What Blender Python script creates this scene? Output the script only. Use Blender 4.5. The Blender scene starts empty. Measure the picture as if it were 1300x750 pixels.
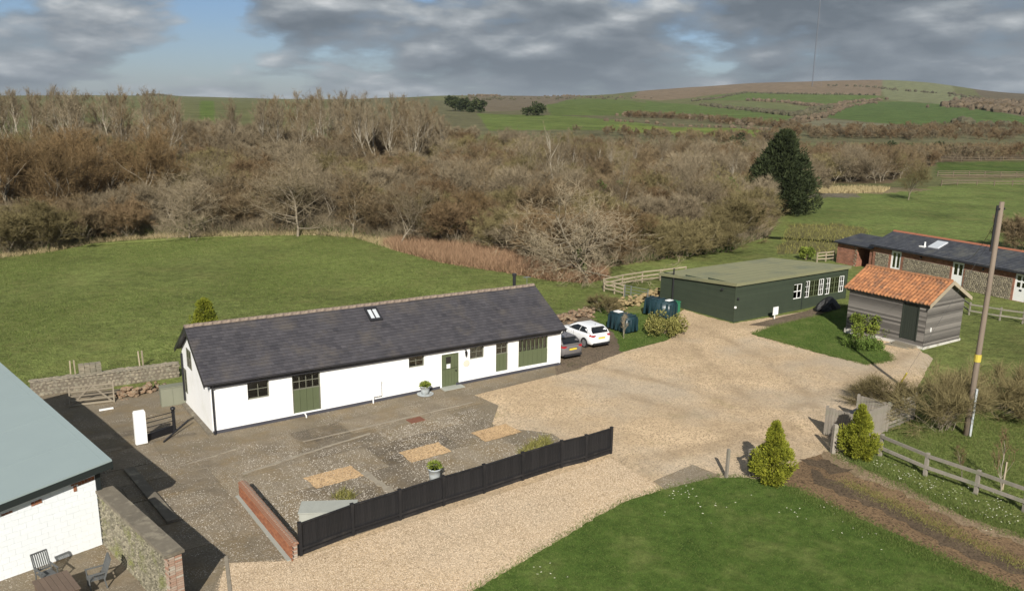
import bpy, bmesh, math, random
import numpy as np
from mathutils import Vector, Matrix

scene = bpy.context.scene
COL = scene.collection
rad = math.radians
random.seed(7)

# ------------------------------------------------------------ camera, sky, sun
F, TH, RO, CY, CAMH = 1088.104, 0.245, 0.013, 27.624, 15.0
cam_data = bpy.data.cameras.new("camera")
cam = bpy.data.objects.new("camera", cam_data)
COL.objects.link(cam)
U = Vector((1, 0, 0)); V = -Vector((0, math.sin(TH), math.cos(TH))); FW = Vector((0, math.cos(TH), -math.sin(TH)))
R_ = math.cos(RO) * U - math.sin(RO) * V
D_ = math.sin(RO) * U + math.cos(RO) * V
m = Matrix((R_, -D_, -FW)).transposed().to_4x4()
m.translation = Vector((0, 0, CAMH))
cam.matrix_world = m
cam_data.sensor_width = 36
cam_data.lens = 36 * F / 1300
cam_data.shift_y = CY / 1300
cam_data.clip_start = 0.5
cam_data.clip_end = 20000
scene.camera = cam

SUN_EL, SUN_STR, SKY_STR = 32.0, 5.0, 0.07
scene.view_settings.view_transform = 'Standard'
scene.view_settings.look = 'None'
scene.view_settings.gamma = 1
scene.view_settings.exposure = 0.44
sun_data = bpy.data.lights.new("sun", 'SUN')
sun_data.energy = SUN_STR
sun_data.angle = rad(0.5)
sun_data.color = (1.0, 0.945, 0.86)
sun = bpy.data.objects.new("sun", sun_data)
COL.objects.link(sun)
sun.location = (0, -40, 60)
sdir = Vector((-0.012, -math.cos(rad(SUN_EL)), math.sin(rad(SUN_EL))))
sun.rotation_euler = sdir.to_track_quat('Z', 'Y').to_euler()

world = bpy.data.worlds.new("World")
scene.world = world
world.use_nodes = True
nt = world.node_tree
nt.nodes.clear()
N = nt.nodes.new
LK = nt.links.new
def wmath(op, a, b=None, c=None, clamp=False):
    n = N('ShaderNodeMath'); n.operation = op; n.use_clamp = clamp
    for i, x in enumerate((a, b, c)):
        if x is None: continue
        if isinstance(x, (int, float)): n.inputs[i].default_value = x
        else: LK(x, n.inputs[i])
    return n.outputs[0]
wout = N('ShaderNodeOutputWorld'); bg = N('ShaderNodeBackground')
LK(bg.outputs[0], wout.inputs[0])
sky = N('ShaderNodeTexSky'); sky.sky_type = 'NISHITA'; sky.sun_disc = False
sky.sun_elevation = rad(SUN_EL); sky.sun_rotation = rad(180)
sky.air_density = 1.0; sky.dust_density = 0.3; sky.ozone_density = 3.0
tc = N('ShaderNodeTexCoord'); sep = N('ShaderNodeSeparateXYZ'); LK(tc.outputs['Generated'], sep.inputs[0])
zc = wmath('MAXIMUM', sep.outputs[2], 0.0)
comb = N('ShaderNodeCombineXYZ'); LK(sep.outputs[0], comb.inputs[0]); LK(sep.outputs[1], comb.inputs[1]); LK(wmath('MULTIPLY', wmath('POWER', zc, 0.85), 2.3), comb.inputs[2])
def wnoise(scale, detail, rough, off, dist=0.0):
    mp = N('ShaderNodeMapping'); mp.inputs['Location'].default_value = off
    LK(comb.outputs[0], mp.inputs[0])
    n = N('ShaderNodeTexNoise'); n.inputs['Scale'].default_value = scale; n.inputs['Detail'].default_value = detail
    n.inputs['Roughness'].default_value = rough; n.inputs['Distortion'].default_value = dist
    LK(mp.outputs[0], n.inputs[0]); return n.outputs[0]
def wramp(x, stops):
    r = N('ShaderNodeValToRGB'); LK(x, r.inputs[0])
    el = r.color_ramp.elements
    while len(el) < len(stops): el.new(0.5)
    for e, (p, c) in zip(el, stops): e.position = p; e.color = (*c, 1)
    return r.outputs[0]
CO = (2.69, 16.95, 3.82)
dens = wnoise(6.0, 11, 0.53, CO)
dens_up = wnoise(6.0, 7, 0.50, (CO[0], CO[1], CO[2] + 0.05))
mass = wnoise(2.3, 4, 0.5, (5.1, 9.91, 0.1))
cover = wramp(wmath('ADD', wmath('MULTIPLY', dens, 0.75), wmath('MULTIPLY', mass, 0.25)), [(0.42, (0, 0, 0)), (0.465, (.75, .75, .75)), (0.515, (1, 1, 1))])
lit = wmath('ADD', wmath('MULTIPLY', wmath('SUBTRACT', dens, dens_up), 3.0), 0.40, clamp=True)
lit = wmath('ADD', lit, wmath('MULTIPLY', wmath('SUBTRACT', 0.5, mass), 1.6), clamp=True)
ccol = wramp(lit, [(0.05, (0.10, 0.122, 0.145)), (0.40, (0.165, 0.19, 0.215)), (0.66, (0.29, 0.315, 0.335)), (0.95, (0.52, 0.535, 0.54))])
skm = N('ShaderNodeMix'); skm.data_type = 'RGBA'; skm.blend_type = 'MULTIPLY'; skm.inputs[0].default_value = 1
LK(sky.outputs[0], skm.inputs[6]); skm.inputs[7].default_value = (SKY_STR * .56, SKY_STR * .64, SKY_STR * .82, 1)
mx = N('ShaderNodeMix'); mx.data_type = 'RGBA'
LK(cover, mx.inputs[0]); LK(skm.outputs[2], mx.inputs[6]); LK(ccol, mx.inputs[7])
# milky band of distant cloud along the horizon
hz = wramp(zc, [(0.0, (0.6, 0.6, 0.6)), (0.03, (0.22, 0.22, 0.22)), (0.08, (0, 0, 0))])
mx2 = N('ShaderNodeMix'); mx2.data_type = 'RGBA'
LK(hz, mx2.inputs[0]); LK(mx.outputs[2], mx2.inputs[6]); mx2.inputs[7].default_value = (0.25, 0.285, 0.32, 1)
LK(mx2.outputs[2], bg.inputs[0])
bg.inputs[1].default_value = 1.0

# ------------------------------------------------------------ helpers
def smooth(x):
    x = np.clip(x, 0, 1); return x * x * (3 - 2 * x)

class MB:
    """collects boxes, tubes and polygons, then links them as one mesh object"""
    def __init__(s): s.v = []; s.f = []; s.r = []; s.M = None
    def _add(s, vs, fs, r=None):
        b = len(s.v); r = random.random() if r is None else r
        for p in vs:
            p = Vector(p)
            s.v.append(s.M @ p if s.M else p); s.r.append(r)
        s.f += [tuple(i + b for i in f) for f in fs]
    def hexa(s, p, r=None):   # 8 points: bottom 4 ccw, top 4 ccw
        s._add(p, [(3, 2, 1, 0), (4, 5, 6, 7), (0, 1, 5, 4), (1, 2, 6, 5), (2, 3, 7, 6), (3, 0, 4, 7)], r)
    def box(s, x0, y0, z0, x1, y1, z1, r=None):
        s.hexa([(x0, y0, z0), (x1, y0, z0), (x1, y1, z0), (x0, y1, z0), (x0, y0, z1), (x1, y0, z1), (x1, y1, z1), (x0, y1, z1)], r)
    def jbox(s, x0, y0, z0, x1, y1, z1, j, r=None):
        q = lambda: random.uniform(-j, j)
        s.hexa([(x + q(), y + q(), z + q()) for x, y, z in ((x0, y0, z0), (x1, y0, z0), (x1, y1, z0), (x0, y1, z0), (x0, y0, z1), (x1, y0, z1), (x1, y1, z1), (x0, y1, z1))], r)
    def poly(s, pts, r=None): s._add(pts, [tuple(range(len(pts)))], r)
    def bar(s, a, b, w, h, up=(0, 0, 1), r=None):
        a = Vector(a); b = Vector(b); d = (b - a).normalized(); up = Vector(up)
        sx = d.cross(up)
        if sx.length < 1e-4: sx = d.cross(Vector((0, 1, 0)))
        sx.normalize(); sz = sx.cross(d).normalized(); sx *= w / 2; sz *= h / 2
        s.hexa([a - sx - sz, a + sx - sz, b + sx - sz, b - sx - sz, a - sx + sz, a + sx + sz, b + sx + sz, b - sx + sz], r)
    def tube(s, pts, rr, n=8, cap=True, r=None):
        pts = [Vector(p) for p in pts]; rr = rr if isinstance(rr, (list, tuple)) else [rr] * len(pts)
        vs = []; fs = []
        px = None
        for i, p in enumerate(pts):
            d = (pts[min(i + 1, len(pts) - 1)] - pts[max(i - 1, 0)]).normalized()
            if px is None:
                px = d.cross(Vector((0, 0, 1)))
                if px.length < 1e-3: px = Vector((1, 0, 0))
            px = (px - d * px.dot(d)).normalized(); py = d.cross(px)
            for k in range(n):
                a = 2 * math.pi * k / n
                vs.append(p + (px * math.cos(a) + py * math.sin(a)) * rr[i])
        for i in range(len(pts) - 1):
            for k in range(n):
                k2 = (k + 1) % n
                fs.append((i * n + k, i * n + k2, (i + 1) * n + k2, (i + 1) * n + k))
        if cap:
            fs.append(tuple(reversed(range(n)))); fs.append(tuple(range((len(pts) - 1) * n, len(pts) * n)))
        s._add(vs, fs, r)
    def lathe(s, prof, n=16, c=(0, 0, 0), r=None):
        s.tube([(c[0], c[1], c[2] + z) for q, z in prof], [max(q, 1e-4) for q, z in prof], n, True, r)
    def stone(s, c, u, v, w, a, b, d, r=None):   # rounded pebble, u,v in the face, w outwards
        c = Vector(c); u = Vector(u); v = Vector(v); w = Vector(w)
        vs = []
        k = 6; ph = random.random() * 6
        for i in range(k):
            t = ph + 2 * math.pi * i / k; q = random.uniform(.8, 1.1)
            vs.append(c + u * (a * q * math.cos(t)) + v * (b * q * math.sin(t)))
        for i in range(k):
            t = ph + 2 * math.pi * i / k; q = random.uniform(.5, .75)
            vs.append(c + u * (a * q * math.cos(t)) + v * (b * q * math.sin(t)) + w * d * random.uniform(.75, 1))
        fs = [(i, (i + 1) % k, k + (i + 1) % k, k + i) for i in range(k)] + [tuple(range(k, 2 * k))]
        s._add(vs, fs, r)
    def mesh(s, name, mat, smooth_=False):
        me = bpy.data.meshes.new(name)
        me.from_pydata([tuple(p) for p in s.v], [], s.f)
        at = me.attributes.new('rnd', 'FLOAT', 'POINT'); at.data.foreach_set('value', s.r)
        me.materials.append(mat)
        if smooth_: me.polygons.foreach_set('use_smooth', [True] * len(me.polygons))
        me.update(); return me
    def build(s, name, mat, parent=None, smooth_=False, **kw):
        return link(name, s.mesh(name, mat, smooth_), parent, **kw)

def link(name, data, parent=None, loc=None, rz=None, label=None, cat=None, group=None, kind=None):
    o = bpy.data.objects.new(name, data); COL.objects.link(o)
    if parent: o.parent = parent
    if loc is not None: o.location = loc
    if rz is not None: o.rotation_euler = (0, 0, rz)
    tag(o, label, cat, group, kind)
    return o
def tag(o, label=None, cat=None, group=None, kind=None):
    for k, x in (('label', label), ('category', cat), ('group', group), ('kind', kind)):
        if x: o[k] = x
    return o
def thing(name, label, cat, loc=(0, 0, 0), rz=0, group=None):
    return link(name, None, None, loc, rz, label, cat, group)
def copy_tree(o, parent=None):
    c = o.copy(); COL.objects.link(c)
    if parent: c.parent = parent
    for ch in list(o.children): copy_tree(ch, c)
    return c
def np_mesh(name, Vv, Ff, mat, rnd=None, col=None, smooth_=False):
    me = bpy.data.meshes.new(name)
    Vv = np.asarray(Vv, np.float32); Ff = np.asarray(Ff, np.int32)
    k = Ff.shape[1]
    me.vertices.add(len(Vv)); me.vertices.foreach_set('co', Vv.ravel())
    me.loops.add(Ff.size); me.loops.foreach_set('vertex_index', Ff.ravel())
    me.polygons.add(len(Ff)); me.polygons.foreach_set('loop_start', np.arange(0, Ff.size, k, dtype=np.int32))
    if rnd is not None:
        me.attributes.new('rnd', 'FLOAT', 'POINT').data.foreach_set('value', np.asarray(rnd, np.float32))
    if col is not None:
        c4 = np.concatenate([col, np.ones((len(col), 1))], 1).astype(np.float32)
        me.attributes.new('tint', 'FLOAT_COLOR', 'POINT').data.foreach_set('color', c4.ravel())
    me.materials.append(mat)
    if smooth_: me.polygons.foreach_set('use_smooth', np.ones(len(Ff), bool))
    me.update(calc_edges=True); me.validate()
    return me

# ------------------------------------------------------------ materials
class MT:
    def __init__(s, name):
        s.m = bpy.data.materials.new(name); s.m.use_nodes = True
        s.t = s.m.node_tree; s.b = s.t.nodes['Principled BSDF']
    def n(s, ty, **kw):
        q = s.t.nodes.new(ty)
        for k, x in kw.items(): setattr(q, k, x)
        return q
    def l(s, a, b): s.t.links.new(a, b)
    def math(s, op, a, b=None, clamp=False):
        q = s.n('ShaderNodeMath', operation=op, use_clamp=clamp)
        for i, x in enumerate((a, b)):
            if x is None: continue
            if isinstance(x, (int, float)): q.inputs[i].default_value = x
            else: s.l(x, q.inputs[i])
        return q.outputs[0]
    def noise(s, scale, detail=4, rough=.55, coord='Object', stretch=None, dist=0):
        tc = s.n('ShaderNodeTexCoord'); src = tc.outputs[coord]
        if coord == 'World': pass
        if stretch:
            mp = s.n('ShaderNodeMapping'); mp.inputs['Scale'].default_value = stretch; s.l(src, mp.inputs[0]); src = mp.outputs[0]
        q = s.n('ShaderNodeTexNoise'); q.inputs['Scale'].default_value = scale; q.inputs['Detail'].default_value = detail
        q.inputs['Roughness'].default_value = rough; q.inputs['Distortion'].default_value = dist
        s.l(src, q.inputs[0]); return q.outputs[0]
    def voro(s, scale, feature='F1', out='Color'):
        tc = s.n('ShaderNodeTexCoord'); q = s.n('ShaderNodeTexVoronoi', feature=feature); q.inputs['Scale'].default_value = scale
        s.l(tc.outputs['Object'], q.inputs[0]); return q.outputs[out]
    def ramp(s, x, stops):
        r = s.n('ShaderNodeValToRGB'); s.l(x, r.inputs[0]); el = r.color_ramp.elements
        while len(el) < len(stops): el.new(.5)
        for e, (p, c) in zip(el, stops):
            e.position = p; e.color = (*(c if isinstance(c, tuple) else (c, c, c)), 1)
        return r.outputs[0]
    def mix(s, f, a, b, blend='MIX'):
        q = s.n('ShaderNodeMix', data_type='RGBA', blend_type=blend)
        for i, x in ((0, f), (6, a), (7, b)):
            if isinstance(x, (int, float)): q.inputs[i].default_value = x
            elif isinstance(x, tuple): q.inputs[i].default_value = (*x, 1)
            else: s.l(x, q.inputs[i])
        return q.outputs[2]
    def attr(s, name='rnd', out='Fac'):
        q = s.n('ShaderNodeAttribute', attribute_name=name); return q.outputs[out]
    def objrnd(s): return s.n('ShaderNodeObjectInfo').outputs['Random']
    def bump(s, h, strength=.5, dist=.02):
        q = s.n('ShaderNodeBump'); q.inputs['Strength'].default_value = strength; q.inputs['Distance'].default_value = dist
        s.l(h, q.inputs['Height']); s.l(q.outputs[0], s.b.inputs['Normal'])
    def done(s, col, rough=.8, metal=0., spec=.3):
        if isinstance(col, tuple): s.b.inputs['Base Color'].default_value = (*col, 1)
        else: s.l(col, s.b.inputs['Base Color'])
        s.b.inputs['Roughness'].default_value = rough; s.b.inputs['Metallic'].default_value = metal
        s.b.inputs['Specular IOR Level'].default_value = spec
        return s.m
def sc(c, k): return tuple(min(1, x * k) for x in c)
def mat(name, c, c2=None, rough=.8, ns=4., w=(.5, .35, .15), bump=0., bs=30., stretch=None, metal=0., spec=.3, detail=5, dirt=None, dscale=.6):
    """colour between c and c2 by noise, by piece and by object; optional dirt blotches"""
    s = MT(name); c2 = c2 or sc(c, .7)
    x = s.math('MULTIPLY', s.noise(ns, detail, .6, stretch=stretch), 2 * w[0])
    x = s.math('SUBTRACT', x, w[0] * .5)
    x = s.math('ADD', x, s.math('MULTIPLY', s.attr(), w[1]))
    x = s.math('ADD', x, s.math('MULTIPLY', s.objrnd(), w[2]), clamp=True)
    col = s.ramp(x, [(.0, c2), (1., c)])
    if dirt:
        col = s.mix(s.ramp(s.noise(dscale, 6, .65), [(.5, 0.), (.68, 1.)]), col, dirt)
    if bump: s.bump(s.noise(bs, 4, .6, stretch=stretch), bump, .02)
    return s.done(col, rough, metal, spec)

M = {}
M['white_render'] = mat('white_render', (.82, .82, .81), (.77, .77, .76), .75, 1.2, bump=.35, bs=9, dirt=(.74, .74, .71), dscale=.9)
M['block_paint'] = mat('block_paint', (.78, .81, .82), (.72, .75, .76), .6, 3, w=(.5, .1, .2), bump=.4, bs=14)
M['slate'] = mat('slate', (.088, .082, .088), (.030, .029, .034), .55, .9, w=(.45, .55, 0), bump=.25, bs=18, spec=.4, dirt=(.088, .078, .072), dscale=.8)
M['slate_far'] = mat('slate_far', (.085, .09, .10), (.035, .037, .045), .5, 1.2, w=(.4, .6, 0), bump=.2, bs=10, dirt=(.11, .11, .10))
M['ridge'] = mat('ridge', (.30, .24, .18), (.16, .12, .10), .85, 4, bump=.4, bs=20, dirt=(.09, .07, .06), dscale=3)
M['ridge_red'] = mat('ridge_red', (.34, .13, .07), (.2, .08, .05), .8, 4, bump=.3)
M['black_gloss'] = mat('black_gloss', (.02, .02, .022), (.012, .012, .014), .35, 5)
M['black_pipe'] = mat('black_pipe', (.028, .028, .032), (.02, .02, .022), .4, 5)
M['plinth'] = mat('plinth', (.07, .07, .085), (.04, .04, .05), .7, 3, bump=.3)
M['olive'] = mat('olive', (.105, .125, .065), (.08, .095, .05), .55, 2.5, bump=.1, bs=40)
M['olive_frame'] = mat('olive_frame', (.15, .15, .115), (.12, .12, .09), .6, 3)
M['cream'] = mat('cream', (.62, .60, .50), (.52, .5, .42), .6, 5)
M['white_paint'] = mat('white_paint', (.80, .80, .78), (.72, .72, .70), .5, 5, bump=.1)
M['blind'] = mat('blind', (.75, .74, .70), (.65, .64, .60), .9, 3)
M['interior'] = mat('interior', (.05, .045, .04), (.03, .03, .03), .9, 2)
M['fence_black'] = mat('fence_black', (.020, .019, .020), (.010, .010, .011), .7, 3, w=(.4, .3, .5), stretch=(6, 6, .6), bump=.3, bs=12, dirt=(.035, .032, .03), dscale=2)
M['brick'] = mat('brick', (.36, .15, .075), (.17, .065, .04), .85, 9, w=(.45, .3, .6), bump=.5, bs=45, dirt=(.22, .15, .10), dscale=2.5)
M['brick_far'] = mat('brick_far', (.27, .105, .06), (.17, .06, .04), .85, 3, w=(.5, .5, 0), bump=.4, bs=12)
M['brick_pier'] = mat('brick_pier', (.38, .34, .28), (.27, .115, .065), .9, 9, w=(.3, 0, .9), bump=.6, bs=40)
M['mortar'] = mat('mortar', (.23, .20, .155), (.15, .13, .10), .95, 6, bump=.5)
M['lichen_stone'] = mat('lichen_stone', (.20, .17, .13), (.10, .085, .065), .9, 3, bump=.6, bs=25, dirt=(.27, .25, .19), dscale=4)
M['flint'] = mat('flint', (.28, .255, .185), (.07, .065, .045), .7, 6, w=(.3, .8, 0), bump=.4, dirt=(.15, .16, .05), dscale=1.2)
M['flint_far'] = mat('flint_far', (.31, .27, .185), (.07, .06, .042), .8, 3, w=(.3, .9, 0), bump=.4)
M['rubble'] = mat('rubble', (.27, .235, .175), (.13, .115, .085), .9, 5, w=(.4, .6, .3), bump=.6, dirt=(.17, .16, .12), dscale=1.5)
M['rubble_red'] = mat('rubble_red', (.29, .195, .12), (.12, .075, .05), .9, 5, w=(.4, .4, .6), bump=.6, dirt=(.26, .24, .17), dscale=2.5)
M['concrete_cap'] = mat('concrete_cap', (.19, .165, .125), (.12, .105, .08), .9, 4, bump=.5, bs=30, dirt=(.26, .23, .17), dscale=2)
M['roof_sheet'] = mat('roof_sheet', (.275, .335, .33), (.245, .30, .30), .45, .7, bump=.05, bs=3)
M['trim_dark_green'] = mat('trim_dark_green', (.022, .028, .026), (.016, .02, .02), .5, 3)
M['clad_green'] = mat('clad_green', (.044, .058, .037), (.030, .040, .026), .7, 1.5, w=(.5, .5, 0), bump=.2, bs=10)
M['roof_felt'] = mat('roof_felt', (.245, .24, .135), (.20, .20, .115), .9, .5, bump=.2, bs=8, dirt=(.16, .17, .11), dscale=.35)
M['pantile'] = mat('pantile', (.42, .185, .078), (.17, .078, .042), .8, 2.5, w=(.35, .8, 0), bump=.3, bs=25, dirt=(.12, .075, .05), dscale=1.6)
M['weatherboard'] = mat('weatherboard', (.245, .225, .20), (.045, .041, .037), .85, 3, w=(.2, .7, 0), stretch=(.5, .5, 6), bump=.4, bs=10)
M['grey_wood'] = mat('grey_wood', (.30, .27, .225), (.16, .14, .115), .9, 3, w=(.45, .35, .4), stretch=(4, 4, .8), bump=.4, bs=14, dirt=(.17, .18, .12), dscale=2)
M['pale_wood'] = mat('pale_wood', (.38, .32, .23), (.24, .2, .14), .9, 3, w=(.45, .35, .4), bump=.3)
M['pole_wood'] = mat('pole_wood', (.24, .19, .145), (.12, .095, .075), .85, 3, stretch=(5, 5, .4), bump=.5, bs=10)
M['shed_door'] = mat('shed_door', (.035, .042, .032), (.025, .03, .024), .6, 4)
M['plastic_tank'] = mat('plastic_tank', (.018, .045, .055), (.012, .032, .040), .4, 2, spec=.5)
M['plastic_green'] = mat('plastic_green', (.03, .16, .085), (.025, .13, .07), .45, 2)
M['grey_green_sheet'] = mat('grey_green_sheet', (.21, .215, .16), (.17, .175, .13), .7, 2)
M['pot_grey'] = mat('pot_grey', (.42, .45, .46), (.33, .36, .37), .7, 4, bump=.2, dirt=(.28, .28, .25), dscale=5)
M['rust'] = mat('rust', (.20, .085, .05), (.14, .06, .04), .9, 6, bump=.4)
M['steel_grey'] = mat('steel_grey', (.22, .23, .23), (.15, .16, .16), .45, 6, metal=.3)
M['slab_grey'] = mat('slab_grey', (.36, .37, .33), (.28, .29, .26), .85, 3, bump=.3)
M['table_brown'] = mat('table_brown', (.16, .115, .085), (.11, .08, .06), .7, 4)
M['chair_grey'] = mat('chair_grey', (.12, .125, .125), (.08, .085, .085), .5, 5)
M['yellow'] = mat('yellow', (.55, .44, .07), (.42, .34, .06), .5, 5)
M['mast'] = mat('mast', (.18, .19, .21), (.14, .15, .17), .6, 5)  # grey puts distance haze into the mast colour; barn aerial shares it
M['tyre'] = mat('tyre', (.02, .02, .02), (.015, .015, .015), .8, 5)
M['alloy'] = mat('alloy', (.45, .45, .46), (.35, .35, .36), .35, 5, metal=.7)
M['tail_red'] = mat('tail_red', (.32, .012, .015), (.25, .01, .012), .2, 5, spec=.6)
M['plate_yellow'] = mat('plate_yellow', (.70, .52, .05), (.62, .46, .05), .4, 5)
M['lens'] = mat('lens', (.6, .62, .65), (.5, .52, .55), .15, 5)
def paint(name, c):
    s = MT(name); s.b.inputs['Coat Weight'].default_value = .6; s.b.inputs['Coat Roughness'].default_value = .05
    return s.done(s.ramp(s.noise(2.5, 3), [(.3, sc(c, .94)), (.7, c)]), .35, .15 if sum(c) < 1 else 0., .5)
M['paint_white'] = paint('paint_white', (.80, .81, .82))
M['paint_grey'] = paint('paint_grey', (.16, .15, .15))
M['tarp'] = mat('tarp', (.015, .015, .016), (.01, .01, .01), .5, 6, bump=.8, bs=6)
# clear window glass: part see-through, part mirror
def glass(name, tint, refl):
    s = MT(name); s.t.nodes.remove(s.b)
    out = [q for q in s.t.nodes if q.type == 'OUTPUT_MATERIAL'][0]
    tr = s.n('ShaderNodeBsdfTransparent'); tr.inputs[0].default_value = (*tint, 1)
    gl = s.n('ShaderNodeBsdfGlossy'); gl.inputs['Roughness'].default_value = .04; gl.inputs[0].default_value = (1, 1, 1, 1)
    fr = s.n('ShaderNodeFresnel'); fr.inputs[0].default_value = 1.5
    f = s.math('MULTIPLY', s.math('ADD', fr.outputs[0], s.math('MULTIPLY', s.noise(3, 2), .02)), refl, clamp=True)
    mxx = s.n('ShaderNodeMixShader'); s.l(f, mxx.inputs[0]); s.l(tr.outputs[0], mxx.inputs[1]); s.l(gl.outputs[0], mxx.inputs[2])
    s.l(mxx.outputs[0], out.inputs[0]); return s.m
M['glass'] = glass('glass', (.75, .78, .76), 1.2)
M['car_glass'] = mat('car_glass', (.012, .014, .016), (.008, .009, .01), .06, 3, spec=.7)
M['roof_glass'] = mat('roof_glass', (.55, .58, .6), (.45, .48, .5), .08, 3, spec=.8)

# ------------------------------------------------------------ shape of the land
BX, BY, YA = -13.682, 36.935, .566
AZ_PX = [-31., -23., -13.5, -2.7, 2.7, 10.7, 18.3, 24.5, 28.0, 31.5]      # azimuths in degrees
D_KM = [100, 160, 240, 350, 500, 700, 900, 1200, 1700, 2400, 3000, 4200]
Z_TAB = np.array([
 [0, 2.5, 4.5, 7, 8, 9, 9.5, 10.5, 12, 14, 15, 14],
 [0, 2.5, 4.5, 7, 8.5, 10, 11, 13, 16, 20, 20, 18],
 [.3, 2, 4, 6, 8, 9.5, 11, 12.5, 14, 16, 16, 14],
 [.3, 1, 2.5, 5, 7.5, 10, 13, 18, 27, 26, 20, 18],
 [.3, .5, 2, 5, 8, 11, 14, 18, 28, 27, 22, 18],
 [.4, .4, 1, 3.5, 6.5, 9.5, 13, 19, 35, 59, 60, 45],
 [.4, .4, .4, 2.5, 5.5, 8.5, 12.5, 20, 43, 77, 79, 60],
 [.4, .4, .4, 2, 5.5, 9, 13.5, 21, 43, 77, 78, 60],
 [.4, .4, .4, 1, 4, 9, 14, 20, 38, 56, 56, 45],
 [.4, .4, .4, .5, 2, 5, 9, 15, 30, 46, 46, 35]], float)
LD = np.log(np.array(D_KM, float))
_fine = np.linspace(LD[0], LD[-1], 200)
def _hermite(xs, ys, q):
    mm = np.gradient(ys, xs); i = np.clip(np.searchsorted(xs, q) - 1, 0, len(xs) - 2)
    h = xs[i + 1] - xs[i]; t = (q - xs[i]) / h
    return (2*t**3-3*t**2+1)*ys[i]+(t**3-2*t**2+t)*h*mm[i]+(-2*t**3+3*t**2)*ys[i+1]+(t**3-t**2)*h*mm[i+1]
_ZF = np.array([_hermite(LD, r, _fine) for r in Z_TAB])
_AZF = np.linspace(AZ_PX[0], AZ_PX[-1], 160)
_ZG = np.array([_hermite(np.array(AZ_PX), _ZF[:, j], _AZF) for j in range(200)])      # [200, 160]
def far_z(x, y):
    d = np.hypot(x, y) + 1e-6; az = np.degrees(np.arctan2(x, y))
    a = np.clip((az - _AZF[0]) / (_AZF[1] - _AZF[0]), 0, 158.999); ai = a.astype(int); af = a - ai
    l = np.clip((np.log(d) - _fine[0]) / (_fine[1] - _fine[0]), 0, 198.999); li = l.astype(int); lf = l - li
    z = (_ZG[li, ai]*(1-af)+_ZG[li, ai+1]*af)*(1-lf)+(_ZG[li+1, ai]*(1-af)+_ZG[li+1, ai+1]*af)*lf
    return z
def near_z(x, y):
    ce, se = math.cos(YA), math.sin(YA)
    s = (x - BX) * ce + (y - BY) * se; t = -(x - BX) * se + (y - BY) * ce
    z = .37 * smooth((s + 4) / 28) - .0045 - .3 * smooth(t / 6) * (1 - smooth((s - 16) / 10))
    return z + .25 * smooth((x - 21.5) / 3.5) * smooth((y - 45) / 5)
def gz(x, y):
    x = np.asarray(x, float); y = np.asarray(y, float)
    d = np.hypot(x, y); w = smooth((d - 92) / 60)
    z = near_z(x, y) * (1 - w) + far_z(x, y) * w
    ripple = .35 * np.sin(x * .021 + 1.3) * np.sin(y * .017 + .4) * smooth((d - 110) / 150) * np.clip(d / 500, 0, 3)
    z = z + ripple * (y > -50)
    return z
def g(x, y): return float(gz(x, y))

def pip(x, y, poly):
    x = np.asarray(x, float); y = np.asarray(y, float); ins = np.zeros(x.shape, bool); n = len(poly)
    for i in range(n):
        x1, y1 = poly[i]; x2, y2 = poly[(i + 1) % n]
        if y1 == y2: continue
        c = ((y1 > y) != (y2 > y)) & (x < (x2 - x1) * (y - y1) / (y2 - y1) + x1)
        ins ^= c
    return ins
def hnoise(x, y, k, seed):
    """cheap smooth noise from a few sines"""
    r = np.random.RandomState(seed); s = 0
    for i in range(6):
        a = r.rand() * 6.28; f = k * (0.6 + r.rand() * 1.6)
        s = s + np.sin((x * math.cos(a) + y * math.sin(a)) * f + r.rand() * 6.28)
    return s / 6

# ------------------------------------------------------------ ground sheet with the fields on it
GRASS = (.142, .168, .050)
FIELD_L = (.058, .090, .020)
MEADOW = (.125, .160, .046)
OLIVE = (.11, .115, .05)
LITTER = (.115, .085, .052)
WOOD_EDGE = [(-55.41, 76.81), (-50.61, 83.38), (-47.75, 86.79), (-45.70, 92.69), (-41.63, 95.28), (-36.01, 96.89), (-28.88, 97.08), (-22.51, 96.79), (-17.66, 94.72), (-13.71, 91.70), (-7.53, 89.03),
             (-0.87, 84.68), (3.52, 76.63), (7.92, 77.72), (15.41, 83.20), (22.78, 87.96), (29.08, 97.20), (40.52, 126.90), (59.66, 168.89), (75.31, 173.13), (118.50, 239.22), (150.23, 256.69), (182.94, 263.79)]
_we_az = np.array([math.degrees(math.atan2(x, y)) for x, y in WOOD_EDGE]); _we_d = np.array([math.hypot(x, y) for x, y in WOOD_EDGE])
_o = np.argsort(_we_az); _we_az = _we_az[_o]; _we_d = _we_d[_o]
def wood_d0(az): return np.interp(az, _we_az, _we_d)
WD1 = ([-40, -31, -17, -13, -5, 2, 10, 16, 20, 31, 40], [230, 230, 205, 230, 240, 220, 225, 250, 290, 330, 330])
def wood_d1(az): return np.interp(az, *WD1)
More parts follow.
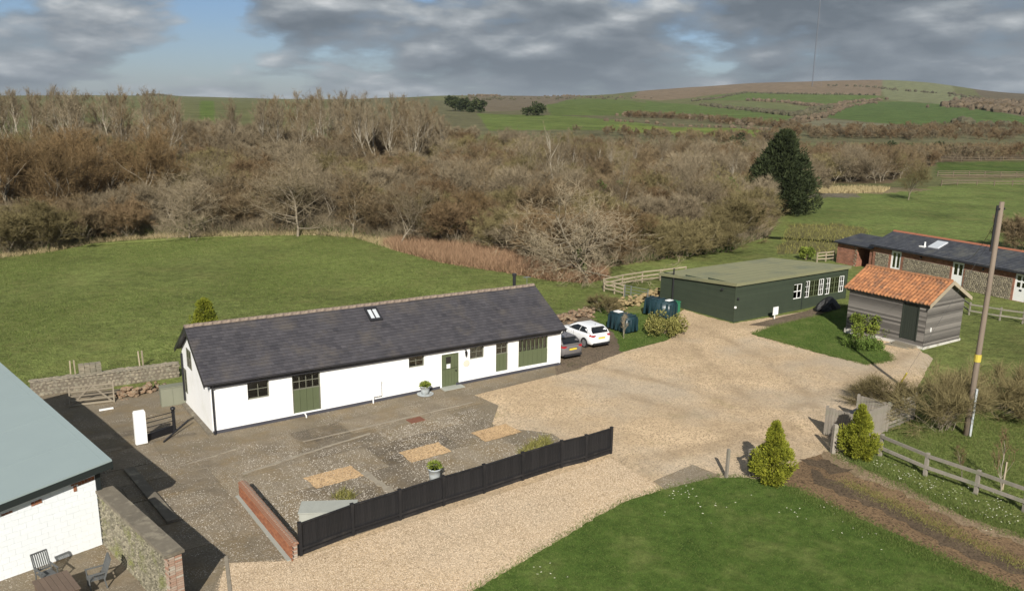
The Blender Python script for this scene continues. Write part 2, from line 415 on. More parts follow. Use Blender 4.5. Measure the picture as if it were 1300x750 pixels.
FIELDS = [
 ((.105, .10, .055), [(-901.64, 4331.68), (-97.99, 1175.00), (114.48, 875.95), (525.35, 911.19), (200.23, 343.59), (39.23, 296.05), (-69.37, 331.39)]),
 ((.085, .125, .028), [(-113.13, 315.78), (-379.96, 1066.03), (-413.72, 1215.58), (-104.97, 308.34)]),
 ((.13, .105, .075), [(-80.01, 1482.31), (-29.67, 4340.05), (115.22, 1631.83), (72.15, 1219.23), (28.20, 800.19), (7.40, 658.31), (-18.32, 613.75), (-55.17, 1022.12)]),
 ((.082, .115, .030), [(29.86, 847.61), (76.40, 1291.48), (107.96, 1356.41), (165.67, 1270.48), (168.68, 889.74), (111.32, 585.39), (64.39, 542.64), (20.82, 498.65)]),
 ((.10, .135, .035), [(-24.28, 561.42), (-1.54, 515.43), (21.18, 507.45), (54.20, 455.87), (65.87, 425.20), (66.11, 373.91), (40.45, 354.84), (-9.90, 333.17)]),
 ((.17, .125, .085), [(176.63, 1355.60), (640.70, 4364.63), (817.99, 4369.87), (1192.37, 4371.06), (1539.73, 4372.15), (1806.04, 4372.99), (562.46, 1360.05), (507.43, 1419.58), (428.49, 1667.91), (300.81, 1455.44), (207.66, 1250.76)]),
 ((.083, .118, .032), [(247.85, 1234.70), (317.28, 1447.93), (423.28, 1630.31), (487.68, 1424.45), (568.37, 1392.62), (507.20, 1214.52), (396.69, 1079.67), (321.15, 1221.20)]),
 ((.115, .13, .055), [(219.64, 1016.13), (303.60, 1165.84), (344.98, 968.50), (250.57, 765.54), (248.49, 1008.09)]),
 ((.082, .118, .033), [(185.86, 1253.96), (197.37, 1042.20), (197.43, 901.50), (215.23, 813.04), (205.38, 646.05), (149.62, 491.53), (118.99, 474.66), (108.18, 568.71), (107.60, 723.40)]),
 ((.15, .16, .085), [(662.71, 1605.60), (1806.29, 4368.31), (1914.36, 4368.65), (2107.59, 4364.58), (756.88, 1524.11), (643.90, 1216.01), (470.81, 934.43), (512.94, 1124.51), (509.55, 1212.42)]),
 ((.066, .105, .03), [(218.87, 634.83), (369.88, 989.18), (464.49, 1143.05), (505.03, 1159.41), (501.36, 1049.51), (450.48, 882.74), (393.65, 670.64), (341.41, 580.67), (273.08, 503.25), (234.80, 467.96), (212.88, 469.72), (208.33, 520.93)]),
 ((.14, .13, .085), [(138.83, 459.81), (205.07, 594.52), (203.33, 508.30), (208.86, 460.73), (257.15, 480.79), (195.17, 412.70), (151.63, 415.26)]),
 ((.105, .085, .06), [(496.06, 972.77), (643.90, 1216.01), (2204.08, 4364.88), (2609.34, 4366.16), (412.91, 703.77), (430.75, 796.09)]),
 ((.125, .16, .035), [(46.28, 407.07), (77.55, 406.11), (104.75, 417.19), (120.78, 392.21), (96.60, 343.12), (64.71, 337.85), (46.10, 349.20)]),
 (MEADOW, [(35.87, 111.85), (51.05, 143.92), (111.95, 190.22), (150.26, 195.19), (80.30, 102.50), (50.40, 83.51), (27.99, 86.38)]),
 ((.066, .10, .023), [(95.30, 195.15), (117.11, 199.19), (147.15, 203.30), (188.29, 261.24), (116.04, 238.59)]),
 ((.20, .16, .095), [(52.21, 149.27), (56.54, 161.56), (66.43, 166.51), (79.30, 161.70), (64.47, 150.87)]),
 ((.13, .115, .09), [(47.50, 141.13), (53.31, 152.09), (60.40, 150.34), (57.98, 144.82)]),
 ((.17, .14, .08), [(97.28, 197.41), (118.54, 201.68), (147.15, 203.30), (140.54, 193.98), (111.95, 190.22), (92.99, 188.52)]),
 ((.20, .13, .075), [(-13.66, 88.54), (-12.04, 85.72), (-6.70, 79.05), (-0.75, 74.85), (3.30, 71.29), (6.24, 70.50), (8.53, 73.32), (8.00, 78.51), (3.56, 77.42), (-0.88, 85.62), (-7.66, 90.57), (-12.59, 92.89)]),
 ((.115, .105, .045), [(26.48, 85.34), (34.63, 107.86), (41.11, 109.29), (43.91, 103.81), (37.48, 92.21), (32.59, 85.79)]),
]
azs = np.radians(np.concatenate([np.arange(-180, -50, 6), np.arange(-50, -34, 1), np.arange(-34, 34.01, .125), np.arange(35, 50, 1), np.arange(50, 181, 6)]))
ds = np.concatenate([[.01, 6, 12], np.arange(16, 100, .7), np.arange(100, 260, 2.0), np.geomspace(260, 4200, 210)])
AZ, DD = np.meshgrid(azs, ds)
gx = DD * np.sin(AZ); gy = DD * np.cos(AZ); gzv = gz(gx, gy)
tint = np.empty(gx.shape + (3,)); tint[:] = GRASS
azd = np.degrees(AZ); w0 = wood_d0(azd); w1 = wood_d1(azd)
jx = gx + hnoise(gx, gy, .6, 3) * np.minimum(1.2, DD * .01); jy = gy + hnoise(gx, gy, .6, 4) * np.minimum(1.2, DD * .01)
tint[DD > 170] = OLIVE
for c, poly in FIELDS[:1]: tint[pip(jx, jy, poly)] = c
inw = (np.hypot(jx, jy) > w0) & (DD < w1 + 6); tint[inw] = LITTER
for c, poly in FIELDS[1:]: tint[pip(jx, jy, poly)] = c
na, nd = len(azs), len(ds)
ii = np.arange(nd * na).reshape(nd, na)
quads = np.stack([ii[:-1, :-1], ii[:-1, 1:], ii[1:, 1:], ii[1:, :-1]], -1).reshape(-1, 4)[:, ::-1]
def mat_ground():
    s = MT('field_grass')
    c = s.attr('tint', 'Color')
    a = s.ramp(s.noise(.07, 5, .6), [(.3, .66), (.7, 1.36)])
    b = s.ramp(s.noise(1.5, 6, .72), [(.25, .5), (.75, 1.5)])
    d = s.ramp(s.noise(9, 5, .7), [(.2, .55), (.8, 1.45)])
    c = s.mix(1., c, a, 'MULTIPLY'); c = s.mix(1., c, b, 'MULTIPLY'); c = s.mix(.8, c, d, 'MULTIPLY')
    y = s.ramp(s.noise(.33, 5, .65), [(.48, 0.), (.70, .45)])
    c = s.mix(y, c, (.20, .19, .07))
    s.bump(s.math('ADD', s.noise(5, 5, .7), s.math('MULTIPLY', s.noise(.8, 3), 1.5)), .9, .2)
    return s.done(c, .95, 0, .1)
M['ground'] = mat_ground()
gm = np_mesh('ground', np.stack([gx, gy, gzv], -1).reshape(-1, 3), quads, M['ground'], col=tint.reshape(-1, 3), smooth_=True)
link('ground', gm, kind='structure')

# ------------------------------------------------------------ sheets on the ground
def sheet(name, poly, off, mt, edge=.2, jit=.12, maxlen=1.1, label=None):
    pts = []
    r = random.Random(hash(name) % 1000 if False else len(name) * 7 + len(poly))
    n = len(poly)
    for i in range(n):
        a = poly[i]; b = poly[(i + 1) % n]; L = math.hypot(b[0] - a[0], b[1] - a[1]); k = max(1, int(L / edge))
        for j in range(k):
            t = j / k; q = r.uniform(-jit, jit) * .35; q2 = r.uniform(-jit, jit) * .35; x_ = a[0] + (b[0] - a[0]) * t; y_ = a[1] + (b[1] - a[1]) * t
            w_ = math.sin(x_ * 2.1 + y_ * 1.3) * .5 + math.sin(x_ * 4.7 - y_ * 3.9 + 1) * .35 + math.sin(x_ * 1.1 - y_ * .7) * .5
            pts.append((x_ + q + w_ * jit, y_ + q2 + w_ * jit * .8))
    bm = bmesh.new()
    f = bm.faces.new([bm.verts.new((x, y, 0)) for x, y in pts])
    bmesh.ops.triangulate(bm, faces=[f])
    for _ in range(7):
        le = [e for e in bm.edges if e.calc_length() > maxlen]
        if not le: break
        bmesh.ops.subdivide_edges(bm, edges=le, cuts=1)
        bmesh.ops.triangulate(bm, faces=[q for q in bm.faces if len(q.verts) > 3])
    co = np.array([v.co[:] for v in bm.verts]); zz = gz(co[:, 0], co[:, 1]) + off
    for v, z in zip(bm.verts, zz): v.co.z = z
    bmesh.ops.recalc_face_normals(bm, faces=bm.faces)
    if sum(q.normal.z for q in bm.faces) < 0: bmesh.ops.reverse_faces(bm, faces=bm.faces)
    me = bpy.data.meshes.new(name); bm.to_mesh(me); bm.free(); me.materials.append(mt)
    return link(name, me, kind='structure')

def mat_gravel(name, base, lo, dark, moss, k=1., wear=False):
    s = MT(name)
    v = s.voro(17 * k); peb = s.ramp(v, [(.10, sc(lo, .6)), (.45, base), (.85, sc(base, 1.25))])
    fine = s.ramp(s.noise(60 * k, 3, .7), [(.25, .6), (.75, 1.35)])
    c = s.mix(.85, peb, fine, 'MULTIPLY')
    b1 = s.ramp(s.noise(.22, 6, .62), [(.38, 0.), (.66, .9)]); c = s.mix(b1, c, s.mix(.55, c, dark))
    b2 = s.ramp(s.noise(1.1, 7, .7, dist=.6), [(.50, 0.), (.75, .7)]); c = s.mix(b2, c, s.mix(.6, c, dark))
    tr = s.ramp(s.noise(.35, 4, .6, stretch=(.35, 1.6, 1)), [(.44, 0.), (.60, .75)]); c = s.mix(tr, c, s.mix(.45, c, lo))
    mo = s.ramp(s.noise(.8, 8, .72), [(.57, 0.), (.72, .6)]); c = s.mix(mo, c, moss)
    if wear: c = s.mix(s.ramp(s.noise(.13, 4, .6), [(.45, 0.), (.62, .55)]), c, s.mix(.75, c, (.36, .33, .275)))
    if wear: c = s.mix(s.math('MULTIPLY', s.attr('wear'), s.ramp(s.noise(.5, 5, .65), [(.38, .1), (.62, .85)])), c, s.mix(.6, c, sc(dark, .85)))
    s.bump(s.math('ADD', s.voro(17 * k, out='Distance'), s.noise(9, 4)), .6, .03)
    return s.done(c, .95, 0, .15)
M['gravel'] = mat_gravel('gravel', (.57, .43, .275), (.41, .305, .19), (.28, .205, .125), (.25, .205, .10), wear=True)
M['gravel_orange'] = mat_gravel('gravel_orange', (.52, .36, .20), (.40, .26, .14), (.35, .24, .13), (.4, .28, .15))
M['dirt'] = mat_gravel('dirt', (.17, .13, .09), (.11, .085, .06), (.07, .055, .04), (.075, .075, .03))
M['cement'] = mat('cement', (.34, .30, .23), (.20, .17, .13), .9, 6, bump=.6, bs=25)
M['dirt_light'] = mat_gravel('dirt_light', (.29, .215, .135), (.20, .145, .09), (.13, .095, .06), (.12, .115, .045))
M['rut'] = mat_gravel('rut', (.135, .098, .062), (.085, .062, .04), (.05, .038, .026), (.07, .06, .025))
M['track'] = mat_gravel('track', (.235, .155, .085), (.12, .08, .048), (.06, .042, .027), (.10, .085, .03))
def mat_concrete(name, base, dark, white):
    s = MT(name)
    x = s.math('ADD', s.math('MULTIPLY', s.noise(.7, 7, .68), .75), s.math('MULTIPLY', s.objrnd(), .42)); x = s.math('SUBTRACT', x, .08)
    c = s.ramp(x, [(.2, dark), (.75, base)])
    c = s.mix(.9, c, s.ramp(s.noise(14, 5, .75), [(.25, .55), (.75, 1.4)]), 'MULTIPLY')
    br = s.ramp(s.noise(.9, 5, .6), [(.48, 0.), (.7, .6)]); c = s.mix(br, c, (.20, .145, .075))
    sp = s.math('MULTIPLY', s.ramp(s.noise(22, 2, .5), [(.60, 0.), (.66, 1.)]), s.ramp(s.noise(.75, 4, .6), [(.42, 0.), (.58, 1.)]))
    c = s.mix(sp, c, white)
    gm_ = s.ramp(s.noise(1.7, 7, .7), [(.60, 0.), (.75, .5)]); c = s.mix(gm_, c, (.10, .10, .035))
    s.bump(s.noise(30, 5, .7), .5, .02)
    return s.done(c, .92, 0, .2)
M['concrete'] = mat_concrete('concrete', (.255, .21, .148), (.10, .082, .06), (.50, .45, .37))
M['concrete_base'] = mat_concrete('concrete_base', (.20, .165, .115), (.085, .072, .052), (.48, .43, .36))
def mat_lawn():
    s = MT('lawn')
    c = s.ramp(s.noise(.55, 6, .65), [(.28, (.048, .088, .016)), (.52, (.074, .118, .024)), (.72, (.135, .160, .048))])
    c = s.mix(.9, c, s.ramp(s.noise(2.6, 7, .78), [(.25, .45), (.75, 1.55)]), 'MULTIPLY')
    c = s.mix(.8, c, s.ramp(s.noise(38, 4, .7), [(.2, .5), (.8, 1.5)]), 'MULTIPLY')
    s.bump(s.math('ADD', s.noise(30, 4, .7), s.math('MULTIPLY', s.noise(3, 4), 1.5)), .7, .06)
    return s.done(c, .95, 0, .1)
M['lawn'] = mat_lawn()

GRAVEL = [(-8.65, 21.99), (-9.47, 25.69), (-7.34, 26.09), (-7.28, 27.03), (-0.24, 32.60), (1.12, 35.28), (-3.13, 36.16), (-3.51, 40.71), (-2.84, 42.70), (2.26, 46.13), (4.51, 49.25), (6.74, 50.14), (10.01, 52.96), (11.57, 55.83), (11.68, 59.34), (12.67, 61.56), (15.27, 57.51),
          (22.91, 62.27), (23.45, 57.55), (25.25, 54.16), (25.08, 48.92), (21.26, 42.98), (17.62, 37.79), (14.87, 34.48), (12.95, 31.95), (9.23, 29.37), (6.17, 28.76), (-0.13, 23.29), (-1.5, 12.0), (-9.0, 12.0)]
gvo = sheet('gravel_drive', GRAVEL, .012, M['gravel'], maxlen=.5)
# compacted wheel lines worn into the loose gravel
WHEEL = [[(12.55, 33.14), (10.83, 36.55), (8.23, 39.96), (4.69, 43.71), (1.78, 45.04)], [(13.65, 34.88), (13.05, 39.18), (10.36, 42.58), (6.64, 45.65), (4.61, 47.67)], [(14.31, 36.26), (15.57, 42.14), (14.86, 50.00), (12.88, 56.52)], [(13.02, 34.03), (12.20, 40.26), (11.60, 48.22), (10.87, 54.35)],
         [(-7.58, 23.22), (-2.37, 27.09), (2.24, 30.68), (6.87, 34.41), (11.08, 36.16)], [(-8.79, 24.75), (-4.57, 27.08), (0.40, 31.02), (5.12, 34.01), (10.01, 36.16)], [(11.10, 37.59), (16.63, 42.83), (21.63, 47.87), (23.84, 49.80)]]
co_ = np.array([v.co[:] for v in gvo.data.vertices]); px0, py0 = co_[:, 0], co_[:, 1]; wear = np.zeros(len(co_))
for ln in WHEEL:
    for (x1, y1), (x2, y2) in zip(ln, ln[1:]):
        dx_, dy_ = x2 - x1, y2 - y1; t_ = np.clip(((px0 - x1) * dx_ + (py0 - y1) * dy_) / (dx_ * dx_ + dy_ * dy_), 0, 1); dd_ = np.hypot(px0 - x1 - t_ * dx_, py0 - y1 - t_ * dy_)
        wear = np.maximum(wear, np.exp(-(dd_ / .42) ** 2))
gvo.data.attributes.new('wear', 'FLOAT', 'POINT').data.foreach_set('value', wear.astype(np.float32))
sheet('parking_dirt', [(2.45, 45.44), (4.85, 47.82), (6.84, 50.15), (6.61, 55.58), (4.85, 60.37), (2.81, 59.33)], .022, M['dirt'])
sheet('dirt_track', [(10.86, 32.39), (11.57, 33.14), (12.63, 34.18), (13.63, 34.82), (13.88, 34.28), (14.98, 32.65), (16.47, 29.73), (18.27, 27.21), (19.33, 25.09), (25.0, 16.5), (22.0, 13.5), (15.73, 23.69), (14.18, 26.12), (12.68, 28.39), (11.64, 30.42), (10.68, 31.80)], .024, M['track'])
sheet('track_edge', [(13.92, 35.17), (15.14, 33.05), (16.59, 29.98), (18.39, 27.41), (19.60, 25.48), (19.07, 24.69), (17.89, 26.57), (16.16, 29.09), (14.54, 31.96), (13.49, 34.13)], .030, M['dirt_light'], jit=.25)
sheet('wheel_rut', [(12.55, 33.14), (14.13, 30.57), (15.58, 27.90), (17.17, 25.33), (18.28, 23.50), (17.85, 22.86), (16.80, 24.69), (15.19, 27.11), (13.77, 29.68), (12.30, 32.40)], .029, M['rut'], jit=.22)
sheet('wheel_rut', [(12.21, 33.93), (13.59, 34.23), (14.38, 33.19), (13.34, 32.60)], .031, M['rut'], jit=.22)
LAWN = [(-2.0, 12.0), (-1.13, 24.08), (-0.15, 25.17), (1.47, 26.96), (3.31, 29.05), (4.64, 30.34), (6.33, 31.34), (8.26, 32.29), (9.40, 32.34), (10.70, 31.85), (11.71, 30.61), (12.98, 28.44), (14.34, 26.46), (15.93, 24.04), (20.5, 13.0), (12.0, 9.0)]
sheet('lawn', LAWN, .034, M['lawn'], .15, .12)
PATCH = [(15.97, 54.84), (18.13, 57.01), (22.55, 60.39), (24.79, 62.17), (25.05, 59.99), (22.30, 54.21), (22.78, 51.84), (22.92, 50.07), (22.67, 49.02), (20.83, 48.17), (19.23, 50.20), (17.52, 52.42)]
sheet('lawn_patch', PATCH, .034, M['lawn'], .2, .15)
sheet('paved_path', [(16.26, 57.11), (22.69, 62.32), (24.21, 62.01), (22.48, 60.19), (18.06, 56.77)], .03, M['dirt'], .4, .06)
sheet('concrete_apron', [(5.78, 31.98), (7.72, 33.58), (8.73, 32.49), (8.23, 32.14), (6.26, 30.94)], .03, M['concrete'], .4, .05)
STRIP = [(6.74, 50.14), (10.01, 52.96), (11.57, 55.83), (11.68, 59.34), (6.88, 60.72), (5.19, 61.12), (6.61, 55.58)]
sheet('grass_strip', STRIP, .03, M['lawn'], .2, .12)
YARD = [(-13.92, 36.91), (2.82, 47.47), (4.08, 46.73), (-1.91, 42.21), (-0.65, 40.68), (-0.86, 38.05), (1.88, 36.97), (2.60, 35.59), (0.66, 32.40), (-7.06, 26.34), (-7.40, 25.89), (-9.47, 25.69), (-8.65, 21.99), (-19.24, 21.78), (-25.99, 32.77), (-25.47, 43.11), (-18.30, 44.60), (-16.77, 41.78)]
yard = sheet('courtyard', YARD, .020, M['concrete_base'], .5, .04)
# concrete bays laid in uneven rows
YF = .61; cf, sf = math.cos(YF), math.sin(YF); y0 = (-8.27, 32.31)
def yw(p, q): return (y0[0] + p * cf - q * sf, y0[1] + p * sf + q * cf)
rr = random.Random(5); q = -8.0
PIT = [(-.1, -1.2, 1.95, .06), (4.2, -1.15, 6.15, .12), (8.0, -1.1, 10.0, .2)]
while q < 7.5:
    hq = rr.uniform(1.7, 2.6); p = -16 + rr.uniform(0, 2)
    while p < 14:
        wp = rr.uniform(2.2, 4.2)
        cs = [yw(p + .045, q + .045), yw(p + wp - .045, q + .045), yw(p + wp - .045, q + hq - .045), yw(p + .045, q + hq - .045)]
        if all(pip([c[0]], [c[1]], YARD)[0] for c in cs) and rr.random() < .96:
            mb = MB(); lift = rr.uniform(.028, .040)
            jj = [(c[0] + rr.uniform(-.02, .02), c[1] + rr.uniform(-.02, .02)) for c in cs]
            mb.hexa([(x, y, g(x, y) - .05) for x, y in jj] + [(x, y, g(x, y) + lift + rr.uniform(-.004, .004)) for x, y in jj])
            mb.build('concrete_slab', M['concrete'], yard)
        p += wp
    q += hq
for pi, (a, b, c, d) in enumerate(PIT):
    sheet('gravel_bed', [yw(a, b), yw(c, b), yw(c, d), yw(a, d)], .052 + pi * .002, M['gravel_orange'], .15, .07)
for (pa_, pb_, wd_) in (((-9.32, 36.03), (-1.94, 41.06), .10), ((-11.00, 32.61), (-8.57, 35.05), .16), ((-8.57, 35.05), (-6.47, 37.03), .12), ((-6.04, 32.78), (-4.53, 30.85), .3), ((-13.57, 33.60), (-12.07, 35.19), .07)):
    n_ = 12; mb = MB(); dx_, dy_ = pb_[0] - pa_[0], pb_[1] - pa_[1]; l_ = math.hypot(dx_, dy_); nx_, ny_ = -dy_ / l_, dx_ / l_; L_, R2 = [], []
    for i in range(n_ + 1):
        w_ = wd_ * rr.uniform(.6, 1.3) / 2; x_, y_ = pa_[0] + dx_ * i / n_ + rr.uniform(-.03, .03), pa_[1] + dy_ * i / n_ + rr.uniform(-.03, .03)
        L_.append((x_ + nx_ * w_, y_ + ny_ * w_)); R2.append((x_ - nx_ * w_, y_ - ny_ * w_))
    for i in range(n_):
        q4 = [R2[i], R2[i + 1], L_[i + 1], L_[i]]; mb.hexa([(x_, y_, g(x_, y_)) for x_, y_ in q4] + [(x_, y_, g(x_, y_) + .062) for x_, y_ in q4])
    mb.build('cement_seam', M['cement'], yard, kind='stuff')
mb = MB(); c = (-4.55, 38.68); cs = [(c[0] + u * cf * .38 - w * sf * .28, c[1] + u * sf * .38 + w * cf * .28) for u, w in ((-1, -1), (1, -1), (1, 1), (-1, 1))]
mb.hexa([(x, y, g(x, y)) for x, y in cs] + [(x, y, g(x, y) + .06) for x, y in cs])
mb.build('manhole_cover', M['rust'], yard)

# ------------------------------------------------------------ building helpers
def wall_open(mb, x0, x1, z0, z1, ops, y=0., th=.25, depth=.12):
    """wall face at y looking towards -y, with openings (x0,x1,z0,z1) and their reveals"""
    xs = sorted({x0, x1, *[a for o in ops for a in o[:2]]}); zs = sorted({z0, z1, *[a for o in ops for a in o[2:]]})
    for i in range(len(xs) - 1):
        for j in range(len(zs) - 1):
            cx = (xs[i] + xs[i+1]) / 2; cz = (zs[j] + zs[j+1]) / 2
            if any(o[0] < cx < o[1] and o[2] < cz < o[3] for o in ops): continue
            a, b, c, d = xs[i], xs[i+1], zs[j], zs[j+1]
            mb.poly([(a, y, c), (b, y, c), (b, y, d), (a, y, d)], .5)
            mb.poly([(b, y + th, c), (a, y + th, c), (a, y + th, d), (b, y + th, d)], .5)
    for a, b, c, d in ops:
        e = y + th
        mb.poly([(a, y, c), (a, e, c), (b, e, c), (b, y, c)], .5); mb.poly([(a, y, d), (b, y, d), (b, e, d), (a, e, d)], .5)
        mb.poly([(a, y, c), (a, y, d), (a, e, d), (a, e, c)], .5); mb.poly([(b, y, c), (b, e, c), (b, e, d), (b, y, d)], .5)
def window(parent, x0, x1, z0, z1, y, cols, rows, mf, mg, fw=.06, bw=.035, rz=0, name='window', dep=.06, label=None, loc=None, only=None):
    w = x1 - x0; h = z1 - z0; mb = MB()
    mb.box(0, 0, 0, fw, dep, h); mb.box(w - fw, 0, 0, w, dep, h); mb.box(fw, 0, 0, w - fw, dep, fw); mb.box(fw, 0, h - fw, w - fw, dep, h)
    iw = (w - 2 * fw - bw * (cols - 1)) / cols; ih = (h - 2 * fw - bw * (rows - 1)) / rows
    for i in range(1, cols): a = fw + i * iw + (i - 1) * bw; mb.box(a, .008, fw, a + bw, dep - .008, h - fw)
    for j in range(1, rows):
        c = fw + j * ih + (j - 1) * bw
        for i in range(cols): a = fw + i * (iw + bw); mb.box(a, .012, c, a + iw, dep - .012, c + bw)
    win = mb.build(name, mf, parent, loc=loc or (x0, y, z0), rz=rz)
    if label: win['label'] = label
    mp = MB(); mp.box(0, dep * .4, 0, iw, dep * .4 + .008, ih); pm = mp.mesh('pane', mg)
    for i in range(cols):
        for j in range(rows): link('pane', pm, win, loc=(fw + i * (iw + bw), 0, fw + j * (ih + bw)))
    return win
def door_boards(parent, x0, x1, z0, z1, y, nb, md, name='door', label=None):
    mb = MB(); mb.box(x0, y + .03, z0, x1, y + .06, z1); d = mb.build(name, md, parent)
    if label: d['label'] = label
    w = (x1 - x0) / nb; b = MB(); b.box(0, 0, 0, w - .012, .035, z1 - z0); bm_ = b.mesh('board', md)
    for i in range(nb): link('board', bm_, d, loc=(x0 + i * w + .006, y - .006, z0))
    return d

# ------------------------------------------------------------ white barn conversion
barn = thing('barn', 'long white single-storey barn with dark slate roof and olive doors', 'barn', (BX, BY, 0), YA)
L, WD, RT, RZ_ = 19.56, 5.75, 3.1, 4.5
EV, EZ = -.25, 2.56
sl1 = (RZ_ - EZ) / (RT - EV); BT, BZ = 5.99, 2.72; sl2 = (RZ_ - BZ) / (BT - RT)
OPS = [(1.68, 2.70, 1.38, 2.30), (3.8, 5.2, .31, 2.30), (9.95, 10.85, 1.64, 2.30), (11.85, 12.88, .26, 2.08), (13.56, 14.46, 1.56, 2.30), (15.2, 15.98, .60, 2.30), (16.67, 18.65, .63, 2.32)]
mb = MB()
wall_open(mb, 0, L, -.45, 2.42, OPS, 0, .28)
mb.poly([(0, WD, -.6), (0, 0, -.6), (0, 0, 2.42), (0, RT, 4.36), (0, WD, 2.72)], .5)
mb.poly([(L, 0, -.4), (L, WD, -.4), (L, WD, 2.72), (L, RT, 4.36), (L, 0, 2.42)], .5)
mb.poly([(L, WD, -.6), (0, WD, -.6), (0, WD, 2.72), (L, WD, 2.72)], .5)
mb.poly([(.05, .28, -.2), (L - .05, .28, .2), (L - .05, WD - .05, .2), (.05, WD - .05, -.2)], .5)
mb.build('wall', M['white_render'], barn)
segs = 40                                             # tarred band at the foot of the front wall
for i in range(segs):
    if i in (0, 26): mb = MB()
    a = L * i / segs; b = L * (i + 1) / segs
    if 24 <= i < 26: continue
    ga = g(BX + a * math.cos(YA), BY + a * math.sin(YA)); gb = g(BX + b * math.cos(YA), BY + b * math.sin(YA))
    mb.hexa([(a, -.02, ga - .2), (b, -.02, gb - .2), (b, .02, gb - .2), (a, .02, ga - .2), (a, -.02, ga + .17), (b, -.02, gb + .17), (b, .02, gb + .17), (a, .02, ga + .17)], .5)
    if i in (23, 39): mb.build('plinth', M['plinth'], barn)
mb = MB(); mb.hexa([(-.28, -.1, -.3), (0, -.1, -.3), (0, 5.7, -.6), (-.28, 5.7, -.6), (-.22, -.1, .10), (-.003, -.1, .12), (-.003, 5.7, -.18), (-.22, 5.7, -.2)])
mb.build('gable_kerb', M['concrete_cap'], barn)
mb = MB(); mb.hexa([(11.75, -.5, .0), (13.0, -.5, .0), (13.0, .1, .0), (11.75, .1, .0), (11.75, -.5, .275), (13.0, -.5, .285), (13.0, .1, .285), (11.75, .1, .275)])
mb.build('doorstep', M['slab_grey'], barn)
# roof: a deck with courses of slates on it
V0, V1 = -.30, L + .16
mb = MB()
mb.hexa([(V0, EV, EZ - .08), (V1, EV, EZ - .08), (V1, RT, RZ_ - .10), (V0, RT, RZ_ - .10), (V0, EV, EZ - .02), (V1, EV, EZ - .02), (V1, RT, RZ_ - .03), (V0, RT, RZ_ - .03)])
mb.hexa([(V0, RT, RZ_ - .10), (V1, RT, RZ_ - .10), (V1, BT, BZ - .08), (V0, BT, BZ - .08), (V0, RT, RZ_ - .03), (V1, RT, RZ_ - .03), (V1, BT, BZ - .02), (V0, BT, BZ - .02)])
roof = mb.build('roof', M['slate'], barn)
def slates(x0, x1, y0, z0, y1, z1, n, w, lift, jit, rng, sag=None):
    """n courses of slates up a slope from (y0,z0) to (y1,z1); flat pieces, each with its own tilt"""
    mb = MB(); L_ = math.hypot(y1 - y0, z1 - z0); dy, dz = (y1 - y0) / L_, (z1 - z0) / L_; ny, nz = -dz, dy
    if nz < 0: ny, nz = -ny, -nz
    ex = L_ / n
    for c in range(n):
        x = x0 - (w / 2 if c % 2 else 0)
        rowj = rng.uniform(-.3, .3)
        while x < x1 - .02:
            a = max(x, x0); b = min(x + w - .008, x1)
            if b - a > .03:
                u = c * ex + rng.uniform(-jit, jit); v = u + ex * 1.35
                if c == n - 1: v = u + ex
                h0 = lift + rng.uniform(0, .008); h1 = .004
                P = lambda xx, q, h: (xx, y0 + dy * q + ny * h, z0 + dz * q + nz * h - (sag(xx, q / L_) if sag else 0))
                rv = min(1, max(0, rng.gauss(.5, .22)))
                mb._add([P(a, u, h0 - .012), P(b, u, h0 - .012), P(b, u, h0), P(a, u, h0), P(b, v, h1), P(a, v, h1)], [(0, 1, 2, 3), (3, 2, 4, 5)], rv)
            x += w
    return mb
rng = random.Random(3)
slates(V0, V1, EV - .03, EZ - .035, RT, RZ_ - .025, 19, .27, .028, .004, rng).build('slate', M['slate'], roof, kind='stuff')
slates(V0, V1, BT + .03, BZ - .035, RT, RZ_ - .025, 16, .27, .028, .004, rng).build('slate', M['slate'], roof, kind='stuff')
x = V0; k = 0
mb = MB(); mb._add([(0, -.15, -.085), (0, -.05, .035), (0, .05, .035), (0, .15, -.085), (.425, -.15, -.085), (.425, -.05, .035), (.425, .05, .035), (.425, .15, -.085)],
                   [(4, 5, 1, 0), (5, 6, 2, 1), (6, 7, 3, 2), (0, 1, 2, 3), (7, 6, 5, 4)], .5)
rt = mb.mesh('ridge_tile', M['ridge'])
while x < V1 - .3:
    o = link('ridge_tile', rt, roof, loc=(x, RT + rng.uniform(-.012, .012), RZ_ + .03 + rng.uniform(-.01, .012)), rz=rng.uniform(-.012, .012)); x += .435
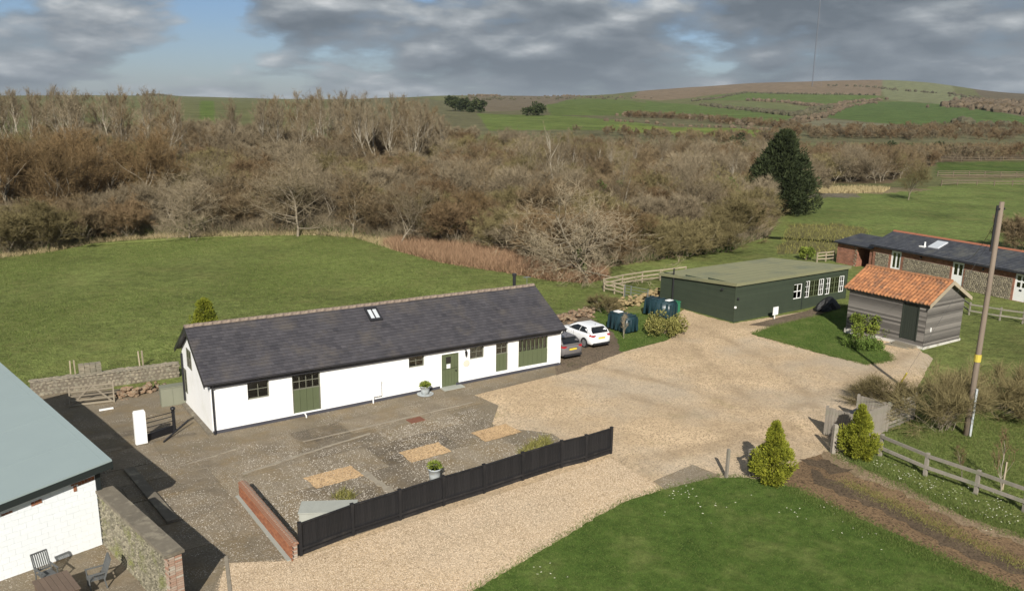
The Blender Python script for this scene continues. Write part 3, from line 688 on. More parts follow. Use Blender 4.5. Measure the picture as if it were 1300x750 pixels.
# eaves: fascia, gutter, bargeboards, downpipes
mb = MB(); mb.box(-.02, -.17, 2.28, L + .05, -.13, 2.50); mb.box(-.02, -.13, 2.40, L + .05, 0, 2.43); mb.build('fascia', M['black_pipe'], barn)
mb = MB()
prof = [(math.cos(a) * .075, math.sin(a) * .075) for a in np.linspace(math.pi, 2 * math.pi, 8)] + [(math.cos(a) * .06, math.sin(a) * .06) for a in np.linspace(2 * math.pi, math.pi, 8)]
pa = [(V0 + .02, -.27 + y, 2.50 + z) for y, z in prof]; pb = [(V1 - .02, -.27 + y, 2.52 + z) for y, z in prof]
n_ = len(prof); mb._add(pa + pb, [(i, (i + 1) % n_, n_ + (i + 1) % n_, n_ + i) for i in range(n_)] + [tuple(range(n_)), tuple(range(2 * n_ - 1, n_ - 1, -1))])
mb.build('gutter', M['black_gloss'], barn)
for xx in (V0 - .012, V1 - .03):
    mb = MB(); mb.hexa([(xx, EV, EZ - .22), (xx + .04, EV, EZ - .22), (xx + .04, RT, RZ_ - .24), (xx, RT, RZ_ - .24), (xx, EV, EZ - .01), (xx + .04, EV, EZ - .01), (xx + .04, RT, RZ_ - .02), (xx, RT, RZ_ - .02)])
    mb.hexa([(xx, RT, RZ_ - .24), (xx + .04, RT, RZ_ - .24), (xx + .04, BT, BZ - .22), (xx, BT, BZ - .22), (xx, RT, RZ_ - .02), (xx + .04, RT, RZ_ - .02), (xx + .04, BT, BZ - .01), (xx, BT, BZ - .01)])
    mb.build('bargeboard', M['black_pipe'], barn)
mb = MB(); mb.tube([(.08, -.26, 2.44), (.08, -.2, 2.32), (.08, -.07, 2.2), (.08, -.07, .08), (.08, -.16, .03)], .042); mb.build('downpipe', M['black_pipe'], barn)
mb = MB(); mb.tube([(L - .1, -.26, 2.44), (L - .1, -.2, 2.34), (L - .1, -.06, 2.26), (L - .1, -.06, .5)], .03); mb.build('downpipe', M['white_paint'], barn, label='thin white downpipe at the right end')
mb = MB(); mb.tube([(-.07, 5.55, 2.5), (-.07, 5.55, 0)], .05); mb.build('downpipe', M['black_pipe'], barn)
# openings
OF, OL, GL = M['olive_frame'], M['olive'], M['glass']
window(barn, 1.68, 2.70, 1.38, 2.30, .10, 2, 2, OF, GL)
window(barn, 9.95, 10.85, 1.64, 2.30, .10, 2, 2, OF, GL)
w3 = window(barn, 13.56, 14.46, 1.56, 2.30, .10, 2, 2, OF, GL)
mb = MB(); mb.box(.05, .10, .05, .85, .115, .69); mb.build('blind', M['blind'], w3)
d1 = door_boards(barn, 3.86, 5.14, .31, 1.46, .07, 4, OL)
window(d1, 3.8, 5.2, 1.46, 2.30, .07, 4, 2, OF, GL)
mb = MB(); mb.box(3.8, .05, .31, 3.86, .12, 1.46); mb.box(5.14, .05, .31, 5.2, .12, 1.46); mb.build('door_frame', OF, d1)
d2 = door_boards(barn, 11.91, 12.82, .27, 1.22, .07, 5, OL, label='olive stable door in two halves with a small square light')
door_boards(d2, 11.91, 12.82, 1.25, 2.02, .065, 5, OL, 'upper_leaf') if False else None
mb = MB()
for i in range(5): mb.box(11.914 + i * .182, .06, 1.25, 11.914 + i * .182 + .172, .10, 2.02)
mb.build('upper_leaf', OL, d2)
mb = MB(); mb.box(11.85, .04, .27, 11.91, .12, 2.08); mb.box(12.82, .04, .27, 12.88, .12, 2.08); mb.box(11.91, .04, 2.02, 12.82, .12, 2.08); mb.build('door_frame', OL, d2)
mb = MB(); mb.box(12.14, .04, 1.56, 12.42, .058, 1.90); mb.build('light', M['car_glass'], d2)
mb = MB(); mb.box(12.17, .045, 1.27, 12.39, .057, 1.50); mb.build('notice', M['white_paint'], d2)
mb = MB(); mb.box(12.70, .0, 1.05, 12.75, .06, 1.12); mb.build('handle', M['black_pipe'], d2)
d3 = door_boards(barn, 15.25, 15.93, .60, 1.58, .07, 3, OL)
window(d3, 15.2, 15.98, 1.58, 2.30, .07, 2, 2, OF, GL)
mb = MB(); mb.box(15.2, .05, .6, 15.25, .12, 1.58); mb.box(15.93, .05, .6, 15.98, .12, 1.58); mb.build('door_frame', OF, d3)
d4 = door_boards(barn, 16.73, 18.59, .63, 1.46, .07, 6, OL)
w4 = window(d4, 16.67, 18.65, 1.46, 2.32, .07, 7, 1, OL, GL, bw=.06)
mb = MB()
for i in range(7): mb.box(.08 + i * .267, .10, .05, .08 + i * .267 + .21, .115, .24 if i < 5 else .6 if i == 6 else .3)
mb.build('blind', M['blind'], w4)
mb = MB(); mb.box(16.67, .05, .63, 16.73, .12, 1.46); mb.box(18.59, .05, .63, 18.65, .12, 1.46); mb.build('door_frame', OL, d4)
window(barn, 0, .95, 2.15, 3.1, 0, 2, 2, OF, M['car_glass'], rz=-math.pi / 2, loc=(-.03, 4.5, 2.12))
window(barn, 0, .5, .7, 1.95, 0, 1, 2, OF, M['car_glass'], rz=-math.pi / 2, loc=(-.03, 5.5, .5))
# wall lantern, plaque, meter box
mb = MB(); mb.box(13.23, -.16, 2.16, 13.27, 0, 2.2); mb.lathe([(0, 0), (.05, .02), (.075, .22), (.085, .23), (.02, .34), (0, .36)], 6, (13.25, -.15, 1.84)); mb.build('wall_lantern', M['black_gloss'], barn)
mb = MB(); mb.tube([(13.34, .0, 1.40), (13.34, -.03, 1.40)], [.2, .2], 10); mb.build('wall_plaque', M['cream'], barn)
mb = MB(); mb.box(7.80, -.17, .50, 8.32, 0, 1.24); mb.box(7.78, -.19, 1.24, 8.34, 0, 1.27); mb.box(7.84, -.16, 0, 7.9, -.1, .5); mb.build('meter_box', M['white_paint'], barn)
mb = MB(); mb.tube([(4.35, -.03, .22), (4.35, -.22, .19), (4.35, -.22, .06)], .035); mb.build('waste_pipe', M['white_paint'], barn)
# roof light and flue
sk = MB(); u0, u1 = 8.72, 9.42
def rp(s_, q, h): return (s_, EV + (RT - EV) * q - sl1 / math.hypot(1, sl1) * h, EZ + (RZ_ - EZ) * q + h / math.hypot(1, sl1))
def rbox(mb, s0, s1, q0, q1, h0, h1): mb.hexa([rp(s0, q0, h0), rp(s1, q0, h0), rp(s1, q1, h0), rp(s0, q1, h0), rp(s0, q0, h1), rp(s1, q0, h1), rp(s1, q1, h1), rp(s0, q1, h1)])
rbox(sk, u0, u0 + .1, .66, .92, .0, .09); rbox(sk, u1 - .1, u1, .66, .92, .0, .09); rbox(sk, u0 + .1, u1 - .1, .66, .70, 0, .088); rbox(sk, u0 + .1, u1 - .1, .88, .92, 0, .088)
rbox(sk, (u0 + u1) / 2 - .03, (u0 + u1) / 2 + .03, .70, .88, 0, .085)
sko = sk.build('skylight', M['black_pipe'], roof)
for a, b in ((u0 + .1, (u0 + u1) / 2 - .03), ((u0 + u1) / 2 + .03, u1 - .1)):
    mb = MB(); rbox(mb, a, b, .70, .88, .02, .05); mb.build('pane', M['roof_glass'], sko)
mb = MB(); mb.tube([(18.72, 3.75, 3.6), (18.72, 3.75, 5.05)], .095, 12); mb.tube([(18.72, 3.75, 5.0), (18.72, 3.75, 5.14)], .13, 12); mb.build('flue', M['black_pipe'], roof)
mb = MB(); mb.tube([(L - .1, RT + .4, 4.2), (L - .1, RT + .4, 4.95)], .014, 5); mb.tube([(L - .35, RT + .4, 4.9), (L + .15, RT + .4, 4.9)], .011, 4)
for i in range(5): mb.tube([(L - .3 + i * .09, RT + .22, 4.9), (L - .3 + i * .09, RT + .58, 4.9)], .008, 4)
mb.build('aerial', M['mast'], roof)

# ------------------------------------------------------------ painted block outbuilding on the left
ob = thing('block_outbuilding', 'white painted block outbuilding with flat pale green sheet roof', 'outbuilding', (-14.063, 26.818, 0))
LB = Matrix(((math.cos(3.981), math.cos(2.322), 0, 0), (math.sin(3.981), math.sin(2.322), 0, 0), (0, 0, 1, 0), (0, 0, 0, 1)))   # x along the front wall, y back along the side wall
def LMB(): q = MB(); q.M = LB; return q
rzf = lambda x: 3.041 - .102 * x
mb = LMB(); mb.hexa([(0.01, .014, -.2), (8, .014, -.2), (8, 14, -.2), (.01, 14, -.2), (.01, .014, 2.98), (8, .014, 2.2), (8, 14, 2.2), (.01, 14, 2.98)], .5); mb.build('wall', M['block_paint'], ob)
bw_, bh_ = .41, .196
for j in range(14):
    z = -.06 + j * bh_; x = .0 if j % 2 else -.2
    while x < 4.4:
        a = max(x, 0) + .003; b = x + bw_ - .003
        top = min(z + bh_ - .006, rzf(b) - .28)
        if b - a > .05 and top - z > .03:
            q = random.uniform(-.003, .003); mb = LMB()
            if (j >= 12 and random.random() < .0): pass
            mb.hexa([(a, q, z), (b, q, z), (b, .04, z), (a, .04, z), (a, q, top), (b, q, top), (b, .04, top), (a, .04, top)])
            mb.build('block', M['block_paint'], ob)
        x += bw_
for x, z, nb in ((.02, 2.52, 7), (.02, 2.45, 5), (.62, 2.38, 1), (.62, 2.31, 1), (.62, 2.24, 1), (1.72, 2.28, 3), (1.72, 2.21, 3), (2.6, 2.19, 3)):
    for i in range(nb):
        mb = LMB(); mb.box(x + i * .11, -.02, z - .01 * i, x + i * .11 + .10, .03, z + .062 - .01 * i); mb.build('brick', M['brick'], ob)
mb = LMB(); mb.hexa([(-.53, -.28, 3.035), (8.3, -.28, 2.135), (8.3, 14.6, 2.135), (-.53, 14.6, 3.035), (-.53, -.28, 3.095), (8.3, -.28, 2.195), (8.3, 14.6, 2.195), (-.53, 14.6, 3.095)])
rf = mb.build('roof', M['roof_sheet'], ob)
mb = LMB()
for yy in (2.3, 5.6, 9.1, 12.4): mb.hexa([(-.5, yy, 3.09), (8.3, yy, 2.192), (8.3, yy + .06, 2.192), (-.5, yy + .06, 3.09), (-.5, yy, 3.099), (8.3, yy, 2.201), (8.3, yy + .06, 2.201), (-.5, yy + .06, 3.099)])
for xx in (-.28,):
    mb.hexa([(xx, -.28, 3.069), (xx + .03, -.28, 3.066), (xx + .03, 14.6, 3.066), (xx, 14.6, 3.069), (xx, -.28, 3.075), (xx + .03, -.28, 3.072), (xx + .03, 14.6, 3.072), (xx, 14.6, 3.075)])
mb.build('sheet_lap', M['roof_sheet'], rf)
mb = LMB(); mb.hexa([(-.55, -.3, 2.80), (8.3, -.3, 1.93), (8.3, -.25, 1.93), (-.55, -.25, 2.80), (-.55, -.3, 3.03), (8.3, -.3, 2.13), (8.3, -.25, 2.13), (-.55, -.25, 3.03)])
mb.hexa([(-.55, -.25, 2.72), (-.50, -.25, 2.72), (-.50, 14.6, 2.72), (-.55, 14.6, 2.72), (-.55, -.25, 3.03), (-.50, -.25, 3.03), (-.50, 14.6, 3.03), (-.55, 14.6, 3.03)])
mb.hexa([(-.5, -.24, 2.79), (8.2, -.24, 1.92), (8.2, .02, 1.92), (-.5, .02, 2.79), (-.5, -.24, 2.82), (8.2, -.24, 1.95), (8.2, .02, 1.95), (-.5, .02, 2.82)])
mb.build('fascia', M['trim_dark_green'], ob)
mb = LMB(); mb.box(-.16, -.05, 0, -.02, .06, 2.72); mb.build('corner_board', M['trim_dark_green'], ob)

# ------------------------------------------------------------ dark green flat-roofed hall
GA = .603
hall = thing('green_hall', 'dark green boarded hall with flat mossy felt roof', 'hall', (15.424, 57.875, .163), GA)
HL, HW, HF, HB = 12.65, 7.26, 2.98, 2.42
HOP = [(6.30, 7.25, 1.1, 2.2), (7.62, 9.85, 1.05, 2.3), (10.05, 12.35, 1.02, 2.28)]
mb = MB(); wall_open(mb, 0, HL, -.3, HF, HOP, .02, .2)
mb.poly([(.02, HW, -.3), (.02, .02, -.3), (.02, .02, HF), (.02, HW, HB)]); mb.poly([(HL - .02, .02, -.3), (HL - .02, HW, -.3), (HL - .02, HW, HB), (HL - .02, .02, HF)]); mb.poly([(HL, HW, -.3), (0, HW, -.3), (0, HW, HB), (HL, HW, HB)])
mb.build('wall', M['clad_green'], hall)
mb = MB(); z = .18
def clad(mb, y_at, x0, x1, z0, h, ops):
    xs = [x0] + sorted(v for o in ops if o[2] < z0 + h and o[3] > z0 for v in o[:2]) + [x1]
    for i in range(0, len(xs), 2):
        if xs[i + 1] - xs[i] > .02: y_at(mb, xs[i], xs[i + 1], z0, h)
def front_board(mb, a, b, z0, h, y=0.): mb._add([(a, y - .018, z0), (b, y - .018, z0), (b, y - .002, z0 + h), (a, y - .002, z0 + h), (a, y + .02, z0), (b, y + .02, z0)], [(0, 1, 2, 3), (5, 4, 3, 2) if False else (4, 5, 1, 0)])
def left_board(mb, a, b, z0, h, x=0.): mb._add([(x - .018, b, z0), (x - .018, a, z0), (x - .002, a, z0 + h), (x - .002, b, z0 + h), (x + .02, b, z0), (x + .02, a, z0)], [(0, 1, 2, 3), (4, 5, 1, 0)])
z = .06
while z < HF - .15:
    clad(mb, front_board, 0, HL, z, .17, HOP); clad(mb, left_board, 0, HW, z, .17, []) if z < HB - .1 else clad(mb, left_board, 0, HW * (HF - z) / (HF - HB), z, .17, [])
    z += .17
mb.build('cladding', M['clad_green'], hall, kind='stuff')
mb = MB(); mb.box(-.035, -.035, -.1, .04, .04, HF - .1); mb.box(HL - .04, -.035, -.1, HL + .03, .04, HF - .1); mb.box(-.035, HW - .04, -.1, .04, HW + .03, HB); mb.build('corner_trim', M['clad_green'], hall)
mb = MB(); o_ = .16
mb.hexa([(-o_, -o_, HF - .19), (HL + o_, -o_, HF - .19), (HL + o_, HW + o_, HB - .15), (-o_, HW + o_, HB - .15), (-o_ - .03, -o_ - .03, HF + .03), (HL + o_, -o_ - .03, HF + .03), (HL + o_, HW + o_, HB + .06), (-o_ - .03, HW + o_, HB + .06)])
hr = mb.build('roof', M['roof_felt'], hall)
mb = MB()
for i in range(1, 8):
    yy = HW * i / 8; zz = HF + .03 + (HB - HF + .03) * (yy + .19) / (HW + .35)
    mb.box(-o_, yy, zz - .01, HL + o_, yy + .05, zz + .008)
mb.build('felt_seam', M['roof_felt'], hr)
mb = MB(); mb.box(-.14, -.12, -.2, HL + .1, 0, .05); mb.box(-.14, 0, -.2, 0, HW, .05); mb.build('plinth', M['gravel'], hall)
window(hall, 6.30, 7.25, 1.1, 2.2, .04, 2, 2, M['white_paint'], GL, .05, .06)
for x0, x1, z0, z1 in HOP[1:]:
    n = 4; w = (x1 - x0) / n
    for i in range(n): window(hall, x0 + i * w, x0 + (i + 1) * w - .02, z0, z1, .04, 2, 3, M['white_paint'] if i in (0, 3) else OL, GL, .05, .03)
for x0, x1, z0, z1, on in ((6.35, 7.2, 1.15, 2.15, 1), (9.35, 9.8, 1.1, 2.2, 1), (11.85, 12.3, 1.1, 2.2, 1)):
    mb = MB(); mb.box(x0, .16, z0, x1, .175, z1); mb.build('blind', M['blind'], hall)
mb = MB(); mb.box(7.30, -.03, .0, 7.36, 0, 2.25); mb.build('door_edge', M['trim_dark_green'], hall)
mb = MB(); mb.lathe([(0, 0), (.08, .02), (.09, .1), (.03, .16), (0, .17)], 8, (.21, -.09, 1.80)); mb.lathe([(0, 0), (.08, .02), (.09, .1), (.03, .16), (0, .17)], 8, (-.09, 1.15, 2.28)); mb.build('wall_lamp', M['black_pipe'], hall)
mb = MB(); mb.box(-.06, -.12, 1.22, .06, -.02, 1.36); mb.build('sensor_box', M['white_paint'], hall)
mb = MB(); mb.tube([(-.1, 5.9, .3), (-.1, 5.9, 3.05)], .055); mb.build('flue', M['black_pipe'], hall)

M['white_plinth'] = mat('white_plinth', (.66, .65, .60), (.42, .40, .35), .9, 5, bump=.8, bs=8, dirt=(.25, .22, .17), dscale=2.2)
# ------------------------------------------------------------ weatherboarded shed with pantiles
SA = 2.155
SE = Vector((math.cos(SA), math.sin(SA), 0)); SX = -SE     # local x runs towards the camera's right; front faces -y
sL, sW, sH, sR = 5.463, 4.011, 2.92, 4.0
s0 = Vector((25.27, 50.767, .611)) + SE * sL               # far-left front corner
shed = thing('garden_shed', 'weathered grey boarded shed with orange pantile roof', 'shed', s0, math.atan2(SX.y, SX.x))
SOP = [(sL - 1.56, sL - .52, .38, 2.7)]
mb = MB(); wall_open(mb, 0, sL, 0, sH, SOP, .02, .15)
mb.poly([(sL - .02, .02, 0), (sL - .02, sW, 0), (sL - .02, sW, sH), (sL - .02, sW / 2, sR), (sL - .02, .02, sH)]); mb.poly([(.02, sW, 0), (.02, .02, 0), (.02, .02, sH), (.02, sW / 2, sR), (.02, sW, sH)]); mb.poly([(sL, sW, 0), (0, sW, 0), (0, sW, sH), (sL, sW, sH)])
mb.build('wall', M['weatherboard'], shed)
mb = MB(); z = .1; r2 = random.Random(4)
while z < sR - .1:
    h = .13
    if z < sH: clad(mb, front_board, 0, sL, z, h, SOP)
    lim = 0 if z < sH - .1 else (z + .1 - sH) / (sR - sH) * sW / 2
    a, b = lim, sW - lim
    if b - a > .1:
        x = sL; mb._add([(x + .018, a, z), (x + .018, b, z), (x + .002, b, z + h), (x + .002, a, z + h), (x - .02, a, z), (x - .02, b, z)], [(0, 1, 2, 3), (4, 5, 1, 0)][:1] + [(1, 0, 4, 5)])
    z += h
mb.build('cladding', M['weatherboard'], shed, kind='stuff')
mb = MB(); mb.jbox(-.08, -.08, -.5, sL + .08, sW + .08, .12, .03); mb.build('plinth', M['white_plinth'], shed)
door_boards(shed, SOP[0][0] + .04, SOP[0][1] - .04, .4, 2.64, .03, 6, M['shed_door'])
mb = MB(); mb.box(SOP[0][0] - .04, -.03, .38, SOP[0][0] + .04, .05, 2.7); mb.box(SOP[0][1] - .04, -.03, .38, SOP[0][1] + .04, .05, 2.7); mb.build('door_frame', M['shed_door'], shed)
mb = MB(); mb.box(-.1, -.15, 2.70, sL + .2, -.02, 2.86); mb.build('fascia', M['black_pipe'], shed)
st_ = (sR - sH) / (sW / 2); gvl = .30
def pantiles(x0, x1, y0, z0, y1, z1, nc, pitch):
    mb = MB(); L_ = math.hypot(y1 - y0, z1 - z0); dy, dz = (y1 - y0) / L_, (z1 - z0) / L_; sg = 1 if dy > 0 else -1; ny, nz = -dz * sg, dy * sg
    n = int((x1 - x0) / pitch); p = (x1 - x0) / n; ex = L_ / nc
    for c in range(nc):
        for i in range(n):
            u0 = c * ex + random.uniform(-.012, .012); u1 = (c + 1) * ex + .05 if c < nc - 1 else L_
            vs = []; 
            for (u, hh) in ((u0, .045), (u1, .012)):
                for k in range(7):
                    t = k / 6; w_ = .045 * math.sin(t * 2 * math.pi) if t < .5 else -.028 * math.sin((t - .5) * 2 * math.pi)
                    q = hh + w_ + random.uniform(-.003, .003)
                    vs.append((x0 + (i + t) * p, y0 + dy * u + ny * q, z0 + dz * u + nz * q))
            rv = min(1, max(0, random.gauss(.5, .25)))
            fs = [(k, k + 1, 8 + k, 7 + k) for k in range(6)]
            b = len(vs); vs += [(v[0], v[1], v[2] - .05) for v in vs[:7]]
            fs += [(b + k, b + k + 1, k + 1, k) for k in range(6)]
            if sg < 0: fs = [f[::-1] for f in fs]
            mb._add(vs, fs, rv)
    return mb
mb = MB(); ez = sH - st_ * .22
mb.hexa([(-gvl, -.2, ez - .02), (sL + gvl, -.2, ez - .02), (sL + gvl, sW / 2, sR), (-gvl, sW / 2, sR), (-gvl, -.2, ez + .04), (sL + gvl, -.2, ez + .04), (sL + gvl, sW / 2, sR + .06), (-gvl, sW / 2, sR + .06)])
mb.hexa([(-gvl, sW / 2, sR), (sL + gvl, sW / 2, sR), (sL + gvl, sW + .2, ez - .02), (-gvl, sW + .2, ez - .02), (-gvl, sW / 2, sR + .06), (sL + gvl, sW / 2, sR + .06), (sL + gvl, sW + .2, ez + .04), (-gvl, sW + .2, ez + .04)])
sro = mb.build('roof', M['grey_wood'], shed)
pantiles(-gvl, sL + gvl, -.26, ez + .06, sW / 2, sR + .11, 8, .235).build('pantile', M['pantile'], sro, kind='stuff')
pantiles(-gvl, sL + gvl, sW + .26, ez + .06, sW / 2, sR + .11, 8, .235).build('pantile', M['pantile'], sro, kind='stuff')
mb = MB(); mb._add([(0, -.16, -.06), (0, -.08, .05), (0, .08, .05), (0, .16, -.06), (.34, -.16, -.06), (.34, -.08, .05), (.34, .08, .05), (.34, .16, -.06)], [(4, 5, 1, 0), (5, 6, 2, 1), (6, 7, 3, 2), (0, 1, 2, 3), (7, 6, 5, 4)], .5)
rt = mb.mesh('ridge_tile', M['pantile']); x = -gvl
while x < sL + gvl - .2: link('ridge_tile', rt, sro, loc=(x, sW / 2, sR + .15 + random.uniform(-.008, .008))); x += .35
mb = MB(); xx = sL + gvl
mb.hexa([(xx, -.28, ez - .14), (xx + .04, -.28, ez - .14), (xx + .04, sW / 2, sR - .1), (xx, sW / 2, sR - .1), (xx, -.28, ez + .09), (xx + .04, -.28, ez + .09), (xx + .04, sW / 2, sR + .15), (xx, sW / 2, sR + .15)])
mb.hexa([(xx, sW / 2, sR - .1), (xx + .04, sW / 2, sR - .1), (xx + .04, sW + .28, ez - .14), (xx, sW + .28, ez - .14), (xx, sW / 2, sR + .15), (xx + .04, sW / 2, sR + .15), (xx + .04, sW + .28, ez + .09), (xx, sW + .28, ez + .09)])
mb.build('bargeboard', M['pale_wood'], shed)
mb = MB(); mb.box(sL + .02, .55, 1.05, sL + .06, .62, 1.3); mb.build('bracket', M['white_paint'], shed)
mb = MB(); mb.box(SOP[0][0] - .5, -.75, -.5, SOP[0][1] + .3, -.12, .0); mb.box(SOP[0][0] - .2, -.45, 0, SOP[0][1] + .2, -.1, .16); mb.build('step', M['rubble'], shed)

# ------------------------------------------------------------ brick and flint stable row
STA = -1.097
stab = thing('stable_row', 'long red brick and flint row with slate roof and white doors', 'stable block', (32.698, 76.98, .617), STA)
def stoned(mb, x0, x1, z0, z1, y, size, dep):
    nx = max(1, int((x1 - x0) / size)); nz_ = max(1, int((z1 - z0) / (size * .8)))
    for j in range(nz_):
        for i in range(nx):
            cx = x0 + (i + .5 + (.25 if j % 2 else -.25) + random.uniform(-.2, .2)) * (x1 - x0) / nx; cz = z0 + (j + .5 + random.uniform(-.15, .15)) * (z1 - z0) / nz_
            mb.stone((cx, y, cz), (1, 0, 0), (0, 0, 1), (0, -1, 0), size * random.uniform(.38, .58), size * .4 * random.uniform(.8, 1.2), dep, random.random())
SL, SWD, SH_, SR_ = 22., 5.294, 2.40, 3.376
TOP = [(1.95, 3.0, .5, 2.12), (8.0, 9.05, .02, 2.15), (13.4, 14.42, .02, 2.12), (18.6, 19.6, .5, 2.1)]
mb = MB(); wall_open(mb, 0, SL, -.4, SH_, TOP, 0, .3)
mb.poly([(0, SWD, -.4), (0, 0, -.4), (0, 0, SH_), (0, SWD / 2, SR_ - .05), (0, SWD, SH_)]); mb.poly([(SL, 0, -.4), (SL, SWD, -.4), (SL, SWD, SH_), (SL, SWD / 2, SR_ - .05), (SL, 0, SH_)]); mb.poly([(SL, SWD, -.4), (0, SWD, -.4), (0, SWD, SH_), (SL, SWD, SH_)])
def brickmat(name, c1, c2, mo):
    s = MT(name); tc = s.n('ShaderNodeTexCoord'); sp = s.n('ShaderNodeSeparateXYZ'); s.l(tc.outputs['Object'], sp.inputs[0]); cb = s.n('ShaderNodeCombineXYZ')
    s.l(s.math('ADD', sp.outputs[0], sp.outputs[1]), cb.inputs[0]); s.l(sp.outputs[2], cb.inputs[1])
    bt = s.n('ShaderNodeTexBrick'); s.l(cb.outputs[0], bt.inputs[0]); bt.inputs['Color1'].default_value = (*c1, 1); bt.inputs['Color2'].default_value = (*c2, 1); bt.inputs['Mortar'].default_value = (*mo, 1)
    bt.inputs['Scale'].default_value = 1; bt.inputs['Brick Width'].default_value = .225; bt.inputs['Row Height'].default_value = .075; bt.inputs['Mortar Size'].default_value = .008
    c = s.mix(.8, bt.outputs[0], s.ramp(s.noise(2, 5, .65), [(.3, .6), (.7, 1.3)]), 'MULTIPLY'); s.bump(bt.outputs[1], .3, .01)
    return s.done(c, .9, 0, .2)
M['brick_wall'] = brickmat('brick_wall', (.30, .115, .065), (.20, .075, .045), (.24, .19, .15))
mb.build('wall', M['brick_wall'], stab)
mb = MB()
for x0, x1 in ((.32, 1.7), (3.3, 7.8), (9.2, 13.2), (14.7, 18.4)): stoned(mb, x0, x1, 0, 1.68, 0, .19, .045)
mb.build('flint_panel', M['flint_far'], stab, kind='stuff')
for x0, x1 in ((.30, 1.72), (3.28, 7.82), (9.18, 13.22), (14.68, 18.42)): mb = MB(); mb.box(x0, -.012, -.3, x1, .05, 1.7); mb.build('mortar_bed', M['mortar'], stab)
e_ = .25; sls = (SR_ - SH_) / (SWD / 2)
mb = MB(); mb.hexa([(-.2, -e_, SH_ - sls * e_), (SL, -e_, SH_ - sls * e_), (SL, SWD / 2, SR_), (-.2, SWD / 2, SR_), (-.2, -e_, SH_ - sls * e_ + .05), (SL, -e_, SH_ - sls * e_ + .05), (SL, SWD / 2, SR_ + .05), (-.2, SWD / 2, SR_ + .05)])
mb.hexa([(-.2, SWD / 2, SR_), (SL, SWD / 2, SR_), (SL, SWD + e_, SH_ - sls * e_), (-.2, SWD + e_, SH_ - sls * e_), (-.2, SWD / 2, SR_ + .05), (SL, SWD / 2, SR_ + .05), (SL, SWD + e_, SH_ - sls * e_ + .05), (-.2, SWD + e_, SH_ - sls * e_ + .05)])
sr = mb.build('roof', M['slate_far'], stab)
slates(-.2, SL, -e_ - .02, SH_ - sls * e_ + .05, SWD / 2, SR_ + .055, 13, .36, .03, .006, rng).build('slate', M['slate_far'], sr, kind='stuff')
mb = MB(); mb._add([(0, -.16, -.09), (0, -.05, .04), (0, .05, .04), (0, .16, -.09), (.44, -.16, -.09), (.44, -.05, .04), (.44, .05, .04), (.44, .16, -.09)], [(4, 5, 1, 0), (5, 6, 2, 1), (6, 7, 3, 2), (0, 1, 2, 3), (7, 6, 5, 4)], .5)
rt = mb.mesh('ridge_tile', M['ridge_red']); x = -.2
while x < SL - .3: link('ridge_tile', rt, sr, loc=(x, SWD / 2, SR_ + .11)); x += .45
mb = MB(); mb.box(-.2, -.36, SH_ - sls * e_ - .10, SL, -.25, SH_ - sls * e_ + .0); mb.build('gutter', M['black_pipe'], stab)
WP = M['white_paint']
window(stab, 1.95, 3.0, .5, 2.12, .05, 2, 1, WP, GL, .16, .14, name='door')
for x0, x1, cols in ((8.0, 9.05, 2), (13.4, 14.42, 2), (18.6, 19.6, 2)):
    d = MB(); d.box(x0, .05, .02, x1, .1, .95); d = d.build('door', WP, stab); window(d, x0, x1, .95, 2.13, .05, cols, 2 if x0 > 10 else 1, WP, GL, .14, .12)
    if x0 > 10:
        mb = MB(); mb.box(x0 + .42, .03, .80, x0 + .62, .049, .94); mb.build('letter_plate', M['black_pipe'], d)
for x in (5.02, 10.76, 16.4):
    mb = MB(); mb.lathe([(0, 0), (.08, .02), (.09, .14), (.03, .2), (0, .21)], 8, (x, -.1, 1.88)); mb.build('wall_lamp', M['black_pipe'], stab)
def sp_(x, q, h): return (x, -e_ + (SWD / 2 + e_) * q - .31 * h, SH_ - sls * e_ + .05 + (SR_ - SH_ + sls * e_) * q + .95 * h)
mb = MB(); P = [sp_(4.85, .38, .02), sp_(5.85, .38, .02), sp_(5.85, .80, .02), sp_(4.85, .80, .02), sp_(4.85, .38, .10), sp_(5.85, .38, .10), sp_(5.85, .80, .10), sp_(4.85, .80, .10)]
mb.hexa(P); skf = mb.build('skylight', M['lens'], sr)
mb = MB(); mb.hexa([sp_(4.95, .41, .10), sp_(5.75, .41, .10), sp_(5.75, .77, .10), sp_(4.95, .77, .10), sp_(4.95, .41, .112), sp_(5.75, .41, .112), sp_(5.75, .77, .112), sp_(4.95, .77, .112)]); mb.build('pane', M['roof_glass'], skf)
mb = MB(); c = sp_(4.45, .42, 0); mb.tube([c, (c[0], c[1], c[2] + .38)], .07); mb.box(c[0] - .35, c[1] - .3, c[2] - .09, c[0] + .2, c[1] + .05, c[2] + .03); mb.build('vent_pipe', WP, sr)
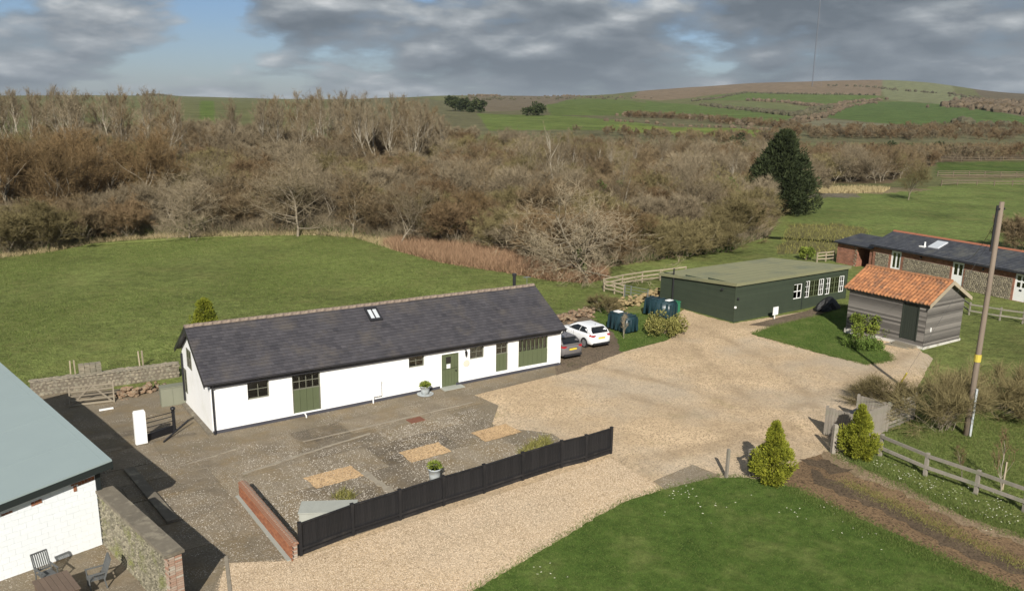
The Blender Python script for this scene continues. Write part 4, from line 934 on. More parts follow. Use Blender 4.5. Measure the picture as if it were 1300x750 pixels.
# open-fronted brick lean-to at its far end
lt = thing('brick_store', 'small open-fronted red brick store with slate roof beside the stable row', 'store', (32.698, 76.98, .617), STA)
mb = MB(); wall_open(mb, -4.2, -.02, -.4, 1.95, [(-1.84, -.45, -.4, 1.80)], .1, .22)
mb.poly([(-4.2, 3.2, -.4), (-4.2, .1, -.4), (-4.2, .1, 1.95), (-4.2, 3.2, 2.45)]); mb.poly([(-.02, 3.2, -.4), (-4.2, 3.2, -.4), (-4.2, 3.2, 2.45), (-.02, 3.2, 2.45)]); mb.poly([(-1.9, .32, -.4), (-1.9, 3.1, -.4), (-1.9, 3.1, 2.3), (-1.9, .32, 1.9)])
mb.build('wall', M['brick_wall'], lt)
mb = MB(); stoned(mb, -2.15, -1.86, 0, 1.8, .1, .2, .06); mb.build('flint_quoin', M['flint_far'], lt, kind='stuff')
mb = MB(); mb.hexa([(-4.5, -.12, 1.95), (-.02, -.12, 1.95), (-.02, 3.4, 2.5), (-4.5, 3.4, 2.5), (-4.5, -.12, 2.0), (-.02, -.12, 2.0), (-.02, 3.4, 2.55), (-4.5, 3.4, 2.55)]); lr = mb.build('roof', M['slate_far'], lt)
slates(-4.5, -.02, -.14, 2.0, 3.4, 2.555, 14, .36, .03, .006, rng).build('slate', M['slate_far'], lr, kind='stuff')
mb = MB(); mb.box(-4.5, -.2, 1.9, -.02, -.13, 1.99); mb.build('gutter', M['black_pipe'], lt)

# ------------------------------------------------------------ walls, fences and yard things
def frame(a, b):
    """origin, angle and length of the line a->b on the ground"""
    return (a[0], a[1], g(*a)), math.atan2(b[1] - a[1], b[0] - a[0]), math.hypot(b[0] - a[0], b[1] - a[1])
def local(o, ang, p):
    dx, dy = p[0] - o[0], p[1] - o[1]; c, s = math.cos(ang), math.sin(ang)
    return (dx * c + dy * s, -dx * s + dy * c)

# flint garden wall with concrete coping
o, an, Lw = frame((-14.07, 26.84), (-10.03, 22.61))
fl = thing('flint_wall', 'flint garden wall with thick concrete coping and brick end pier', 'wall', (o[0], o[1], 0), an)
mb = MB(); mb.box(0, .03, -.3, Lw - .04, .47, 1.94, .5); mb.build('core', M['mortar'], fl)
mb = MB(); stoned(mb, 0, Lw - .24, 0, 1.93, .035, .13, .045); stoned(mb, Lw * .6, Lw - .24, 0, 1.93, .035, .10, .06); mb.build('flint', M['flint'], fl, kind='stuff')
x = -.02; cpm = []
while x < Lw:
    w = min(random.uniform(.6, .95), Lw + .02 - x); mb = MB(); mb.jbox(x, -.05, 1.94, x + w - .012, .54, 2.04, .006); mb.build('coping_slab', M['concrete_cap'], fl); x += w
bm1 = MB(); bm1.jbox(0, 0, 0, .02, .205, .062, .003); me1 = bm1.mesh('brick', M['brick_pier'])
bm2 = MB(); bm2.jbox(0, 0, 0, .205, .02, .062, .003); me2 = bm2.mesh('brick', M['brick_pier'])
for j in range(26):
    z = .0 + j * .0735
    for k in range(2): link('brick', me1, fl, loc=(Lw - .05 + random.uniform(0, .008), .03 + k * .222 + (.0 if j % 2 else .0), z))
    link('brick', me2, fl, loc=(Lw - .245 + (.06 if j % 2 else 0), .005 + random.uniform(0, .008), z))

# low brick wall beside the black fence
A, B = (-10.52, 30.64), (-7.33, 25.95)
o, an, Lw = frame(A, B)
bwall = thing('low_brick_wall', 'low orange brick wall with lichen spotted top beside the courtyard', 'wall', o, an)
mb = MB(); mb.box(.02, .02, -.2, Lw - .02, .26, .55, .5); mb.build('core', M['mortar'], bwall)
mb = MB(); mb.box(-.05, -.14, -.1, Lw + .05, .0, .055); mb.build('footing', M['slab_grey'], bwall)
hA = MB(); hA.jbox(0, 0, 0, .212, .03, .063, .003); mA = hA.mesh('brick', M['brick'])
for j in range(7):
    x = -(.11 if j % 2 else 0)
    while x < Lw - .05:
        if x > -.12: link('brick', mA, bwall, loc=(max(x, 0), -.005 + random.uniform(0, .008), .02 + j * .0735), rz=random.uniform(-.01, .01))
        x += .224
    link('brick', me1, bwall, loc=(Lw - .022, .035, .02 + j * .0735)); 
M['brick_lichen'] = mat('brick_lichen', (.30, .14, .08), (.16, .085, .055), .9, 9, bump=.5, dirt=(.36, .32, .26), dscale=7)
cb = MB(); cb._add([(0, -.02, 0), (.098, -.02, 0), (.098, .30, 0), (0, .30, 0), (0, .0, .07), (.098, .0, .07), (.098, .28, .07), (0, .28, .07), (0, .14, .115), (.098, .14, .115)],
    [(3, 2, 1, 0), (0, 1, 5, 4), (2, 3, 7, 6), (4, 5, 9, 8), (6, 7, 8, 9), (1, 2, 6, 9, 5), (3, 0, 4, 8, 7)], .5); cm = cb.mesh('coping_brick', M['brick_lichen'])
x = 0
while x < Lw - .05: link('coping_brick', cm, bwall, loc=(x, random.uniform(-.006, .006), .545 + random.uniform(-.008, .008)), rz=random.uniform(-.03, .03)); x += .108

# black close-boarded fence
FP = [(-7.06, 26.24), (-5.55, 27.63), (-4.02, 28.77), (-2.52, 29.92), (-1.02, 30.96), (0.50, 32.11), (2.13, 33.30), (3.20, 33.91), (4.36, 34.75)]
o, an, Lf = frame(FP[0], FP[-1])
fence = thing('board_fence', 'long low black boarded fence along the gravel drive', 'fence', o, an)
pl = [local(o, an, p) + (g(*p) - o[2],) for p in FP]
pm = MB(); pm.box(-.055, -.06, -.2, .055, .05, 1.22); pm.box(-.065, -.07, 1.22, .065, .06, 1.245); pm = pm.mesh('post', M['fence_black'])
bmx = MB(); bmx._add([(0, 0, 0), (.148, .012, 0), (.148, .026, 0), (0, .026, 0), (0, 0, 1.03), (.148, .012, 1.03), (.148, .026, 1.03), (0, .026, 1.03)], [(3, 2, 1, 0), (4, 5, 6, 7), (0, 1, 5, 4), (1, 2, 6, 5), (2, 3, 7, 6), (3, 0, 4, 7)], .5); bmx = bmx.mesh('board', M['fence_black'])
for i, p in enumerate(pl):
    link('post', pm, fence, loc=p, rz=random.uniform(-.02, .02))
    if i == len(pl) - 1: break
    q = pl[i + 1]; dl = math.hypot(q[0] - p[0], q[1] - p[1]); da = math.atan2(q[1] - p[1], q[0] - p[0]); n = round((dl - .1) / .14)
    for k in range(n):
        t = (.055 + k * (dl - .11) / n) / dl
        link('board', bmx, fence, loc=(p[0] + (q[0] - p[0]) * t, p[1] + (q[1] - p[1]) * t, p[2] + (q[2] - p[2]) * t + .13 + random.uniform(-.006, .006)), rz=da + random.uniform(-.015, .015))
    for z, w, h, off in ((.26, .05, .08, -.035), (.06, .03, .14, .0), (1.175, .09, .035, .0)):
        mb = MB(); nx, ny = -math.sin(da) * off, math.cos(da) * off
        mb.bar((p[0] + nx, p[1] + ny, p[2] + z), (q[0] + nx, q[1] + ny, q[2] + z), w, h); mb.build('rail' if z < 1 else 'capping', M['fence_black'], fence)

# kerb in the shade of the outbuilding
a, b = (-15.82, 32.96), (-12.25, 28.46); o, an, Lk = frame(a, b)
kb = MB(); kb.jbox(0, -.2, -.1, Lk, .2, .13, .01); ko = kb.build('concrete_kerb', M['concrete_cap'], loc=o, rz=an); tag(ko, 'long low concrete kerb lying in the shade of the outbuilding', 'kerb')
a, b = (-9.57, 26.13), (-8.73, 23.96); o, an, Lk = frame(a, b)
kb = MB(); kb.box(0, -.06, -.1, Lk, .06, .04); ko = kb.build('edging_strip', M['cement'], loc=o, rz=an); tag(ko, 'narrow concrete edging strip between concrete yard and gravel', 'edging')

# white pillar, black railing and post with a ball top
pw = (-16.51, 35.82); pb = (-15.58, 37.25); o, an, Lr = frame(pw, pb)
mb = MB(); mb.jbox(-.24, -.12, -.2, .24, .12, 1.5, .012); mb.jbox(-.22, -.10, 1.5, .22, .10, 1.56, .01); pil = mb.build('gate_pillar', M['white_render'], loc=o, rz=an - .35); tag(pil, 'white painted upright stone slab at the end of the black railing', 'pillar')
rail = thing('iron_railing', 'black iron railing with ball topped post beside the white slab', 'railing', o, an)
mb = MB(); mb.tube([(Lr, 0, -.1), (Lr, 0, 1.0)], .075, 10); mb.lathe([(0, 0), (.09, .01), (.09, .05), (.05, .07), (.10, .12), (.12, .18), (.10, .24), (0, .29)], 12, (Lr, 0, .98)); mb.build('post', M['black_gloss'], rail)
for z in (.40, .62, .84, 1.04):
    mb = MB(); mb.tube([(.2, 0, z + .05), (Lr, 0, z - .05)], .018, 6); mb.build('bar', M['black_gloss'], rail)
mb = MB(); mb.box(.25, .0, -.1, Lr, .07, .34); mb.build('lower_panel', M['black_gloss'], rail)
mb = MB(); a = (-15.56, 35.92); b = (-15.25, 38.13); mb.bar((a[0], a[1], g(*a) + .05), (b[0], b[1], g(*b) + .32), .07, .05); o_ = mb.build('post_shadow_bar', M['black_pipe']); tag(o_, 'dark thin bar standing in for the railing post shadow at the barn gable', 'shadow bar')  # dark bar laid in as the cast shadow of the ball-topped post

# rubble garden wall along the field, with a block of masonry behind it
a, b = (-25.12, 42.47), (-18.75, 46.13); o, an, Lw = frame(a, b)
rw = thing('rubble_wall', 'long weathered rubble stone wall between yard and field', 'wall', o, an)
mb = MB(); mb.box(0, .04, -.3, Lw, .62, .80, .5); mb.build('core', M['lichen_stone'], rw)
mb = MB(); stoned(mb, 0, Lw, 0, .78, .05, .22, .03)
for i in range(330):
    x = random.uniform(0, Lw); y = random.uniform(.05, .6); mb.stone((x, y, .79), (1, 0, 0), (0, 1, 0), (0, 0, 1), random.uniform(.09, .2), random.uniform(.07, .15), random.uniform(.02, .055), random.random())
mb.build('rubble_stone', M['rubble'], rw, kind='stuff')
px_ = local(o, an, (-24.18, 46.67)); mb = MB()
for j in range(5):
    for i in range(4): mb.jbox(px_[0] - .55 + i * .28, .35, .78 + j * .11, px_[0] - .55 + i * .28 + .26, .75, .78 + j * .11 + .1, .012)
mb.build('masonry_block', M['rubble'], rw, kind='stuff')
def rock_mesh(mt, seed):
    r = random.Random(seed); bm = bmesh.new(); bmesh.ops.create_icosphere(bm, subdivisions=1, radius=1)
    for v in bm.verts: v.co *= r.uniform(.7, 1.15)
    bm.transform(Matrix.Diagonal((1, r.uniform(.6, .9), r.uniform(.4, .65), 1))); me = bpy.data.meshes.new('rock'); bm.to_mesh(me); bm.free(); me.materials.append(mt); return me
def rock_heap(name, label, cat, pts, n, spread, sz, hgt, mt, group=None):
    meshes = [rock_mesh(mt, i + len(label)) for i in range(5)]; c = pts[len(pts) // 2]
    t = thing(name, label, cat, (c[0], c[1], g(*c)), 0, group); L_ = len(pts) - 1
    for i in range(n):
        u = random.random() * L_; k = min(int(u), L_ - 1); f = u - k
        x = pts[k][0] + (pts[k+1][0] - pts[k][0]) * f; y = pts[k][1] + (pts[k+1][1] - pts[k][1]) * f
        dd = random.gauss(0, .5); aa = random.random() * 6.28; x += math.cos(aa) * dd * spread; y += math.sin(aa) * dd * spread
        s = random.uniform(*sz); h = hgt * max(0, 1 - abs(dd)) * random.random()
        q = link('rock', meshes[i % 5], t, loc=(x - c[0], y - c[1], g(x, y) - g(*c) + h + s * .2)); q.scale = (s, s, s); q.rotation_euler = (random.uniform(-.4, .4), random.uniform(-.4, .4), random.random() * 6.28)
    return t
rock_heap('rubble_heap', 'heap of reddish broken stone against the rubble wall', 'stone heap', [(-20.63, 42.76), (-19.80, 43.06), (-19.06, 44.35)], 90, .55, (.10, .26), .5, M['rubble_red'])
rock_heap('stone_bank', 'bank of orange stones behind the two parked cars', 'stone bank', [(3.15, 57.11), (4.43, 58.49), (5.78, 59.93)], 110, .7, (.12, .30), .6, M['rubble_red'])
M['rubble_gold'] = mat('rubble_gold', (.40, .30, .15), (.20, .15, .08), .9, 5, bump=.6)
rock_heap('stone_mound', 'mound of golden stones behind the dark oil tanks', 'stone mound', [(7.20, 60.52), (8.85, 62.60), (10.62, 64.53), (11.56, 65.41)], 130, .8, (.12, .32), .75, M['rubble_gold'])
M['gate_wood'] = mat('gate_wood', (.24, .205, .15), (.12, .10, .075), .9, 3, w=(.45, .35, .4), bump=.4)
# five-bar gate leaning on the wall
a, b = (-22.42, 41.03), (-20.50, 41.92); o, an, Lg = frame(a, b)
gt = thing('field_gate', 'old weathered five-bar gate leaning against the rubble wall', 'gate', o, an)
tl = lambda x, u: (x, u * .78, u * .63)
for k in range(5):
    mb = MB(); u = .12 + k * .27; mb.bar(tl(0, u), tl(Lg, u), .03, .10, up=(0, .78, .63)); mb.build('bar', M['gate_wood'], gt)
for x in (0.03, Lg - .03): mb = MB(); mb.bar(tl(x, 0), tl(x, 1.3), .07, .09); mb.build('stile', M['gate_wood'], gt)
for x0, x1 in ((.1, Lg / 2), (Lg - .1, Lg / 2)): mb = MB(); mb.bar(tl(x0, .1), tl(x1, 1.22), .035, .09, up=(0, .78, .63)); mb.build('brace', M['gate_wood'], gt)
a, b = (-20.71, 40.64), (-20.15, 40.98); mb = MB(); mb.bar((*a, g(*a) + .05), (*b, g(*b) + .06), .16, .05); tag(mb.build('white_plank', M['white_paint']), 'short white plank lying in front of the leaning gate', 'plank')
# cabinet by the gable
c = (-17.25, 41.53); cb_ = thing('storage_cabinet', 'grey-green flat-fronted cabinet standing by the barn gable', 'cabinet', (c[0], c[1], g(*c)), YA - .05)
mb = MB(); mb.box(-.62, 0, 0, .56, .55, .98); mb.build('body', M['grey_green_sheet'], cb_)
mb = MB(); mb.box(-.65, -.03, .98, .59, .58, 1.02); mb.build('lid', M['grey_green_sheet'], cb_)
for x in (-.6, -.02): mb = MB(); mb.box(x, -.015, .05, x + .55, 0, .94); mb.build('door', M['grey_green_sheet'], cb_)
# stakes in the field
for i, (bx, by) in enumerate(((-24.80, 45.93), (-24.60, 46.08), (-21.75, 47.96), (-21.63, 48.10))):
    mb = MB(); ln = random.uniform(-.06, .06); mb.hexa([(-.035, -.035, -.2), (.035, -.035, -.2), (.035, .035, -.2), (-.035, .035, -.2), (-.035 + ln, -.035, .95), (.035 + ln, -.035, .95), (.035 + ln, .035, .97), (-.035 + ln, .035, .97)])
    tag(mb.build('wooden_stake', M['pale_wood'], loc=(bx, by, g(bx, by)), rz=random.random()), ('left stake of the pair beside the masonry block behind the rubble wall', 'right stake of the pair beside the masonry block behind the rubble wall', 'left stake of the pair nearest the barn behind the rubble wall', 'right stake of the pair nearest the barn behind the rubble wall')[i], 'stake', 'wooden stakes behind the rubble wall')

# garden table and two chairs
tb = thing('garden_table', 'brown rectangular garden table in the corner by the flint wall', 'table', (-13.735, 23.24, 0), math.atan2(-.73, .68))
mb = MB()
for k in range(6): mb.box(-.69, -.5 + k * .168, .62, .69, -.5 + k * .168 + .16, .65)
mb.build('tabletop', M['table_brown'], tb, kind='stuff')
mb = MB(); mb.box(-.63, -.44, .55, .63, -.41, .62); mb.box(-.63, .41, .55, .63, .44, .62); mb.box(-.63, -.41, .55, -.60, .41, .62); mb.box(.60, -.41, .55, .63, .41, .62); mb.build('apron', M['table_brown'], tb)
lg = MB(); lg.box(-.035, -.035, 0, .035, .035, .62); lg = lg.mesh('leg', M['table_brown'])
for x in (-.6, .6):
    for y in (-.42, .42): link('leg', lg, tb, loc=(x, y, 0))
def chair(label, x, y, rz):
    t = thing('garden_chair', label, 'chair', (x, y, g(x, y)), rz, 'chairs round the garden table')
    mb = MB()
    for k in range(6): mb.box(-.22, -.22 + k * .075, .375, .22, -.22 + k * .075 + .062, .39)
    mb.build('seat', M['chair_grey'], t, kind='stuff')
    for s in (-1, 1):
        mb = MB(); mb.bar((s * .24, .22, 0), (s * .24, .24, .58), .03, .04); mb.build('leg', M['chair_grey'], t)
        mb = MB(); mb.bar((s * .24, -.26, 0), (s * .24, -.20, .36), .03, .04); mb.bar((s * .24, -.20, .36), (s * .24, -.42, .98), .03, .045); mb.build('rear_leg', M['chair_grey'], t)
        mb = MB(); mb.bar((s * .24, -.27, .59), (s * .24, .28, .59), .05, .03); mb.build('armrest', M['chair_grey'], t)
    mb = MB(); mb.bar((-.25, -.43, .97), (.25, -.43, .97), .03, .05); mb.bar((-.23, -.235, .46), (.23, -.235, .46), .03, .04); mb.build('back_rail', M['chair_grey'], t)
    for k in range(7): mb = MB(); xx = -.19 + k * .063; mb.bar((xx, -.235, .46), (xx, -.43, .97), .038, .012, up=(0, 1, .3)); mb.build('slat', M['chair_grey'], t)
chair('grey slatted garden chair with its back to the white block wall', -14.62, 24.30, math.atan2(-.73, .68) - math.pi / 2 + .15)
chair('grey slatted garden chair between the table and the flint wall', -12.98, 24.15, math.atan2(-.73, -.7) - math.pi / 2 - .2)

# flower pots
def planter(label, c, r, h):
    t = thing('plant_pot', label, 'plant pot', (c[0], c[1], g(*c) + .03))
    mb = MB(); mb.lathe([(r * .78, 0), (r * .85, h * .5), (r, h * .92), (r * 1.05, h * .93), (r * 1.05, h), (r * .9, h), (r * .88, h * .9), (0, h * .9)], 18); mb.build('pot', M['pot_grey'], t, True); return t
pot1 = planter('pale grey pot with rounded green plant by the barn door', ((-4.47, 42.34)), .26, .46)
mb = MB(); mb.lathe([(.0, 0), (.42, 0), (.44, .04), (.40, .05), (0, .05)], 18); mb.build('saucer', M['pot_grey'], pot1)
pot2 = planter('pale grey pot with small green plant behind the black fence', ((-3.04, 32.04)), .27, .55)
# flat cover behind the fence
c1 = (-7.73, 29.35); c2 = (-5.74, 29.54); o, an, Lc = frame(c1, c2)
cv = thing('grey_cover', 'pale grey low flat-topped cover behind the end of the black fence', 'cover', o, an)
mb = MB(); mb.box(0, -.9, 0, Lc, 0, .41); mb.build('box', M['slab_grey'], cv); mb = MB(); mb.box(-.04, -.94, .41, Lc + .04, .04, .45); mb.build('lid', M['slab_grey'], cv)
c = (3.23, 35.59); mb = MB(); mb.box(-.07, -.05, 0, .07, .05, .42); mb.box(-.05, -.04, .42, .05, .04, .45); tag(mb.build('white_marker', M['white_paint'], loc=(*c, g(*c)), rz=.3), 'short white marker post behind the far end of the black fence', 'marker post')

# ------------------------------------------------------------ cars (bodies lofted along their length)
def car(label, x, y, rz, pt):
    t = thing('parked_car', label, 'car', (x, y, g(x, y) + .02), rz, 'cars parked beside the barn')
    k = .90; Lc = 4.25 * k
    S = [(0, .60, .42, .80), (.06, .76, .30, .90), (.18, .85, .24, .97), (.5, .89, .22, 1.0), (1.0, .90, .20, .985), (1.8, .90, .20, .965), (2.6, .90, .20, .955), (3.05, .90, .20, .95), (3.4, .89, .20, .90), (3.8, .86, .22, .82), (4.08, .78, .27, .72), (4.22, .62, .34, .60)]
    vs = []; npt = 13
    for x_, w, zb, zt in S:
        half = [(w * .80, zb), (w * .97, zb + .10), (w, (zb + zt) / 2), (w * .985, zt - .12), (w * .93, zt - .03), (w * .80, zt)]
        ring = [(-a, b) for a, b in half] + [(0, zt + .012)] + [(a, b) for a, b in reversed(half)]
        vs += [(x_ * k, a * k, b * k) for a, b in ring]
    fs = []
    for i in range(len(S) - 1):
        for j in range(npt - 1): fs.append((i * npt + j, i * npt + j + 1, (i + 1) * npt + j + 1, (i + 1) * npt + j))
        fs.append((i * npt + npt - 1, i * npt, (i + 1) * npt, (i + 1) * npt + npt - 1))
    fs.append(tuple(range(npt - 1, -1, -1))); fs.append(tuple(range((len(S) - 1) * npt, len(S) * npt)))
    mb = MB(); mb._add(vs, fs, .5); body = mb.build('body', pt, t, True)
    # greenhouse
    bot = [(.10, -.80, .93), (3.10, -.78, .93), (3.10, .78, .93), (.10, .80, .93)]; mid = [(.36, -.74, 1.22), (2.60, -.70, 1.22), (2.60, .70, 1.22), (.36, .74, 1.22)]; top = [(.62, -.62, 1.43), (2.05, -.60, 1.46), (2.05, .60, 1.46), (.62, .62, 1.43)]
    bm = bmesh.new(); V_ = [bm.verts.new((a * k, b * k, c * k)) for a, b, c in bot + mid + top]
    for lv in (0, 4):
        for i in range(4): bm.faces.new([V_[lv + i], V_[lv + (i + 1) % 4], V_[lv + 4 + (i + 1) % 4], V_[lv + 4 + i]])
    bm.faces.new(V_[8:12]); bm.faces.new(V_[3::-1])
    bmesh.ops.recalc_face_normals(bm, faces=bm.faces)
    ed = [e for e in bm.edges if max(v.co.z for v in e.verts) > 1.0]
    bmesh.ops.bevel(bm, geom=ed, offset=.05, segments=3, affect='EDGES', profile=.5)
    for f in bm.faces: f.smooth = True
    me = bpy.data.meshes.new('cabin'); bm.to_mesh(me); bm.free(); me.materials.append(pt); cab = link('cabin', me, t)
    def q3(face, u, v, h=.012):    # face: (b0,b1,m0,m1,t0,t1), v 0..2
        b0, b1, m0, m1, t0, t1 = [Vector(p) * k for p in face]
        lo, hi, vv = ((b0, b1), (m0, m1), v) if v <= 1 else ((m0, m1), (t0, t1), v - 1)
        p = lo[0].lerp(lo[1], u).lerp(hi[0].lerp(hi[1], u), vv); n = (b1 - b0).cross(t0 - b0).normalized(); return p + n * h
    def pane(name, face, pts, mt=M['car_glass'], par=cab, h=.012):
        mb = MB(); mb.poly([q3(face, u, v, h) for u, v in pts]); 
        mb.poly([q3(face, u, v, -.02) for u, v in reversed(pts)]); n = len(pts); mb.f += [(i, (i + 1) % n, n + (n - 1 - (i + 1) % n), n + (n - 1 - i))[::-1] for i in range(n)]
        return mb.build(name, mt, par)
    B0, M0, T0 = bot, mid, top
    rear = (B0[3], B0[0], M0[3], M0[0], T0[3], T0[0]); frt = (B0[1], B0[2], M0[1], M0[2], T0[1], T0[2]); lft = (B0[2], B0[3], M0[2], M0[3], T0[2], T0[3]); rgt = (B0[0], B0[1], M0[0], M0[1], T0[0], T0[1])
    pane('rear_window', rear, [(.08, .35), (.92, .35), (.94, 1.0), (.90, 1.72), (.10, 1.72), (.06, 1.0)])
    pane('windscreen', frt, [(.05, .12), (.95, .12), (.95, 1.0), (.92, 1.8), (.08, 1.8), (.05, 1.0)])
    for sd, f in (('l', lft), ('r', rgt)):
        A_ = [(.10, .15), (.49, .15), (.49, 1.0), (.49, 1.62), (.22, 1.62), (.13, 1.0)]; B_ = [(.52, .15), (.84, .28), (.86, 1.0), (.80, 1.6), (.52, 1.62), (.52, 1.0)]
        if sd == 'r': A_ = [(1 - u, v) for u, v in reversed(A_)]; B_ = [(1 - u, v) for u, v in reversed(B_)]
        pane('side_window', f, A_); pane('side_window', f, B_)
    for s in (-1, 1):
        for xw in (.78, 3.36):
            mb = MB(); c = Vector((xw * k, s * .80 * k, .31 * k)); mb.tube([c + Vector((0, s * .115 * k, 0)), c + Vector((0, s * .125 * k, 0))], .385 * k, 20); mb.build('wheel_arch', M['black_pipe'], t)
            mb = MB(); mb.tube([c - Vector((0, s * .1, 0)), c + Vector((0, s * .105, 0)), c + Vector((0, s * .125, 0))], [.31 * k, .31 * k, .27 * k], 20); wh = mb.build('wheel', M['tyre'], t)
            mb = MB(); mb.tube([c + Vector((0, s * .10, 0)), c + Vector((0, s * .13, 0))], .06, 10)
            for i in range(5):
                a = i * 1.2566; d = Vector((math.cos(a), 0, math.sin(a))); mb.bar(c + d * .03 + Vector((0, s * .125, 0)), c + d * .215 + Vector((0, s * .122, 0)), .05, .02, up=(0, 1, 0))
            mb.tube([c + Vector((0, s * .112, 0)), c + Vector((0, s * .127, 0))], .22, 18); mb.build('rim', M['alloy'], wh)
        mb = MB(); mb.hexa([(.02, s * .40 - .0, .74), (.02, s * .66, .74), (.22, s * .80, .78), (.20, s * .55, .74), (.04, s * .42, .83), (.05, s * .65, .85), (.26, s * .79, .87), (.22, s * .55, .83)]); mb.build('tail_light', M['tail_red'], t)
        mb = MB(); mb.box(3.55, s * .62 - .1, .58, 3.70, s * .62 + .1, .68); mb.build('headlight', M['lens'], t)
        mb = MB(); mb.box(2.42, s * .80 - .02, .83, 2.52, s * .80 + s * .12 + .02, .93); mb.build('mirror', pt, t)
        for xx in (1.15, 1.95): mb = MB(); mb.box(xx, s * .805 - .012, .74, xx + .16, s * .805 + .012, .77); mb.build('handle', pt, body)
        mb = MB(); mb.box(2.0 * 0 + 1.86, s * .807 - .004, .30, 1.872, s * .807 + .004, .84); mb.build('door_gap', M['black_pipe'], body)
    mb = MB(); mb.box(-.03, -.62, .24, .12, .62, .36); mb.build('bumper', M['black_pipe'], t)
    mb = MB(); mb.box(-.012, -.26, .60, .06, .26, .70); mb.build('number_plate', M['plate_yellow'], t)
    mb = MB(); mb.box(-.005, -.34, .71, .08, .34, .73); mb.build('boot_handle', M['black_pipe'], body)
    mb = MB(); mb.bar((.30, -.05, 1.02), (.34, .32, 1.03), .02, .015); mb.build('rear_wiper', M['black_pipe'], cab)
    mb = MB(); mb.bar((.75, 0, 1.30), (.66, 0, 1.40), .015, .015); mb.build('roof_aerial', M['black_pipe'], cab)
    mb = MB(); mb.hexa([(.48, -.5, 1.255), (.66, -.5, 1.285), (.66, .5, 1.285), (.48, .5, 1.255), (.46, -.48, 1.285), (.66, -.5, 1.31), (.66, .5, 1.31), (.46, .48, 1.285)]); mb.build('spoiler', pt, cab)
    return t
car('white hatchback parked beside the dark oil tanks', 5.55, 50.95, 2.13, M['paint_white'])
car('dark grey hatchback half hidden by the barn corner', 3.62, 48.45, 2.13, M['paint_grey'])

# ------------------------------------------------------------ oil tanks
def tank(label, x, y, rz, Lt, W_, H_):
    t = thing('oil_tank', label, 'oil tank', (x, y, g(x, y) + .05), rz, 'oil tanks on the grass strip')
    bm = bmesh.new(); bmesh.ops.create_cube(bm, size=1, matrix=Matrix.Translation((Lt / 2, 0, H_ / 2)) @ Matrix.Diagonal((Lt, W_, H_, 1)))
    for v in bm.verts:
        if v.co.z > H_ * .5: v.co.x = Lt / 2 + (v.co.x - Lt / 2) * .93; v.co.y *= .86
    bmesh.ops.bevel(bm, geom=bm.edges[:], offset=.10, segments=3, affect='EDGES')
    for f in bm.faces: f.smooth = True
    me = bpy.data.meshes.new('shell'); bm.to_mesh(me); bm.free(); me.materials.append(M['plastic_tank']); sh = link('shell', me, t)
    n = 5
    for i in range(n):
        xx = .22 + i * (Lt - .44) / (n - 1)
        for s in (-1, 1): mb = MB(); mb.hexa([(xx - .09, s * (W_ / 2) - .04, .1), (xx + .09, s * (W_ / 2) - .04, .1), (xx + .09, s * (W_ / 2) + .035, .1), (xx - .09, s * (W_ / 2) + .035, .1), (xx - .07, s * W_ * .43 - .04, H_ - .12), (xx + .07, s * W_ * .43 - .04, H_ - .12), (xx + .07, s * W_ * .43 + .03, H_ - .12), (xx - .07, s * W_ * .43 + .03, H_ - .12)]); mb.build('rib', M['plastic_tank'], t)
        mb = MB(); mb.box(xx - .07, -W_ * .36, H_ - .03, xx + .07, W_ * .36, H_ + .035); mb.build('rib', M['plastic_tank'], t)
    for y_ in (-.3, 0, .3): mb = MB(); mb.box(-.03, y_ * W_ - .08, .12, .07, y_ * W_ + .08, H_ - .2); mb.build('rib', M['plastic_tank'], t)
    return t
t1 = tank('dark green-blue ribbed oil tank beside the white car', 7.95, 54.45, 2.2, 2.0, 1.15, 1.12)
mb = MB(); mb.box(1.2, -.22, 1.15, 1.7, .22, 1.2); mb.build('lid', M['white_paint'], t1)
t2 = tank('dark green-blue ribbed oil tank nearest the green hall', 11.35, 58.55, 2.35, 2.3, 1.2, 1.2)
mb = MB(); mb.box(.25, -.25, 1.23, .6, .25, 1.275); mb.build('label_plate', M['white_paint'], t2)
c = (11.73, 59.58); bx_ = thing('green_cabinet', 'bright green plastic cabinet between oil tank and hall', 'cabinet', (*c, g(*c)), .6)
mb = MB(); mb.jbox(-.38, 0, 0, .38, .6, .95, .01); mb.build('body', M['plastic_green'], bx_); mb = MB(); mb.box(-.41, -.03, .95, .41, .63, 1.02); mb.build('lid', M['plastic_green'], bx_); mb = MB(); mb.box(-.34, -.014, .05, .34, 0, .9); mb.build('door', M['plastic_green'], bx_)

# ------------------------------------------------------------ notice board, black tarpaulin
c = (18.60, 58.99); nb_ = thing('notice_board', 'small white board on a short post in front of the hall', 'notice board', (*c, g(*c)), .603)
mb = MB(); mb.box(-.03, -.03, -.1, .03, .03, .5); mb.build('post', WP, nb_); mb = MB(); mb.jbox(-.27, -.075, .32, .27, -.03, .90, .006); mb.build('board', WP, nb_)
c = (23.31, 61.59); bm = bmesh.new(); bmesh.ops.create_icosphere(bm, subdivisions=3, radius=1)
for v in bm.verts:
    a = math.atan2(v.co.y, v.co.x); r = 1 + .18 * math.sin(a * 5 + 1) + .1 * math.sin(a * 11); h = max(v.co.z, -.1)
    v.co = Vector((v.co.x * r * 1.15, v.co.y * r * .6, (max(0, h) ** 1.6) * .95 + .04 * math.sin(v.co.x * 9 + v.co.y * 7)))
me = bpy.data.meshes.new('tarpaulin'); bm.to_mesh(me); bm.free(); me.materials.append(M['tarp'])
link('tarpaulin', me, loc=(*c, g(*c) + .02), rz=.6, label='black tarpaulin heaped against the front of the green hall', cat='tarpaulin')

